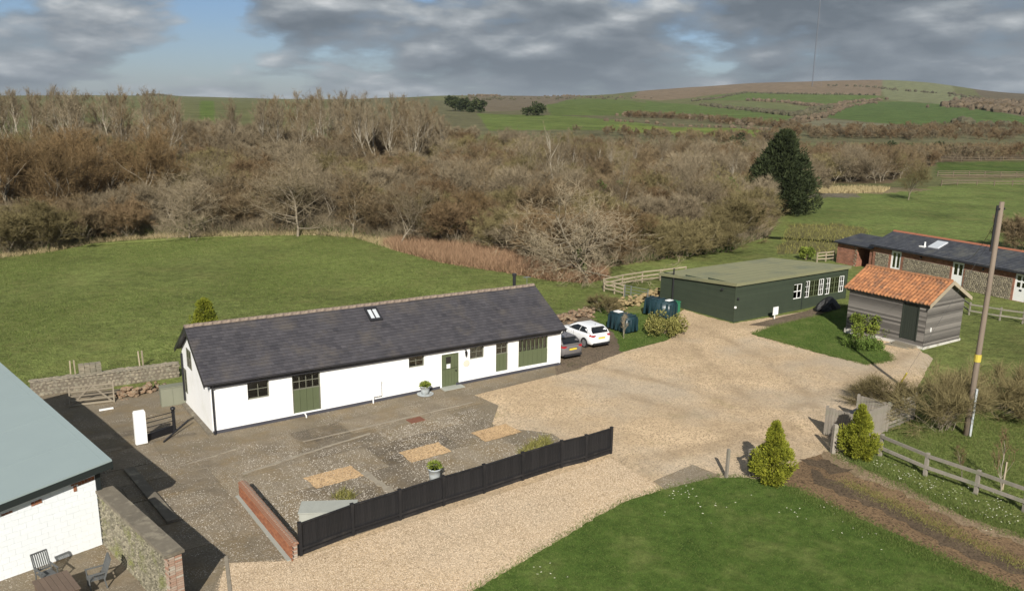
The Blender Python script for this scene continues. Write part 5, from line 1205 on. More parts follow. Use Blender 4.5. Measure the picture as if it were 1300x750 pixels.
# ------------------------------------------------------------ rail fences
def rail_fence(name, label, pts, h, rails, mw, pw=.09, rw=(.05, .10), off=-.06, caps=False):
    o, an, L_ = frame(pts[0], pts[-1]); t = thing(name, label, 'fence', o, an)
    pm = MB(); pm.jbox(-pw / 2, -pw / 2, -.2, pw / 2, pw / 2, h, .006); pm = pm.mesh('post', mw)
    lp = [local(o, an, p) + (g(*p) - o[2],) for p in pts]
    for p in lp: link('post', pm, t, loc=p, rz=random.uniform(-.08, .08))
    for a, b in zip(lp, lp[1:]):
        for z in rails: mb = MB(); mb.bar((a[0], a[1] + off, a[2] + z + random.uniform(-.02, .02)), (b[0], b[1] + off, b[2] + z + random.uniform(-.02, .02)), rw[0], rw[1]); mb.build('rail', mw, t)
    return t
GW = M['grey_wood']
rail_fence('post_and_rail_fence', 'weathered post and rail fence along the track verge', [(16.02, 34.63), (17.03, 32.60), (18.26, 30.97), (19.31, 29.49), (20.6, 27.3), (21.8, 25.3)], 1.02, (.42, .92), GW, .13, (.07, .13))
rail_fence('paddock_fence', 'pale timber paddock fence running behind the green hall', [(7.39, 68.08), (9.12, 69.71), (10.97, 71.15), (12.68, 72.23), (15.14, 73.76)], .98, (.3, .6, .93), M['pale_wood'])
rail_fence('paddock_fence', 'short pale timber paddock fence running towards the stone mound', [(7.39, 67.49), (8.12, 66.65), (8.77, 65.81)], .95, (.3, .6, .9), M['pale_wood'])
a, b = (8.80, 65.56), (10.36, 63.98); o, an, Lg = frame(a, b); gt2 = thing('metal_gate', 'pale grey metal gate into the paddock by the stone mound', 'gate', o, an)
for x in (0, .6, Lg): mb = MB(); mb.tube([(x, 0, 0), (x, 0, .98)], .04, 6); mb.build('upright', M['steel_grey'], gt2)
for z in (.2, .45, .7, .93): mb = MB(); mb.tube([(0, 0, z), (Lg, 0, z)], .022, 6); mb.build('bar', M['steel_grey'], gt2)
rail_fence('garden_fence', 'low timber rail fence in front of the stable row', [(33.29, 62.16), (32.85, 59.94), (34.22, 58.41), (35.34, 57.57), (36.49, 56.14)], .95, (.35, .8), M['grey_wood'])
rail_fence('yard_fence', 'small timber fence between the hall and the brick store', [(29.01, 80.69), (30.00, 81.14), (30.93, 81.64)], .95, (.3, .6, .9), M['pale_wood'])
BK_ = {'brown': mat('fence_brown', (.17, .135, .095), (.09, .07, .05), .95, 2)}
rail_fence('meadow_fence', 'distant timber fence across the far right meadow below the trees', [(94.23, 192.91), (97.82, 193.09), (101.51, 193.44), (105.11, 193.62), (107.69, 191.91), (111.37, 192.26), (115.71, 190.73)], 1.2, (.4, .8, 1.15), BK_['brown'], .14, (.06, .14))
rail_fence('meadow_fence', 'nearer timber fence across the far right meadow', [(83.44, 168.74), (87.57, 170.86), (91.70, 171.31), (94.31, 169.80), (98.12, 170.26), (102.92, 169.21)], 1.1, (.4, .8, 1.05), BK_['brown'], .14, (.06, .12))
rail_fence('boundary_fence', 'farthest thin fence at the foot of the right-hand wood', [(118.75, 241.99), (125.20, 243.91), (131.74, 245.84), (138.14, 247.36), (151.16, 250.42)], 1.2, (.5, 1.1), BK_['brown'], .16, (.06, .12))

# bin store: three boarded panels, a slatted panel, a bin
PA, PB, PC = (14.46, 37.00), (15.46, 35.91), (17.54, 37.59)
PDk = (PA[0] + PC[0] - PB[0], PA[1] + PC[1] - PB[1])
o, an, _ = frame(PA, PB); bs = thing('bin_store', 'weathered upright board screen hiding a black bin', 'screen', o, an)
bdm = MB(); bdm.jbox(0, 0, .04, .118, .022, 1.36, .004); bdm = bdm.mesh('board', GW)
def panel(a, b, flip=0):
    la = local(o, an, a); lb_ = local(o, an, b); dl = math.hypot(lb_[0] - la[0], lb_[1] - la[1]); da = math.atan2(lb_[1] - la[1], lb_[0] - la[0]); n = int(dl / .128)
    for k in range(n): t = k / n; link('board', bdm, bs, loc=(la[0] + (lb_[0] - la[0]) * t, la[1] + (lb_[1] - la[1]) * t, g(*a) - o[2] + random.uniform(-.02, .02)), rz=da + random.uniform(-.03, .03))
    for z in (.3, 1.1): mb = MB(); nx, ny = -math.sin(da) * .05, math.cos(da) * .05; mb.bar((la[0] + nx, la[1] + ny, z), (lb_[0] + nx, lb_[1] + ny, z), .05, .08); mb.build('rail', GW, bs)
panel(PA, PB); panel(PB, PC); panel(PDk, PC)
for p in (PA, PB, PC, PDk): mb = MB(); l_ = local(o, an, p); mb.box(l_[0] - .05, l_[1] - .05, -.2, l_[0] + .05, l_[1] + .05, 1.42); mb.build('post', GW, bs)
c = ((PA[0] + PC[0]) / 2, (PA[1] + PC[1]) / 2); wb = thing('wheelie_bin', 'black wheeled bin standing inside the board screen', 'bin', (*c, g(*c)), an)
mb = MB(); mb.hexa([(-.24, -.28, .05), (.24, -.28, .05), (.24, .28, .05), (-.24, .28, .05), (-.30, -.36, .95), (.30, -.36, .95), (.30, .36, .95), (-.30, .36, .95)]); mb.build('body', M['black_pipe'], wb)
mb = MB(); mb.hexa([(-.32, -.38, .955), (.32, -.38, .955), (.32, .40, .955), (-.32, .40, .955), (-.28, -.34, 1.03), (.28, -.34, 1.03), (.28, .36, 1.06), (-.28, .36, 1.06)]); mb.build('lid', M['black_pipe'], wb)
for s in (-.24, .24): mb = MB(); mb.tube([(s - .03, .26, .1), (s + .03, .26, .1)], .1, 12); mb.build('wheel', M['tyre'], wb)
a, b = PC, (19.52, 39.12); o, an, Ls = frame(a, b); sp = thing('slatted_panel', 'weathered panel of wide horizontal slats beside the bare bush', 'screen', o, an)
for k in range(7): mb = MB(); mb.jbox(.05, -.02, .08 + k * .185, Ls, .01, .08 + k * .185 + .12, .006); mb.build('slat', GW, sp)
for x in (.0, Ls * .5, Ls): mb = MB(); mb.box(x - .045, .015, -.2, x + .045, .09, 1.38); mb.build('post', GW, sp)
# gate posts
c = (14.04, 34.82); mb = MB(); mb.jbox(-.09, -.09, -.2, .09, .09, 1.32, .01); mb.jbox(-.07, -.07, 1.32, .07, .07, 1.36, .004); tag(mb.build('gate_post', GW, loc=(*c, g(*c)), rz=.2), 'tall weathered gate post beside the right golden conifer', 'post', 'gate posts at the drive entrance')
c = (8.81, 32.29); mb = MB(); mb.jbox(-.055, -.055, -.2, .055, .055, 1.25, .008); mb.jbox(-.045, -.045, 1.25, .045, .045, 1.28, .003); tag(mb.build('gate_post', GW, loc=(*c, g(*c)), rz=.5), 'slim weathered post alone at the edge of the lawn', 'post', 'gate posts at the drive entrance')
c = (9.79, 32.49); gp = thing('gate_post', 'weathered post with a stub of rail behind the left golden conifer', 'post', (*c, g(*c)), .5, 'gate posts at the drive entrance')
mb = MB(); mb.jbox(-.07, -.07, -.2, .07, .07, 1.18, .008); mb.build('post', GW, gp); mb = MB(); mb.bar((.05, 0, 1.1), (.75, .1, 1.22), .05, .1); mb.build('rail', GW, gp)

# ------------------------------------------------------------ utility pole with stay and service wire
pc = (21.05, 37.2); pz = g(*pc)
pole = thing('utility_pole', 'tall wooden utility pole with yellow band above the bare bush', 'utility pole', (*pc, pz))
PT = 10.75
mb = MB(); mb.tube([(0, 0, -.5), (.02, 0, 3), (.05, 0, 7), (.06, 0, PT)], [.135, .125, .11, .10], 12); mb.build('shaft', M['pole_wood'], pole, True)
mb = MB(); mb.tube([(.02, 0, 3.55), (.023, 0, 3.9)], .15, 12, False); mb.build('warning_band', M['yellow'], pole)
mb = MB(); mb.box(.06, -.20, 0, .15, -.09, 2.3); mb.build('cable_guard', M['pot_grey'], pole)
mb = MB(); mb.tube([(-.15, -.05, 8.6), (-.13, -.05, 10.6)], .05, 6); mb.bar((-.2, -.1, 10.45), (.25, .05, 10.45), .06, .08); mb.build('cable_box', M['black_pipe'], pole)
sb = (20.52, 43.47); dx = Vector((sb[0] - pc[0], sb[1] - pc[1], g(*sb) - pz))
mb = MB(); mb.tube([dx, (.05, 0, 9.6)], .008, 4); mb.build('stay_wire', M['steel_grey'], pole)
mb = MB(); d_ = (Vector((.05, 0, 9.6)) - dx).normalized(); mb.tube([dx, dx + d_ * 1.5], .045, 8); mb.build('stay_guard', M['yellow'], pole)
we = Vector((32.698 + 8.9 * math.cos(STA) - .1 * math.sin(-STA), 76.98 + 8.9 * math.sin(STA), .617 + 2.5)); ws = Vector((pc[0] + .05, pc[1], pz + 10.3))
mb = MB(); mb.tube([ws.lerp(we, t) + Vector((0, 0, -3.2 * t * (1 - t))) for t in np.linspace(0, 1, 14)], .012, 4); tag(mb.build('service_wire', M['black_pipe']), 'thin service wire sagging from utility pole to stable row', 'wire')

# ------------------------------------------------------------ mast on the hill
mc = (604.70, 1808.14); mz = g(*mc)
ms = thing('radio_mast', 'very tall thin guyed lattice mast on the hill crest', 'mast', (*mc, mz))
dM = math.hypot(*mc); MHt = 95 / F * dM
for k in range(3):
    a = k * 2.094; r = 1.1; mb = MB(); mb.tube([(r * math.cos(a), r * math.sin(a), -3), (r * math.cos(a), r * math.sin(a), MHt * .96)], .22, 4); mb.build('leg', M['mast'], ms)
mb = MB(); z = 0
while z < MHt * .95:
    for k in range(3):
        a, b = k * 2.094, (k + 1) * 2.094; mb.bar((1.1 * math.cos(a), 1.1 * math.sin(a), z), (1.1 * math.cos(b), 1.1 * math.sin(b), z + 3), .16, .16)
    z += 3
mb.build('bracing', M['mast'], ms, kind='stuff')
mb = MB(); mb.tube([(0, 0, MHt * .94), (0, 0, MHt)], .5, 6); mb.build('aerial', M['mast'], ms)
for k in range(3):
    a = k * 2.094 + .5
    for zz, rr_ in ((.9, .42), (.6, .42), (.3, .25)): mb = MB(); mb.tube([(0, 0, MHt * zz), (rr_ * MHt * math.cos(a), rr_ * MHt * math.sin(a), -25)], .05, 3); mb.build('guy_wire', M['mast'], ms)

# ------------------------------------------------------------ plants: branch and twig meshes
def unit(v): return v / (np.linalg.norm(v, axis=-1, keepdims=True) + 1e-9)
def tubes(P0, P1, R0, R1, k):
    P0, P1 = np.asarray(P0), np.asarray(P1); R0, R1 = np.asarray(R0)[:, None], np.asarray(R1)[:, None]
    d = unit(P1 - P0); ref = np.where(np.abs(d[:, 2:3]) > .9, np.array([[1., 0, 0]]), np.array([[0, 0, 1.]]))
    a = unit(np.cross(d, ref)); b = np.cross(d, a); n = len(P0); V_ = np.empty((n, 2 * k, 3))
    for i in range(k):
        t = 2 * math.pi * i / k; q = a * math.cos(t) + b * math.sin(t)
        V_[:, i] = P0 + q * R0; V_[:, k + i] = P1 + q * R1
    base = (np.arange(n) * 2 * k)[:, None, None]
    q = np.array([[i, (i + 1) % k, k + (i + 1) % k, k + i] for i in range(k)])[None]
    Fq = (base + q).reshape(-1, 4)
    F3 = np.concatenate([Fq[:, [0, 1, 2]], Fq[:, [0, 2, 3]]])
    return V_.reshape(-1, 3), F3
class Tree: pass
def grow(seed, h, trunk=.4, n=(9, 6, 6), ntw=12, ang=(40, 70), rat=(.55, .5, .45), up=.25, r0=.15, wig=.16, twl=(.35, .8), tww=.03, stems=1, stem_ang=(0, 3), crown_from=.3, lean=0.):
    rs = np.random.RandomState(seed); big = []; small = []; tw = []
    def branch(p, d, L_, r, lev):
        ns = (6, 5, 3, 2)[lev]; pts = [p]; ds = []
        for i in range(ns):
            d = unit(d + rs.normal(0, wig, 3) + np.array([0, 0, up * (.5 if lev else .2)])); pts.append(pts[-1] + d * L_ / ns); ds.append(d)
        rr = np.linspace(r, r * (.25 if lev else .38), ns + 1)
        for i in range(ns): (big if lev < 2 else small).append((pts[i], pts[i + 1], rr[i], rr[i + 1]))
        if lev >= 3 or lev >= len(n):
            m = ntw
            for _ in range(m):
                t = rs.uniform(.1, 1); i = min(int(t * ns), ns - 1); f = t * ns - i
                q = pts[i] + (pts[i + 1] - pts[i]) * f; td = unit(ds[i] + rs.normal(0, .55, 3) + np.array([0, 0, .15])); tw.append((q, td, rs.uniform(*twl)))
            return
        for c in range(n[lev]):
            t = rs.uniform(crown_from if lev == 0 else .25, 1.) if c else 1.
            i = min(int(t * ns), ns - 1); f = t * ns - i; q = pts[i] + (pts[i + 1] - pts[i]) * f; dd = ds[i]
            a = math.radians(rs.uniform(*ang)) * (1.15 - .4 * t); az = rs.uniform(0, 6.283)
            s = unit(np.cross(dd, [0.3, .2, 1.])); s2 = np.cross(dd, s); cd = dd * math.cos(a) + (s * math.cos(az) + s2 * math.sin(az)) * math.sin(a)
            branch(q, cd, L_ * rat[lev] * rs.uniform(.7, 1.2) * (1.15 - .45 * t if lev == 0 else 1), max(.012, (r + (rr[-1] - r) * t) * .6), lev + 1)
    for s_ in range(stems):
        a = math.radians(rs.uniform(*stem_ang)); az = rs.uniform(0, 6.283) if stems > 1 else .8
        d = np.array([math.sin(a) * math.cos(az) + lean, math.sin(a) * math.sin(az), math.cos(a)]); off = np.array([rs.normal(0, .35), rs.normal(0, .35), -.15]) if stems > 1 else np.array([0, 0, -.2])
        branch(off, d, h * trunk * rs.uniform(.85, 1.1), r0, 0)
    T = Tree()
    top = max(max(q[0][2] + q[1][2] * q[2] for q in tw), .1); T.k = h / top; k = T.k
    P = lambda L_, i: np.array([q[i] for q in L_])
    T.big = tubes(P(big, 0) * k, P(big, 1) * k, P(big, 2) * k, P(big, 3) * k, 5)
    v, f = tubes(P(small, 0) * k, P(small, 1) * k, P(small, 2) * k, P(small, 3) * k, 3)
    q, d, l = P(tw, 0) * k, P(tw, 1), P(tw, 2)[:, None]
    sd = unit(np.cross(d, rs.normal(0, 1, d.shape))); w = tww * rs.uniform(.7, 1.3, (len(q), 1))
    tv = np.stack([q - sd * w / 2, q + sd * w / 2, q + d * l], 1).reshape(-1, 3); tf = np.arange(len(tv)).reshape(-1, 3)
    T.crown = (np.concatenate([v, tv]), np.concatenate([f, tf + len(v)])); T.nb = len(v)
    T.rnd = np.concatenate([np.full(len(v), .45), np.repeat(rs.uniform(0, .7, len(q)), 3)])
    return T
def twigmat(name, c, c2, bark=None):
    s = MT(name)
    x = s.math('ADD', s.math('MULTIPLY', s.attr(), .75), s.math('SUBTRACT', s.math('MULTIPLY', s.objrnd(), .6), .15), clamp=True)
    return s.done(s.ramp(x, [(0., c2), (1., c)]), .95, 0, .05)
BK = dict(pale=mat('bark_pale', (.33, .295, .23), (.19, .165, .12), .95, 2, w=(.6, 0, .5), bump=.3), grey=mat('bark_grey', (.28, .24, .175), (.15, .125, .09), .95, 2, w=(.6, 0, .5), bump=.3), brown=mat('bark_brown', (.20, .155, .105), (.10, .075, .05), .95, 2, w=(.6, 0, .5)))
TWM = dict(grey=twigmat('twig_grey', (0.295, 0.245, 0.163), (0.123, 0.096, 0.060)), brown=twigmat('twig_brown', (0.243, 0.186, 0.108), (0.109, 0.078, 0.045)), red=twigmat('twig_red', (0.229, 0.162, 0.090), (0.113, 0.076, 0.042)), olive=twigmat('twig_olive', (0.239, 0.200, 0.098), (0.112, 0.092, 0.044)), orange=twigmat('twig_orange', (0.237, 0.160, 0.080), (0.112, 0.078, 0.040)), pale=twigmat('twig_pale', (.36, .30, .205), (.17, .135, .085)))
SPEC = {   # kind: parameters, bark, twigs
 'oak': (dict(trunk=.78, n=(22, 8, 6), ntw=6, ang=(48, 92), rat=(.62, .48, .46), up=.16, r0=.15, wig=.13, crown_from=.14, tww=.020), 'grey', 'pale'),
 'ash': (dict(trunk=.82, n=(13, 5, 4), ntw=8, ang=(14, 38), rat=(.42, .5, .5), up=.35, r0=.17, wig=.11, crown_from=.3, tww=.026, twl=(.4, .9)), 'pale', 'grey'),
 'willow': (dict(trunk=.42, n=(12, 8, 6), ntw=15, ang=(25, 66), rat=(.95, .5, .5), up=.28, r0=.24, wig=.16, crown_from=.3, twl=(.5, 1.0), tww=.026), 'grey', 'orange'),
 'scrub': (dict(trunk=.62, n=(7, 5, 4), ntw=13, ang=(22, 58), rat=(.55, .5, .5), up=.22, r0=.045, wig=.14, stems=10, stem_ang=(6, 54), crown_from=.22, tww=.024, twl=(.35, .85)), 'grey', 'brown'),
 'tree': (dict(trunk=.66, n=(15, 7, 5), ntw=10, ang=(34, 76), rat=(.72, .52, .5), up=.2, r0=.125, wig=.14, crown_from=.16, tww=.023), 'grey', 'grey'),
}
PROTO = {}
def proto(kind, seed, h, twig=None, bark=None, light=False, **kw):
    p, b, t = SPEC[kind]; p = dict(p, **kw)
    T = grow(seed, h, **p); T.h = h; T.bark = BK[bark or b]; T.twig = TWM[twig or t]; return T
def tree_meshes(T):
    if not hasattr(T, 'me'):
        T.me = (np_mesh('trunk', *T.big, T.bark), np_mesh('crown', *T.crown, T.twig, rnd=T.rnd))
    return T.me
def place_tree(T, name, label, cat, x, y, s, rz, group=None, sxy=1.):
    a, b = tree_meshes(T); t = thing(name, label, cat, (x, y, g(x, y)), rz, group); t.scale = (s * sxy, s * sxy, s)
    link('trunk', a, t); link('crown', b, t); return t
P_ = {
 'oak': [proto('oak', 1, 9), proto('oak', 22, 9), proto('oak', 35, 9)],
 'ash': [proto('ash', 2, 13), proto('ash', 4, 13), proto('ash', 6, 13, twig='brown')],
 'willow': [proto('willow', 3, 13), proto('willow', 9, 13, twig='orange')],
 'tree': [proto('tree', 5, 8), proto('tree', 15, 8, twig='brown'), proto('tree', 25, 8, twig='olive')],
 'scrub': [proto('scrub', 7, 6), proto('scrub', 17, 6, twig='red'), proto('scrub', 27, 6, twig='grey'), proto('scrub', 37, 6, twig='olive'), proto('scrub', 47, 6, twig='orange', bark='brown')],
}
for T_ in P_['oak']: T_.rnd[:T_.nb] = .95
LP = {k: [proto(k, 50 + i, v[0].h, twig=tw_, n=(6, 4, 3) if k != 'scrub' else (4, 3, 3), ntw=7, tww=.075, twl=(.6, 1.2), **({'stems': 5} if k == 'scrub' else {})) for i, tw_ in enumerate(('grey', 'brown', 'red'))] for k, v in P_.items() if k in ('ash', 'tree', 'scrub')}

# ------------------------------------------------------------ the wood
Y_TOP = ([-40, -31, -23, -20.9, -20.6, -19.7, -19.4, -16, -13, -8, -5.8, -4.3, 0, 5, 10, 15, 18, 25, 32, 40], [105, 105, 108, 117, 150, 150, 118, 117, 108, 109, 119, 146, 158, 160, 160, 166, 171, 173, 169, 168])
def max_h(x, y):
    az = math.degrees(math.atan2(x, y)); d = math.hypot(x, y); yt = np.interp(az, *Y_TOP); hzz = 130.4 + .013 * (F * math.tan(math.radians(az)))
    return 15 - (yt - hzz) / F * d - g(x, y)
heroes = [  # kind, variant, point, height, label
 ('oak', 0, (5.84, 72.13), 8.9, 'pale wide-spreading bare tree with ivy-green trunk standing at the edge of the russet bracken'),
 ('oak', 1, (-24.00, 94.79), 9.6, 'pale wide-branched bare tree at the top edge of the left field'),
 ('oak', 2, (-36.15, 94.80), 8.0, 'pale-trunked bare tree at the field edge right of the orange trees'),
 ('tree', 0, (-11.79, 88.69), 7.5, 'bare grey tree with forked limbs where the bracken begins'),
 ('tree', 1, (-17.83, 94.71), 8.4, 'bare brown tree between the wide-branched tree and the bracken'),
 ('tree', 2, (64.50, 140.75), 7.6, 'solitary olive-grey bare tree standing in the right meadow'),
]
taken = []
for k, v, (x, y), h, lab in heroes:
    T = P_[k][v]; place_tree(T, 'bare_tree', lab, 'tree', x, y, h / T.h, 1.1 * v + .4, sxy=1.3 if k == 'oak' else 1.)
    taken.append((x, y, 5.5 if k == 'oak' else 3.2))
rs = np.random.RandomState(11); spots = []
cell = {}
def free(x, y, r):
    i, j = int(x // 6), int(y // 6)
    for a in (-1, 0, 1):
        for b in (-1, 0, 1):
            for (u, v, q) in cell.get((i + a, j + b), ()):
                if (u - x) ** 2 + (v - y) ** 2 < ((r + q) / 2) ** 2: return False
    return True
for (x, y, r) in taken: cell.setdefault((int(x // 6), int(y // 6)), []).append((x, y, r))
WIN = lambda az: (az < 33.5) and (az > -33.5)
for _ in range(26000):
    az = rs.uniform(-33.5, 33.5); d0 = float(wood_d0(az)); d1 = float(wood_d1(az)); d = math.sqrt(rs.uniform(d0 ** 2, d1 ** 2)); dd = d - d0
    if 20.2 < az < 31 and d < 160: continue
    if 15.6 < az < 20.5 and d < 130: continue
    r = 3.6 if dd < 14 else 4.6 if dd < 50 else 5.6
    x, y = d * math.sin(math.radians(az)), d * math.cos(math.radians(az))
    if not free(x, y, r): continue
    cell.setdefault((int(x // 6), int(y // 6)), []).append((x, y, r)); spots.append((d, az, dd, x, y))
spots.sort()
stuff = []; n_ind = {'tree': 0, 'bush': 0}
ROWS = [(9, 'front edge of wood'), (24, 'second row of wood'), (48, 'middle of wood'), (80, 'rear of wood'), (999, 'far back of wood')]
LAND = [(50, 'at left edge of view'), (110, 'above outbuilding roof'), (170, 'left of rubble wall stakes'), (215, 'above the leaning gate'), (262, 'above the barn gable'), (330, 'above left barn window'), (400, 'above wide barn door'), (450, 'above barn meter box'), (500, 'left of barn roof light'), (540, 'above barn roof light'), (590, 'above barn front door'), (640, 'above narrow barn door'), (680, 'above barn flue'), (720, 'above grey car'), (760, 'above white car'), (800, 'above nearer oil tank'), (850, 'above farther oil tank'), (900, 'above left hall wall'), (960, 'above hall roof corner'), (1020, 'by the big evergreen'), (1080, 'above hall windows'), (1130, 'above shed ridge'), (1180, 'by solitary meadow tree'), (1240, 'above shed gable'), (9999, 'right of utility pole')]
def where(az, dd):
    px = 650 + F * math.tan(math.radians(az)); return next(t for k, t in ROWS if dd < k) + ' ' + next(t for k, t in LAND if px < k)
GRP = {'scrub': 'thicket bushes of the wood', 'ash': 'pale-trunked trees of the wood', 'willow': 'orange-twigged trees of the wood', 'tree': 'bare branching trees of the wood', 'oak': 'bare branching trees of the wood'}
zone = lambda az: 'left' if az < -22 else 'left-centre' if az < -12 else 'centre' if az < -4.5 else 'right-centre' if az < 17 else 'right'
ZP = {'left': 'at the left end of the wood', 'left-centre': 'beyond the left field', 'centre': 'in the middle of the wood', 'right-centre': 'between the bracken and the green hall', 'right': 'beyond the right meadow'}
TWN = {0: 'brown', 1: 'russet', 2: 'grey-brown', 3: 'olive-brown', 4: 'orange-brown'}
for d, az, dd, x, y in spots:
    u = rs.rand(); mh = max_h(x, y); zn = zone(az)
    if zn == 'left':
        if dd < 11: k, v, h = 'scrub', rs.choice([0, 0, 2, 3, 1]), rs.uniform(4.2, 6)
        elif dd < 34: k, v, h = ('willow', rs.randint(2), rs.uniform(10.5, 13.5)) if u < .62 and az < -22.4 else ('scrub', rs.choice([0, 3, 4]), rs.uniform(5, 7))
        elif d > 150 and u < .7: k, v, h = 'ash', rs.randint(3), rs.uniform(12.5, 16.5)
        else: k, v, h = ('ash', rs.randint(3), rs.uniform(9, 12)) if u < .4 else ('scrub', rs.choice([0, 2, 3]), rs.uniform(6, 8))
    elif zn in ('left-centre', 'centre'):
        if dd < 9: k, v, h = ('tree', rs.randint(3), rs.uniform(6, 8.5)) if u < .5 else ('scrub', rs.choice([0, 2, 3, 1, 4]), rs.uniform(3.8, 6))
        elif d > 158: k, v, h = ('ash', rs.randint(3), rs.uniform(12.5, 16.5)) if u < .68 else ('scrub', rs.choice([0, 2]), 8)
        else: k, v, h = ('scrub', rs.choice([0, 1, 2, 2, 3]), rs.uniform(5, 7.4)) if u < .75 else ('tree', rs.randint(3), rs.uniform(6.5, 9))
    elif zn == 'right-centre':
        if dd < 16: k, v, h = ('scrub', rs.choice([0, 1, 1, 4, 3, 2]), rs.uniform(3.8, 6.3)) if u < .85 else ('tree', rs.randint(3), rs.uniform(5.5, 7.5))
        else: k, v, h = ('scrub', rs.choice([0, 1, 2, 3]), rs.uniform(5, 7.5)) if u < .6 else ('tree', rs.randint(3), rs.uniform(6, 9)) if u < .85 else ('ash', rs.randint(3), rs.uniform(8, 11))
    else:
        if dd < 30: k, v, h = ('tree', rs.choice([0, 2, 1]), rs.uniform(6.5, 9)) if u < .6 else ('scrub', rs.choice([0, 2, 3]), rs.uniform(4.5, 6.5))
        else: k, v, h = ('scrub', rs.choice([1, 0, 1]), rs.uniform(5, 7)) if u < .7 else ('tree', 1, rs.uniform(6, 8))
    h = min(h, mh * rs.uniform(.86, 1.02))
    if h < 2.2: continue
    cat = 'bush' if k == 'scrub' else 'tree'; rz = rs.uniform(0, 6.28)
    lim = 270 if cat == 'tree' else 280
    if n_ind[cat] < lim and d < 235:
        n_ind[cat] += 1; T = P_[k][v]; s = h / T.h
        if k == 'scrub': nm, lab = 'scrub_bush', '%s bare %s thicket bush %s' % ('low' if h < 4.6 else 'tall', TWN[int(v)], where(az, dd))
        elif k == 'ash': nm, lab = 'bare_tree', '%s pale-trunked bare tree %s' % ('slim' if h < 11 else 'lofty', where(az, dd))
        elif k == 'willow': nm, lab = 'willow_tree', 'bare tree with orange twigs %s' % where(az, dd)
        else: nm, lab = 'bare_tree', '%s bare %s branching tree %s' % ('low' if h < 6.8 else 'tall', ('grey', 'brown', 'olive-grey')[int(v)], where(az, dd))
        place_tree(T, nm, lab, cat, x, y, s, rz, group=GRP[k], sxy=(1.25 if k == 'scrub' else 1.05) * min(1.5, max(1, (5.2 / h if k == 'scrub' else 1))))
    else: stuff.append((k if k in LP else 'tree', rs.randint(3), x, y, h, rz))
for line, n_, hh_, sp_r in (([(127.89, 415.63), (163.53, 407.70), (212.67, 433.49), (302.07, 513.15)], 170, 3.6, 7), ([(112.13, 359.49), (161.17, 360.73), (253.92, 430.44)], 170, 4.2, 8), ([(37.10, 324.88), (64.75, 316.75), (97.46, 321.14)], 90, 4.0, 6), ([(462.76, 908.62), (480.90, 886.48), (458.67, 782.32)], 60, 6, 10), ([(67.87, 517.11), (99.54, 522.85), (119.87, 466.38), (135.50, 441.99)], 150, 4, 5)):
    for _ in range(n_):
        i = rs.randint(len(line) - 1); t_ = rs.rand(); x = line[i][0] + (line[i+1][0] - line[i][0]) * t_ + rs.normal(0, sp_r); y = line[i][1] + (line[i+1][1] - line[i][1]) * t_ + rs.normal(0, sp_r)
        stuff.append(('scrub', rs.randint(3), x, y, hh_ * rs.uniform(.6, 1.25), rs.uniform(0, 6.28)))
for tint_i, tn in enumerate(('grey', 'brown', 'red')):
    Vs, Fs, Rs, nv = [], [], [], 0
    for k, v, x, y, h, rz in stuff:
        if v != tint_i: continue
        T = LP[k][v]; c, s = math.cos(rz), math.sin(rz); q = h / T.h; Rm = np.array([[c, -s, 0], [s, c, 0], [0, 0, 1]])
        for (vv, ff), r_ in ((T.big, np.full(len(T.big[0]), .95)), (T.crown, T.rnd)):
            Vs.append((vv * q) @ Rm.T + np.array([x, y, g(x, y)])); Fs.append(ff + nv); Rs.append(r_ * .7 + rs.uniform(0, .3)); nv += len(vv)
    if Vs: link('far_wood', np_mesh('far_wood', np.concatenate(Vs), np.concatenate(Fs), TWM[tn], rnd=np.concatenate(Rs)), label='farther %s bare trees massed at the back of the wood' % {'grey': 'grey', 'brown': 'brown', 'red': 'russet'}[tn], cat='wood', kind='stuff')
print('individual', n_ind, 'stuff', len(stuff))
# tall dead trunk above the thicket
x, y = (4.55, 93.18); T = proto('ash', 91, 12.2, n=(5, 2, 1), ntw=2, crown_from=.55, rat=(.28, .4, .4), r0=.22); x, y = x * 1.25, y * 1.25
place_tree(T, 'dead_tree', 'tall pale dead tree with broken limbs rising above the thicket', 'tree', x, y, min(1.05, max_h(x, y) * 1.12 / 12.2), .3)
T = proto('scrub', 71, 3.5, twig='olive', bark='grey', stems=30, n=(5, 4, 3), ntw=4, stem_ang=(4, 60), r0=.022, tww=.013, twl=(.4, .9), trunk=.85, wig=.07, ang=(10, 34), up=.05)
x, y = (20.26, 37.89); place_tree(T, 'bare_bush', 'big bare twiggy bush at the foot of the utility pole', 'bush', x, y, 1., .5, sxy=1.2)
T = proto('scrub', 72, 2.2, twig='olive', bark='grey', stems=18, n=(5, 4, 3), ntw=6, stem_ang=(8, 74), r0=.018, tww=.012, twl=(.4, .8), trunk=.9, wig=.07, ang=(10, 34), up=.05)
x, y = (19.28, 41.45); place_tree(T, 'bare_bush', 'smaller bare twiggy bush around the yellow stay guard', 'bush', x, y, .75, 2.2, sxy=1.5)
x, y = (24.27, 40.71); place_tree(T, 'bare_bush', 'bare twiggy bush right of the utility pole', 'bush', x, y, 1.15, 4.2, sxy=1.5)
x, y = (52.99, 89.44); place_tree(P_['scrub'][0], 'scrub_bush', 'dark bare bush behind the stable roof at the right edge', 'bush', x, y, .75, 1.2, sxy=1.3)
T = proto('scrub', 73, 1.7, twig='olive', stems=10, n=(4, 4, 3), ntw=8, r0=.02, tww=.02, twl=(.2, .4))
x, y = (6.52, 59.98); place_tree(T, 'brown_bush', 'brown-grey bush behind the white car and the near oil tank', 'bush', x, y, 1., .2, sxy=1.4)
T = proto('ash', 74, 2.2, twig='pale', r0=.04, tww=.014, n=(10, 3, 2), twl=(.15, .3))
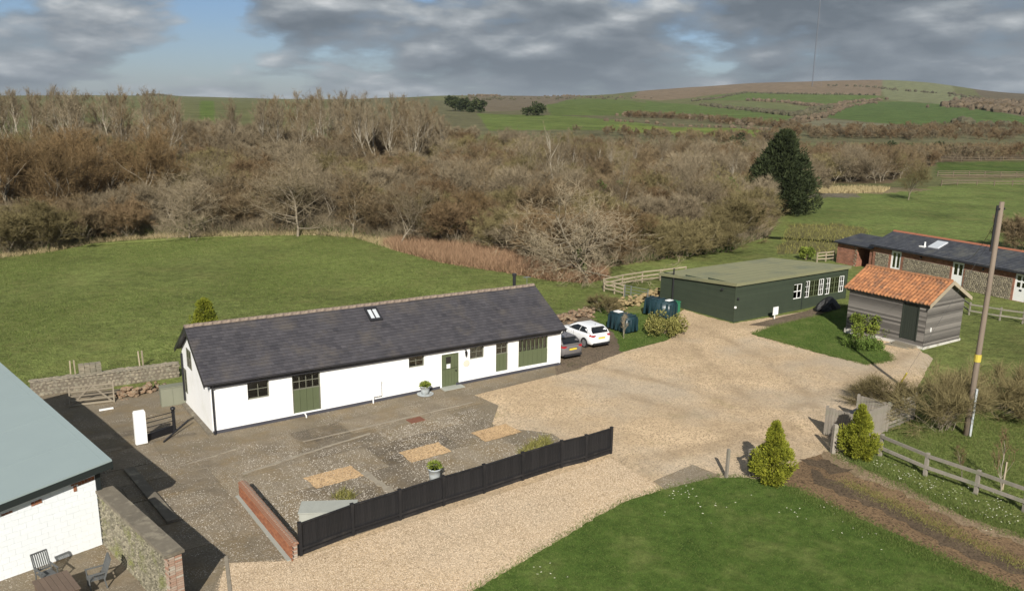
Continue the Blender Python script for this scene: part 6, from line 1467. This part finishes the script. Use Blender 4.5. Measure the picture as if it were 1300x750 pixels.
x, y = (7.22, 53.21); place_tree(T, 'young_tree', 'thin young bare tree in front of the near oil tank', 'tree', x, y, .85, 0)
T = proto('ash', 75, 2.6, twig='red', r0=.03, tww=.012, n=(8, 3, 2), twl=(.15, .3))
for i, (p, s) in enumerate((((19.40, 31.22), 1.), ((18.53, 32.51), .62))):
    place_tree(T, 'sapling', ('taller staked sapling behind the rail fence', 'small thin sapling behind the rail fence')[i], 'sapling', *p, s, i * 2.)
x, y = (19.67, 31.37); mb = MB(); mb.jbox(-.03, -.03, -.2, .03, .03, 1.2, .005); tag(mb.build('tree_stake', M['pale_wood'], loc=(x - .15, y, g(x, y))), 'pale stake beside the taller sapling', 'stake')

# ------------------------------------------------------------ leafy plants
def leafmat(name, c, c2, c3=None):
    s = MT(name); x = s.math('ADD', s.math('MULTIPLY', s.attr(), .8), s.math('MULTIPLY', s.objrnd(), .2), clamp=True)
    col = s.ramp(x, [(0., c2), (.6, c), (1., c3 or sc(c, 1.25))])
    return s.done(col, .8, 0, .15)
LF = dict(golden=leafmat('leaf_golden', (.185, .20, .022), (.075, .098, .012), (.29, .285, .032)), dark=leafmat('leaf_dark', (.036, .047, .019), (.016, .023, .010), (.062, .074, .028)), shrub=leafmat('leaf_shrub', (.15, .19, .03), (.07, .10, .018), (.27, .28, .05)),
          olive=leafmat('leaf_olive', (.20, .19, .055), (.10, .10, .03), (.32, .28, .10)), green=leafmat('leaf_green', (.10, .15, .03), (.05, .08, .015)), bracken=leafmat('bracken', (.30, .19, .115), (.17, .105, .06), (.40, .29, .185)), straw=leafmat('straw', (.38, .31, .17), (.22, .18, .09), (.48, .40, .24)),
          grass=leafmat('grass_blade', (.10, .135, .032), (.055, .085, .018), (.18, .19, .07)), ivy=leafmat('leaf_ivy', (.07, .11, .025), (.03, .05, .012)), petal=leafmat('petal', (.75, .74, .62), (.65, .63, .5)), yellow=leafmat('yellow_petal', (.65, .50, .03), (.5, .4, .03)))
def leaf_quads(c, d, rs, size, ratio=.45):
    """little pointed leaf faces at points c along directions d"""
    n = len(c); s = size * rs.uniform(.6, 1.4, (n, 1)); d = unit(d); sd = unit(np.cross(d, rs.normal(0, 1, (n, 3))))
    v = np.stack([c, c + d * s * .5 + sd * s * ratio * .5, c + d * s, c + d * s * .5 - sd * s * ratio * .5], 1).reshape(-1, 3)
    return v, np.arange(4 * n).reshape(-1, 4)
def conifer(name, label, x, y, h, w, seed, mt, prof, nl=90, per=150, size=.11, group=None, lump=.30, reach=1.0, ratio=.4):
    rs = np.random.RandomState(seed); C_, D_2, Rn = [], [], []
    for i in range(nl):
        t = rs.uniform(.0, 1) ** 1.15; r = np.interp(t, *prof) * w / 2; a = i * 2.39996 + rs.uniform(-.4, .4); rr_ = r * rs.uniform(.28, reach)
        c = np.array([math.cos(a) * rr_, math.sin(a) * rr_, .06 * h + t * h * .9]); out = np.array([math.cos(a), math.sin(a), .9 + t]); L_ = lump * (w * .5) * rs.uniform(.7, 1.3) * (.45 + .55 * (r / (w / 2)))
        p = rs.normal(0, 1, (per, 3)); p = unit(p) * rs.uniform(.2, 1, (per, 1)) ** .5; p = p * np.array([L_, L_, L_ * 1.25]); 
        C_.append(c + p); D_2.append(unit(p) * .5 + out * .55 + rs.normal(0, .35, (per, 3))); Rn.append(np.clip(rs.normal(.5, .2, per) + rs.normal(0, .12), 0, 1))
    tp = np.array([[0, 0, h * (.82 + .16 * i / 60)] for i in range(60)]) + rs.normal(0, .025 * w, (60, 3)); C_.append(tp); D_2.append(np.tile([0, 0, 1.], (60, 1)) + rs.normal(0, .3, (60, 3))); Rn.append(rs.uniform(.4, .9, 60))
    c = np.concatenate(C_); d = np.concatenate(D_2); v, f = leaf_quads(c, d, rs, size, ratio)
    t = thing(name, label, 'conifer', (x, y, g(x, y)), rs.uniform(0, 6), group)
    mb = MB(); mb.tube([(0, 0, -.2), (0, 0, h * .5), (0, 0, h * .9)], [w * .05, w * .035, w * .01], 8); mb.build('trunk', BK['brown'], t)
    link('crown', np_mesh('crown', v, f, mt, rnd=np.repeat(np.concatenate(Rn), 4)), t); return t
EGG = ([0, .1, .25, .4, .52, .66, .8, .92, 1], [.66, .94, 1., .88, .66, .40, .27, .17, .05])
GC = 'golden dwarf conifers'
conifer('golden_conifer', 'golden green teardrop conifer at the corner of the lawn', *(10.53, 31.95), 2.55, 1.58, 1, LF['golden'], EGG, 120, 190, .10, GC, .27, 1.08, .33)
conifer('golden_conifer', 'golden green pointed conifer in front of the board screen', *(14.97, 34.48), 2.35, 1.55, 2, LF['golden'], EGG, 120, 190, .10, GC, .27, 1.08, .33)
cx, cy_ = (-20.33, 54.89); conifer('golden_conifer', 'golden conifer standing in the field behind the barn roof', cx, cy_, 2.45, 1.55, 5, LF['golden'], ([0, .2, .5, .8, 1], [.8, 1, .95, .6, .25]), 80, 120, .13, GC)
# the big dark evergreen
BIG = ([0, .07, .18, .32, .5, .66, .8, .92, 1], [.70, .95, 1., .93, .74, .55, .38, .24, .12])
cx, cy_ = (36.97, 119.70); bt = conifer('evergreen_tree', 'big dark evergreen tree standing alone by the right meadow', cx, cy_, 11.3, 10.2, 14, LF['dark'], BIG, 460, 90, .45, None, .15, 1.04, .3); bt['category'] = 'tree'
def leaf_bush(name, label, x, y, h, w, seed, mt, n=5000, size=.12, cat='bush', clumps=26, stems=True):
    rs = np.random.RandomState(seed); C_, D_2, Rn = [], [], []
    for i in range(clumps):
        a = rs.uniform(0, 6.28); r = w / 2 * math.sqrt(rs.uniform(0, .8)); zt = h * (.25 + .62 * rs.rand()) * math.sqrt(max(.1, 1 - (r / (w / 2)) ** 2 * .8)); m = n // clumps; L_ = w * rs.uniform(.10, .19)
        p = unit(rs.normal(0, 1, (m, 3))) * rs.uniform(.25, 1, (m, 1)) ** .6 * L_; p[:, 2] *= .85
        c = np.array([math.cos(a) * r, math.sin(a) * r, max(zt, L_ * .7)]) + p; c[:, 2] = np.maximum(c[:, 2], .02); C_.append(c); D_2.append(unit(p) + np.array([0, 0, .5]) + rs.normal(0, .5, (m, 3))); Rn.append(np.clip(rs.normal(.5, .22, m) + rs.normal(0, .15), 0, 1))
    v, f = leaf_quads(np.concatenate(C_), np.concatenate(D_2), rs, size, .5)
    t = thing(name, label, cat, (x, y, g(x, y)), 0)
    mb = MB()
    for i in range(12): a = i * .52; mb.tube([(0, 0, -.1), (math.cos(a) * w * .16, math.sin(a) * w * .16, h * .35), (math.cos(a) * w * .3, math.sin(a) * w * .3, h * .7)], [.02, .015, .006], 4)
    mb.build('stems', BK['brown'], t, kind='stuff')
    link('foliage', np_mesh('foliage', v, f, mt, rnd=np.repeat(np.concatenate(Rn), 4)), t); return t
x, y = (23.40, 53.89); leaf_bush('green_shrub', 'rounded yellow-green shrub against the shed front', x, y, 1.95, 2.9, 3, LF['shrub'], 9000, .12)
x, y = (22.04, 51.83); leaf_bush('low_plant', 'low green plants below the shrub by the shed', x, y, .6, 2.2, 8, LF['green'], 2600, .12, 'plant')
x, y = (9.98, 54.54); leaf_bush('olive_bush', 'loose olive-yellow bush in front of the farther oil tank', x, y, 1.55, 2.9, 4, LF['olive'], 3800, .13)
x, y = (28.35, 81.88); leaf_bush('green_shrub', 'small bright yellow-green shrub behind the green hall', x, y, 1.6, 1.5, 6, LF['shrub'], 2600, .15)
leaf_bush('daffodil_clump', 'small clump of yellow daffodils at the edge of the bracken', *(4.69, 74.51), .5, 2.0, 9, LF['yellow'], 500, .12, 'flowers', 16)
# ivy up the trunk of the spreading tree and on trees in the wood
for i, (px_, h_) in enumerate((((5.89, 72.83), 2.6),)):
    leaf_bush('ivy', 'green ivy wrapped round the trunk of the pale spreading tree', px_[0], px_[1], 3.2, 1.1, 20, LF['ivy'], 1600, .16, 'ivy', 14)
IVG = 'ivy-clad stems standing in the thicket'
for i, (p, k) in enumerate((((9.94, 97.09), 1.12), ((12.03, 97.28), 1.2), ((20.26, 104.30), 1.2), ((24.51, 96.85), 1.12), ((-0.12, 96.25), 1.3), ((24.18, 103.36), 1.15))):
    x, y = p[0] * k, p[1] * k; t = leaf_bush('ivy_tree', 'ivy-clad green tree standing among the bare thicket between bracken and hall', x, y, min(6.5, max_h(x, y)), 2.0, 30 + i, LF['ivy'], 1500, .28, 'tree', 18); t['group'] = IVG
for i, ((x, y), hh, ww) in enumerate((((-43.43, 627.84), 7, 9), ((-34.44, 607.86), 6.5, 9), ((-25.36, 586.48), 6.5, 9), ((10.96, 496.45), 7, 12))):
    d = math.hypot(x, y); q = d / 420
    leaf_bush('dark_evergreen', ('leftmost of the dark evergreen trees on the distant field edge', 'middle one of the three dark evergreens on the distant field edge', 'right-hand one of the three dark evergreens on the distant field edge', 'lone dark rounded evergreen on the distant field')[i], x, y, hh * q, ww * q, 60 + i, LF['dark'], 1500, 1.0 * q, 'tree', 16)
for i, (px, py) in enumerate(((1118, 176), (1180, 178), (928, 184))):
    az = math.atan((px - 650) / F / 1.0); d = 300; x, y = d * math.sin(az), d * math.cos(az)
    leaf_bush('dark_evergreen', ('dark green rounded tree in the wood beyond the big evergreen', 'dark green rounded tree at the right of the far wood', 'small dark green tree left of the big evergreen')[i], x, y, max(2.5, max_h(x, y)), 6, 70 + i, LF['dark'], 1300, .6, 'tree', 14)
# plants in the pots
for pt_, hh in ((pot1, .46), (pot2, .62)):
    rs_ = np.random.RandomState(int(hh * 100)); n = 500; p = unit(rs_.normal(0, 1, (n, 3))); p[:, 2] = np.abs(p[:, 2]); c = p * np.array([.28, .28, .24]) * rs_.uniform(.5, 1, (n, 1)) + np.array([0, 0, hh - .02])
    v, f = leaf_quads(c, p + rs_.normal(0, .4, (n, 3)), rs_, .09); link('plant', np_mesh('plant', v, f, LF['shrub'], rnd=np.repeat(rs_.uniform(0, 1, n), 4)), pt_)

# ------------------------------------------------------------ grass, bracken, flowers (uncountable)
def scatter(poly, n, rs, clump=0.):
    xs = [p[0] for p in poly]; ys = [p[1] for p in poly]; out = np.empty((0, 2))
    while len(out) < n:
        q = np.stack([rs.uniform(min(xs), max(xs), n), rs.uniform(min(ys), max(ys), n)], 1); ok = pip(q[:, 0], q[:, 1], poly)
        if clump: ok &= hnoise(q[:, 0], q[:, 1], clump, 9) + rs.uniform(-.6, .6, n) > 0
        out = np.concatenate([out, q[ok]])
    return out[:n]
def blades(name, label, cat, poly, n, h, w, mt, lean=.5, off=.0, seed=1, clump=0.):
    rs = np.random.RandomState(seed); q = scatter(poly, n, rs, clump); z = gz(q[:, 0], q[:, 1]) + off; p = np.column_stack([q, z]); a = rs.uniform(0, 6.283, n)
    s = np.column_stack([np.cos(a), np.sin(a), 0 * a]) * (w / 2); hh = h * rs.uniform(.5, 1.4, n); ln = rs.normal(0, lean, (n, 2)) * hh[:, None]
    tip = p + np.column_stack([ln, hh]); v = np.stack([p - s, p + s, tip], 1).reshape(-1, 3)
    link(name, np_mesh(name, v, np.arange(3 * n).reshape(-1, 3), mt, rnd=np.repeat(np.clip(rs.normal(.45, .25, n), 0, 1), 3)), label=label, cat=cat, kind='stuff')
BR = [(-13.66, 88.54), (-12.04, 85.72), (-6.70, 79.05), (-0.75, 74.85), (3.30, 71.29), (6.24, 70.50), (8.53, 73.32), (8.00, 78.51), (3.56, 77.42), (-0.88, 85.62), (-7.66, 90.57), (-12.59, 92.89)]
blades('bracken', 'russet dead bracken along the foot of the wood', 'bracken', BR, 26000, .75, .05, LF['bracken'], .5, 0, 2)
ED = [(-51.29, 77.11), (-49.87, 82.10), (-47.05, 85.46), (-45.00, 91.21), (-41.00, 93.80), (-35.44, 95.30), (-28.44, 95.54), (-22.13, 95.10), (-17.45, 93.58), (-12.04, 85.72), (-12.45, 91.80), (-18.42, 98.91), (-23.17, 99.71), (-29.49, 99.21), (-36.60, 98.53), (-42.27, 96.82), (-46.39, 94.13), (-48.49, 88.18), (-51.36, 84.67)]
blades('dry_grass', 'pale dry grass along the top edge of the left field', 'grass', ED, 12000, .45, .04, LF['straw'], .5, 0, 3)
blades('dry_grass', 'pale dry grass between hall and meadow', 'grass', [(26.48, 85.34), (34.63, 107.86), (41.11, 109.29), (43.91, 103.81), (37.06, 91.12), (31.27, 84.30)], 2200, .32, .05, LF['olive'], .5, 0, 4)
blades('reeds', 'straw-coloured reeds at the far side of the right meadow', 'reeds', [(52.21, 149.27), (55.96, 159.85), (65.00, 162.86), (69.90, 160.42), (65.03, 152.22)], 3500, .55, .12, LF['straw'], .3, 0, 5)
FLD = [(-26.16, 36.49), (-51.50, 75.23), (-49.40, 81.31), (-44.32, 89.77), (-35.07, 94.26), (-17.25, 92.49), (-0.74, 74.11), (7.09, 68.97), (3.72, 60.57), (1.88, 67.74), (-22.68, 57.65), (-19.94, 48.90), (-26.15, 44.35)]
blades('field_grass', 'rough green grass of the left field', 'grass', FLD, 80000, .11, .035, LF['grass'], .6, 0, 6, .35)
blades('lawn_grass', 'short green grass of the front lawn', 'grass', LAWN, 150000, .045, .014, LF['grass'], .7, .03, 7)
blades('lawn_grass', 'short green grass of the patch before the shed', 'grass', PATCH, 16000, .06, .02, LF['grass'], .6, .03, 8)
blades('lawn_grass', 'short green grass around the oil tanks', 'grass', STRIP, 12000, .06, .02, LF['grass'], .6, .03, 9)
VG = [(14.25, 34.92), (15.16, 33.10), (16.64, 30.08), (18.42, 27.46), (19.85, 25.09), (27.78, 36.70), (27.22, 43.23), (20.56, 40.56), (16.46, 36.31)]
def edge_blades(name, label, poly, n, h, w, mt, off, seed, spread=.12):
    rs = np.random.RandomState(seed); P = np.array(poly); Q = np.roll(P, -1, 0); ln = np.hypot(*(Q - P).T); k = rs.choice(len(P), n, p=ln / ln.sum()); t = rs.rand(n, 1); q = P[k] + (Q[k] - P[k]) * t + rs.normal(0, spread, (n, 2))
    z = gz(q[:, 0], q[:, 1]) + off; p = np.column_stack([q, z]); a = rs.uniform(0, 6.283, n); s_ = np.column_stack([np.cos(a), np.sin(a), 0 * a]) * (w / 2); hh = h * rs.uniform(.5, 1.4, n)
    tip = p + np.column_stack([rs.normal(0, .7, (n, 2)) * hh[:, None], hh]); v = np.stack([p - s_, p + s_, tip], 1).reshape(-1, 3)
    link(name, np_mesh(name, v, np.arange(3 * n).reshape(-1, 3), mt, rnd=np.repeat(np.clip(rs.normal(.45, .25, n), 0, 1), 3)), label=label, cat='grass', kind='stuff')
edge_blades('edge_grass', 'ragged grass along the edge of the front lawn', LAWN, 14000, .08, .022, LF['grass'], .015, 31, .16)
edge_blades('edge_grass', 'ragged grass along the edge of the shed lawn', PATCH, 7000, .09, .025, LF['grass'], .015, 32, .14)
blades('verge_grass', 'rough grass of the verge right of the track', 'grass', VG, 45000, .10, .02, LF['grass'], .7, 0, 10)
blades('weeds', 'tufts of dry weeds in the courtyard joints', 'weeds', [(-6.92, 30.44), (-6.46, 31.24), (-5.94, 30.45), (-6.23, 30.05)], 260, .25, .03, LF['olive'], .6, .02, 11)
blades('weeds', 'dry yellow weeds by the far end of the black fence', 'weeds', [(0.25, 34.44), (0.78, 35.63), (1.68, 36.52), (1.83, 35.63), (1.10, 34.44)], 600, .28, .03, LF['olive'], .6, .02, 12)
def flowers(name, label, spots_, n, seed, mt, h=.14, sz=.035):
    rs = np.random.RandomState(seed); c = []
    for (p, r) in spots_:
        m = n // len(spots_); q = np.array(p) + rs.normal(0, r, (m, 2)); c.append(np.column_stack([q, gz(q[:, 0], q[:, 1]) + h * rs.uniform(.6, 1.2, m)]))
    c = np.concatenate(c); V_, F_, nv = [], [], 0
    for k in range(5):
        a = k * 1.2566; d = np.tile([math.cos(a), math.sin(a), .25], (len(c), 1)) + rs.normal(0, .2, (len(c), 3)); v, f = leaf_quads(c, d, rs, sz, .7); V_.append(v); F_.append(f + nv); nv += len(v)
    link(name, np_mesh(name, np.concatenate(V_), np.concatenate(F_), mt), label=label, cat='flowers', kind='stuff')
flowers('white_flowers', 'white spring flowers scattered in the verge below the rail fence', [((15.57, 33.69), .35), ((16.28, 32.31), .35), ((16.40, 31.86), .5), ((17.10, 31.02), .7), ((17.69, 30.08), .7), ((18.10, 29.34), .6), ((18.21, 28.84), .5)], 130, 1, LF['petal'], .12, .028)
flowers('white_flowers', 'few white daisies scattered over the front lawn', [((6.87, 31.20), .25), ((7.10, 30.80), .3), ((11.99, 29.68), .3), ((10.71, 29.23), .25), ((12.27, 27.50), .4), ((1.14, 25.33), .3), ((7.64, 29.76), .3), ((6.10, 30.00), .8)], 64, 2, LF['petal'], .06, .03)

# undergrowth, fallen twigs and stones
UG = [p for p in WOOD_EDGE[1:17]]
UGP = UG + [(x * 1.10, y * 1.10) for x, y in reversed(UG)]
blades('undergrowth', 'tangled brown undergrowth along the front of the wood', 'undergrowth', UGP, 42000, 1.5, .035, TWM['grey'], .55, 0, 21, .25)
blades('undergrowth', 'low green brambles at the foot of the wood', 'undergrowth', UGP, 16000, .8, .07, LF['ivy'], .8, 0, 22, .3)
def pebbles(name, label, cat, poly, n, sz, mt, off, seed, clump=0.):
    rs = np.random.RandomState(seed); q = scatter(poly, n, rs, clump); z = gz(q[:, 0], q[:, 1]) + off; s_ = sz * rs.uniform(.5, 1.6, n); a = rs.uniform(0, 6.28, n)
    base = np.array([[1, 0, 0], [0, .8, 0], [-1, 0, 0], [0, -.8, 0], [.1, .1, .7]]); V_ = np.empty((n, 5, 3))
    for i in range(5):
        x_, y_, z_ = base[i]; x_ = x_ * rs.uniform(.7, 1.2, n); V_[:, i, 0] = q[:, 0] + (x_ * np.cos(a) - y_ * np.sin(a)) * s_; V_[:, i, 1] = q[:, 1] + (x_ * np.sin(a) + y_ * np.cos(a)) * s_; V_[:, i, 2] = z + z_ * s_
    Fp = (np.arange(n) * 5)[:, None, None] + np.array([[0, 1, 4], [1, 2, 4], [2, 3, 4], [3, 0, 4]])[None]
    link(name, np_mesh(name, V_.reshape(-1, 3), Fp.reshape(-1, 3), mt, rnd=np.repeat(rs.uniform(0, 1, n), 5)), label=label, cat=cat, kind='stuff')
M['pebble_grey'] = mat('pebble_grey', (.55, .50, .42), (.16, .13, .10), .9, 20, w=(.2, .9, 0)); M['pebble_tan'] = mat('pebble_tan', (.62, .50, .36), (.26, .19, .12), .9, 20, w=(.2, .9, 0))
NEARF = [(-10.73, 31.92), (-6.45, 36.94), (-1.90, 40.17), (1.88, 36.87), (2.40, 35.88), (0.41, 32.40), (-7.16, 26.53)]
pebbles('loose_stones', 'loose pale stones scattered over the courtyard concrete', 'stones', NEARF, 9000, .024, M['pebble_grey'], .04, 23, .9)
pebbles('loose_stones', 'loose stones by the left half of the courtyard', 'stones', [(-15.84, 32.71), (-13.66, 36.17), (-8.62, 35.29), (-11.05, 32.46), (-7.11, 26.24), (-9.39, 25.84), (-13.42, 29.94)], 2500, .020, M['pebble_grey'], .04, 24, .8)
pebbles('gravel_stones', 'coarser gravel stones on the near end of the drive', 'gravel', [(-9.43, 25.64), (-7.05, 26.09), (4.31, 34.25), (6.02, 31.34), (-0.15, 25.27), (-1.37, 24.03), (-9.21, 23.62)], 60000, .020, M['pebble_tan'], .013, 25)
edge_blades('edge_grass', 'mossy grass along both sides of the dirt track', [(11.07, 31.21), (11.59, 30.27), (12.64, 28.29), (14.14, 26.02), (15.73, 23.69), (16.44, 22.86), (15.81, 23.85), (14.23, 26.22), (12.73, 28.54)], 7000, .08, .022, LF['grass'], .02, 33, .3)
edge_blades('edge_grass', 'thin grass along the crown of the dirt track', [(13.58, 31.96), (15.65, 28.05), (17.45, 24.94), (15.60, 27.95), (13.53, 31.81)], 5000, .06, .018, LF['olive'], .025, 34, .25)
edge_blades('edge_grass', 'grass creeping over the pale edge of the track', [(14.21, 34.83), (15.14, 33.05), (16.59, 29.98), (18.39, 27.41), (16.54, 29.88), (15.08, 32.90)], 6000, .08, .022, LF['grass'], .02, 35, .3)

# ------------------------------------------------------------ hedges and scrub on the hills
HM = mat('hedge', (.095, .085, .05), (.05, .048, .028), .95, .3, w=(.4, .7, 0)); HB_ = mat('hedge_brown', (.14, .105, .068), (.07, .055, .035), .95, .3, w=(.4, .7, 0))
def hedge(label, pts, step, hh, mt, wid=1.5, gap=.1, cat='hedge', name='hedgerow'):
    mb = MB(); o = pts[0]; oz = g(*o)
    for a, b in zip(pts, pts[1:]):
        L_ = math.hypot(b[0] - a[0], b[1] - a[1]); n = max(2, int(L_ / step * 1.7))
        for i in range(n):
            if random.random() < gap: continue
            t = (i + random.random()) / n; x = a[0] + (b[0] - a[0]) * t + random.gauss(0, wid); y = a[1] + (b[1] - a[1]) * t + random.gauss(0, wid); z = g(x, y); h = hh * .55 * random.uniform(.5, 1.35); r = h * random.uniform(.5, .95); rv = random.random()
            k = 6; ph = random.random() * 6; vs = [(x - o[0], y - o[1], z - oz + h)]
            for lv, (rf_, zf) in enumerate(((.62, .85), (1., .45), (.8, -.2))):
                for j in range(k): q = random.uniform(.75, 1.2); vs.append((x - o[0] + r * rf_ * q * math.cos(ph + j * 1.047), y - o[1] + r * rf_ * q * math.sin(ph + j * 1.047), z - oz + h * zf * random.uniform(.85, 1.1)))
            fs = [(0, 1 + j, 1 + (j + 1) % k) for j in range(k)]
            for lv in range(2): fs += [(1 + lv * k + j, 1 + (lv + 1) * k + j, 1 + (lv + 1) * k + (j + 1) % k, 1 + lv * k + (j + 1) % k) for j in range(k)]
            mb._add(vs, fs, rv)
    tag(mb.build(name, mt, loc=(*o, oz)), label, cat, kind='stuff')
hedge('long thin hedge along the top of the hill fields below the heath', [(240.22, 1196.41), (418.90, 1613.22), (479.29, 1399.76), (561.50, 1375.63)], 7, 5, HM)
hedge('broken hedge between the two upper hill fields', [(312.42, 1200.02), (343.79, 1114.02), (337.28, 946.76), (442.11, 1150.94), (507.20, 1214.52)], 6, 6, HB_, 3)
hedge('hedge running down the hill below the pale narrow field', [(202.27, 959.26), (211.71, 799.64), (198.37, 623.84), (257.18, 764.90), (327.47, 919.10)], 5, 5, HM, 2.5)
hedge('wide brown hedge below the big left hill field', [(70.08, 534.12), (102.34, 537.71), (115.45, 522.79), (119.87, 466.38), (135.50, 441.99)], 2.2, 4, HB_, 6, .05)
hedge('hedge along the near edge of the bright narrow field', [(46.71, 439.03), (67.25, 434.26), (79.04, 414.04), (105.75, 421.24), (120.53, 398.47)], 4, 2.5, HB_, 1.5)
hedge('dark line of trees along the hill crest right of the mast', [(639.01, 1819.66), (691.83, 1688.03), (666.84, 1568.08), (714.71, 1438.84), (623.54, 1177.27)], 9, 6, HM, 6, .2, 'tree line')
hedge('hedge along the left side of the dark green dome field', [(152.37, 483.39), (211.59, 613.55), (357.87, 956.84), (456.89, 1124.21)], 6, 4, HB_, 3)
hedge('scattered gorse scrub over the brown left hill', [(-53.85, 1128.10), (-16.78, 1384.75), (44.31, 1366.71), (106.62, 1386.34), (167.54, 1285.05)], 9, 5, HM, 30, .3, 'scrub')
hedge('scattered scrub along the skyline of the brown left hill', [(-62.21, 1466.99), (-29.59, 4338.64), (108.53, 1536.52), (213.15, 1439.76)], 10, 5, HB_, 15, .3, 'scrub')
hedge('brown woodland on the right shoulder of the hill', [(446.94, 881.96), (579.74, 1073.48), (557.17, 951.68), (452.14, 833.08), (441.47, 752.81), (597.29, 1144.71), (670.38, 1146.93)], 2.6, 8, HB_, 14, .05, 'wood')
if 0: hedge('brown thicket band along the foot of the hill', [(125.47, 407.67), (160.58, 400.24), (209.19, 426.30), (295.07, 501.14)], 1.6, 3.5, HB_, 6, .05, 'thicket')
if 0: hedge('grey-brown thicket band in the middle distance below the hill', [(114.09, 365.87), (163.71, 366.50), (258.14, 437.70)], 1.6, 4, HB_, 8, .05, 'thicket')
hedge('scattered bushes at the right end of the dark green field', [(240.18, 477.10), (266.62, 511.81), (280.95, 515.31)], 4, 6, HM, 8, .1, 'scrub')
hedge('dark far tree line on the left skyline', [(-903.81, 2187.78), (-1635.11, 4332.18), (-1364.89, 4332.09), (-1056.07, 4332.13), (-708.66, 4332.29)], 7, 9, HM, 12, .1, 'tree line')

# ------------------------------------------------------------ thin spring haze over the whole valley
hb = MB(); hb.box(-4400, -4400, -12, 4400, 4400, 330)
hm = bpy.data.materials.new('haze'); hm.use_nodes = True; ht_ = hm.node_tree; ht_.nodes.clear()
ho = ht_.nodes.new('ShaderNodeOutputMaterial'); hv = ht_.nodes.new('ShaderNodeVolumePrincipled'); ht_.links.new(hv.outputs[0], ho.inputs['Volume'])
hv.inputs['Color'].default_value = (.82, .90, 1.0, 1); hv.inputs['Density'].default_value = .00006; hv.inputs['Anisotropy'].default_value = .3
link('haze', hb.mesh('haze', hm), label='thin pale haze over the far fields and hill', cat='haze', kind='stuff')
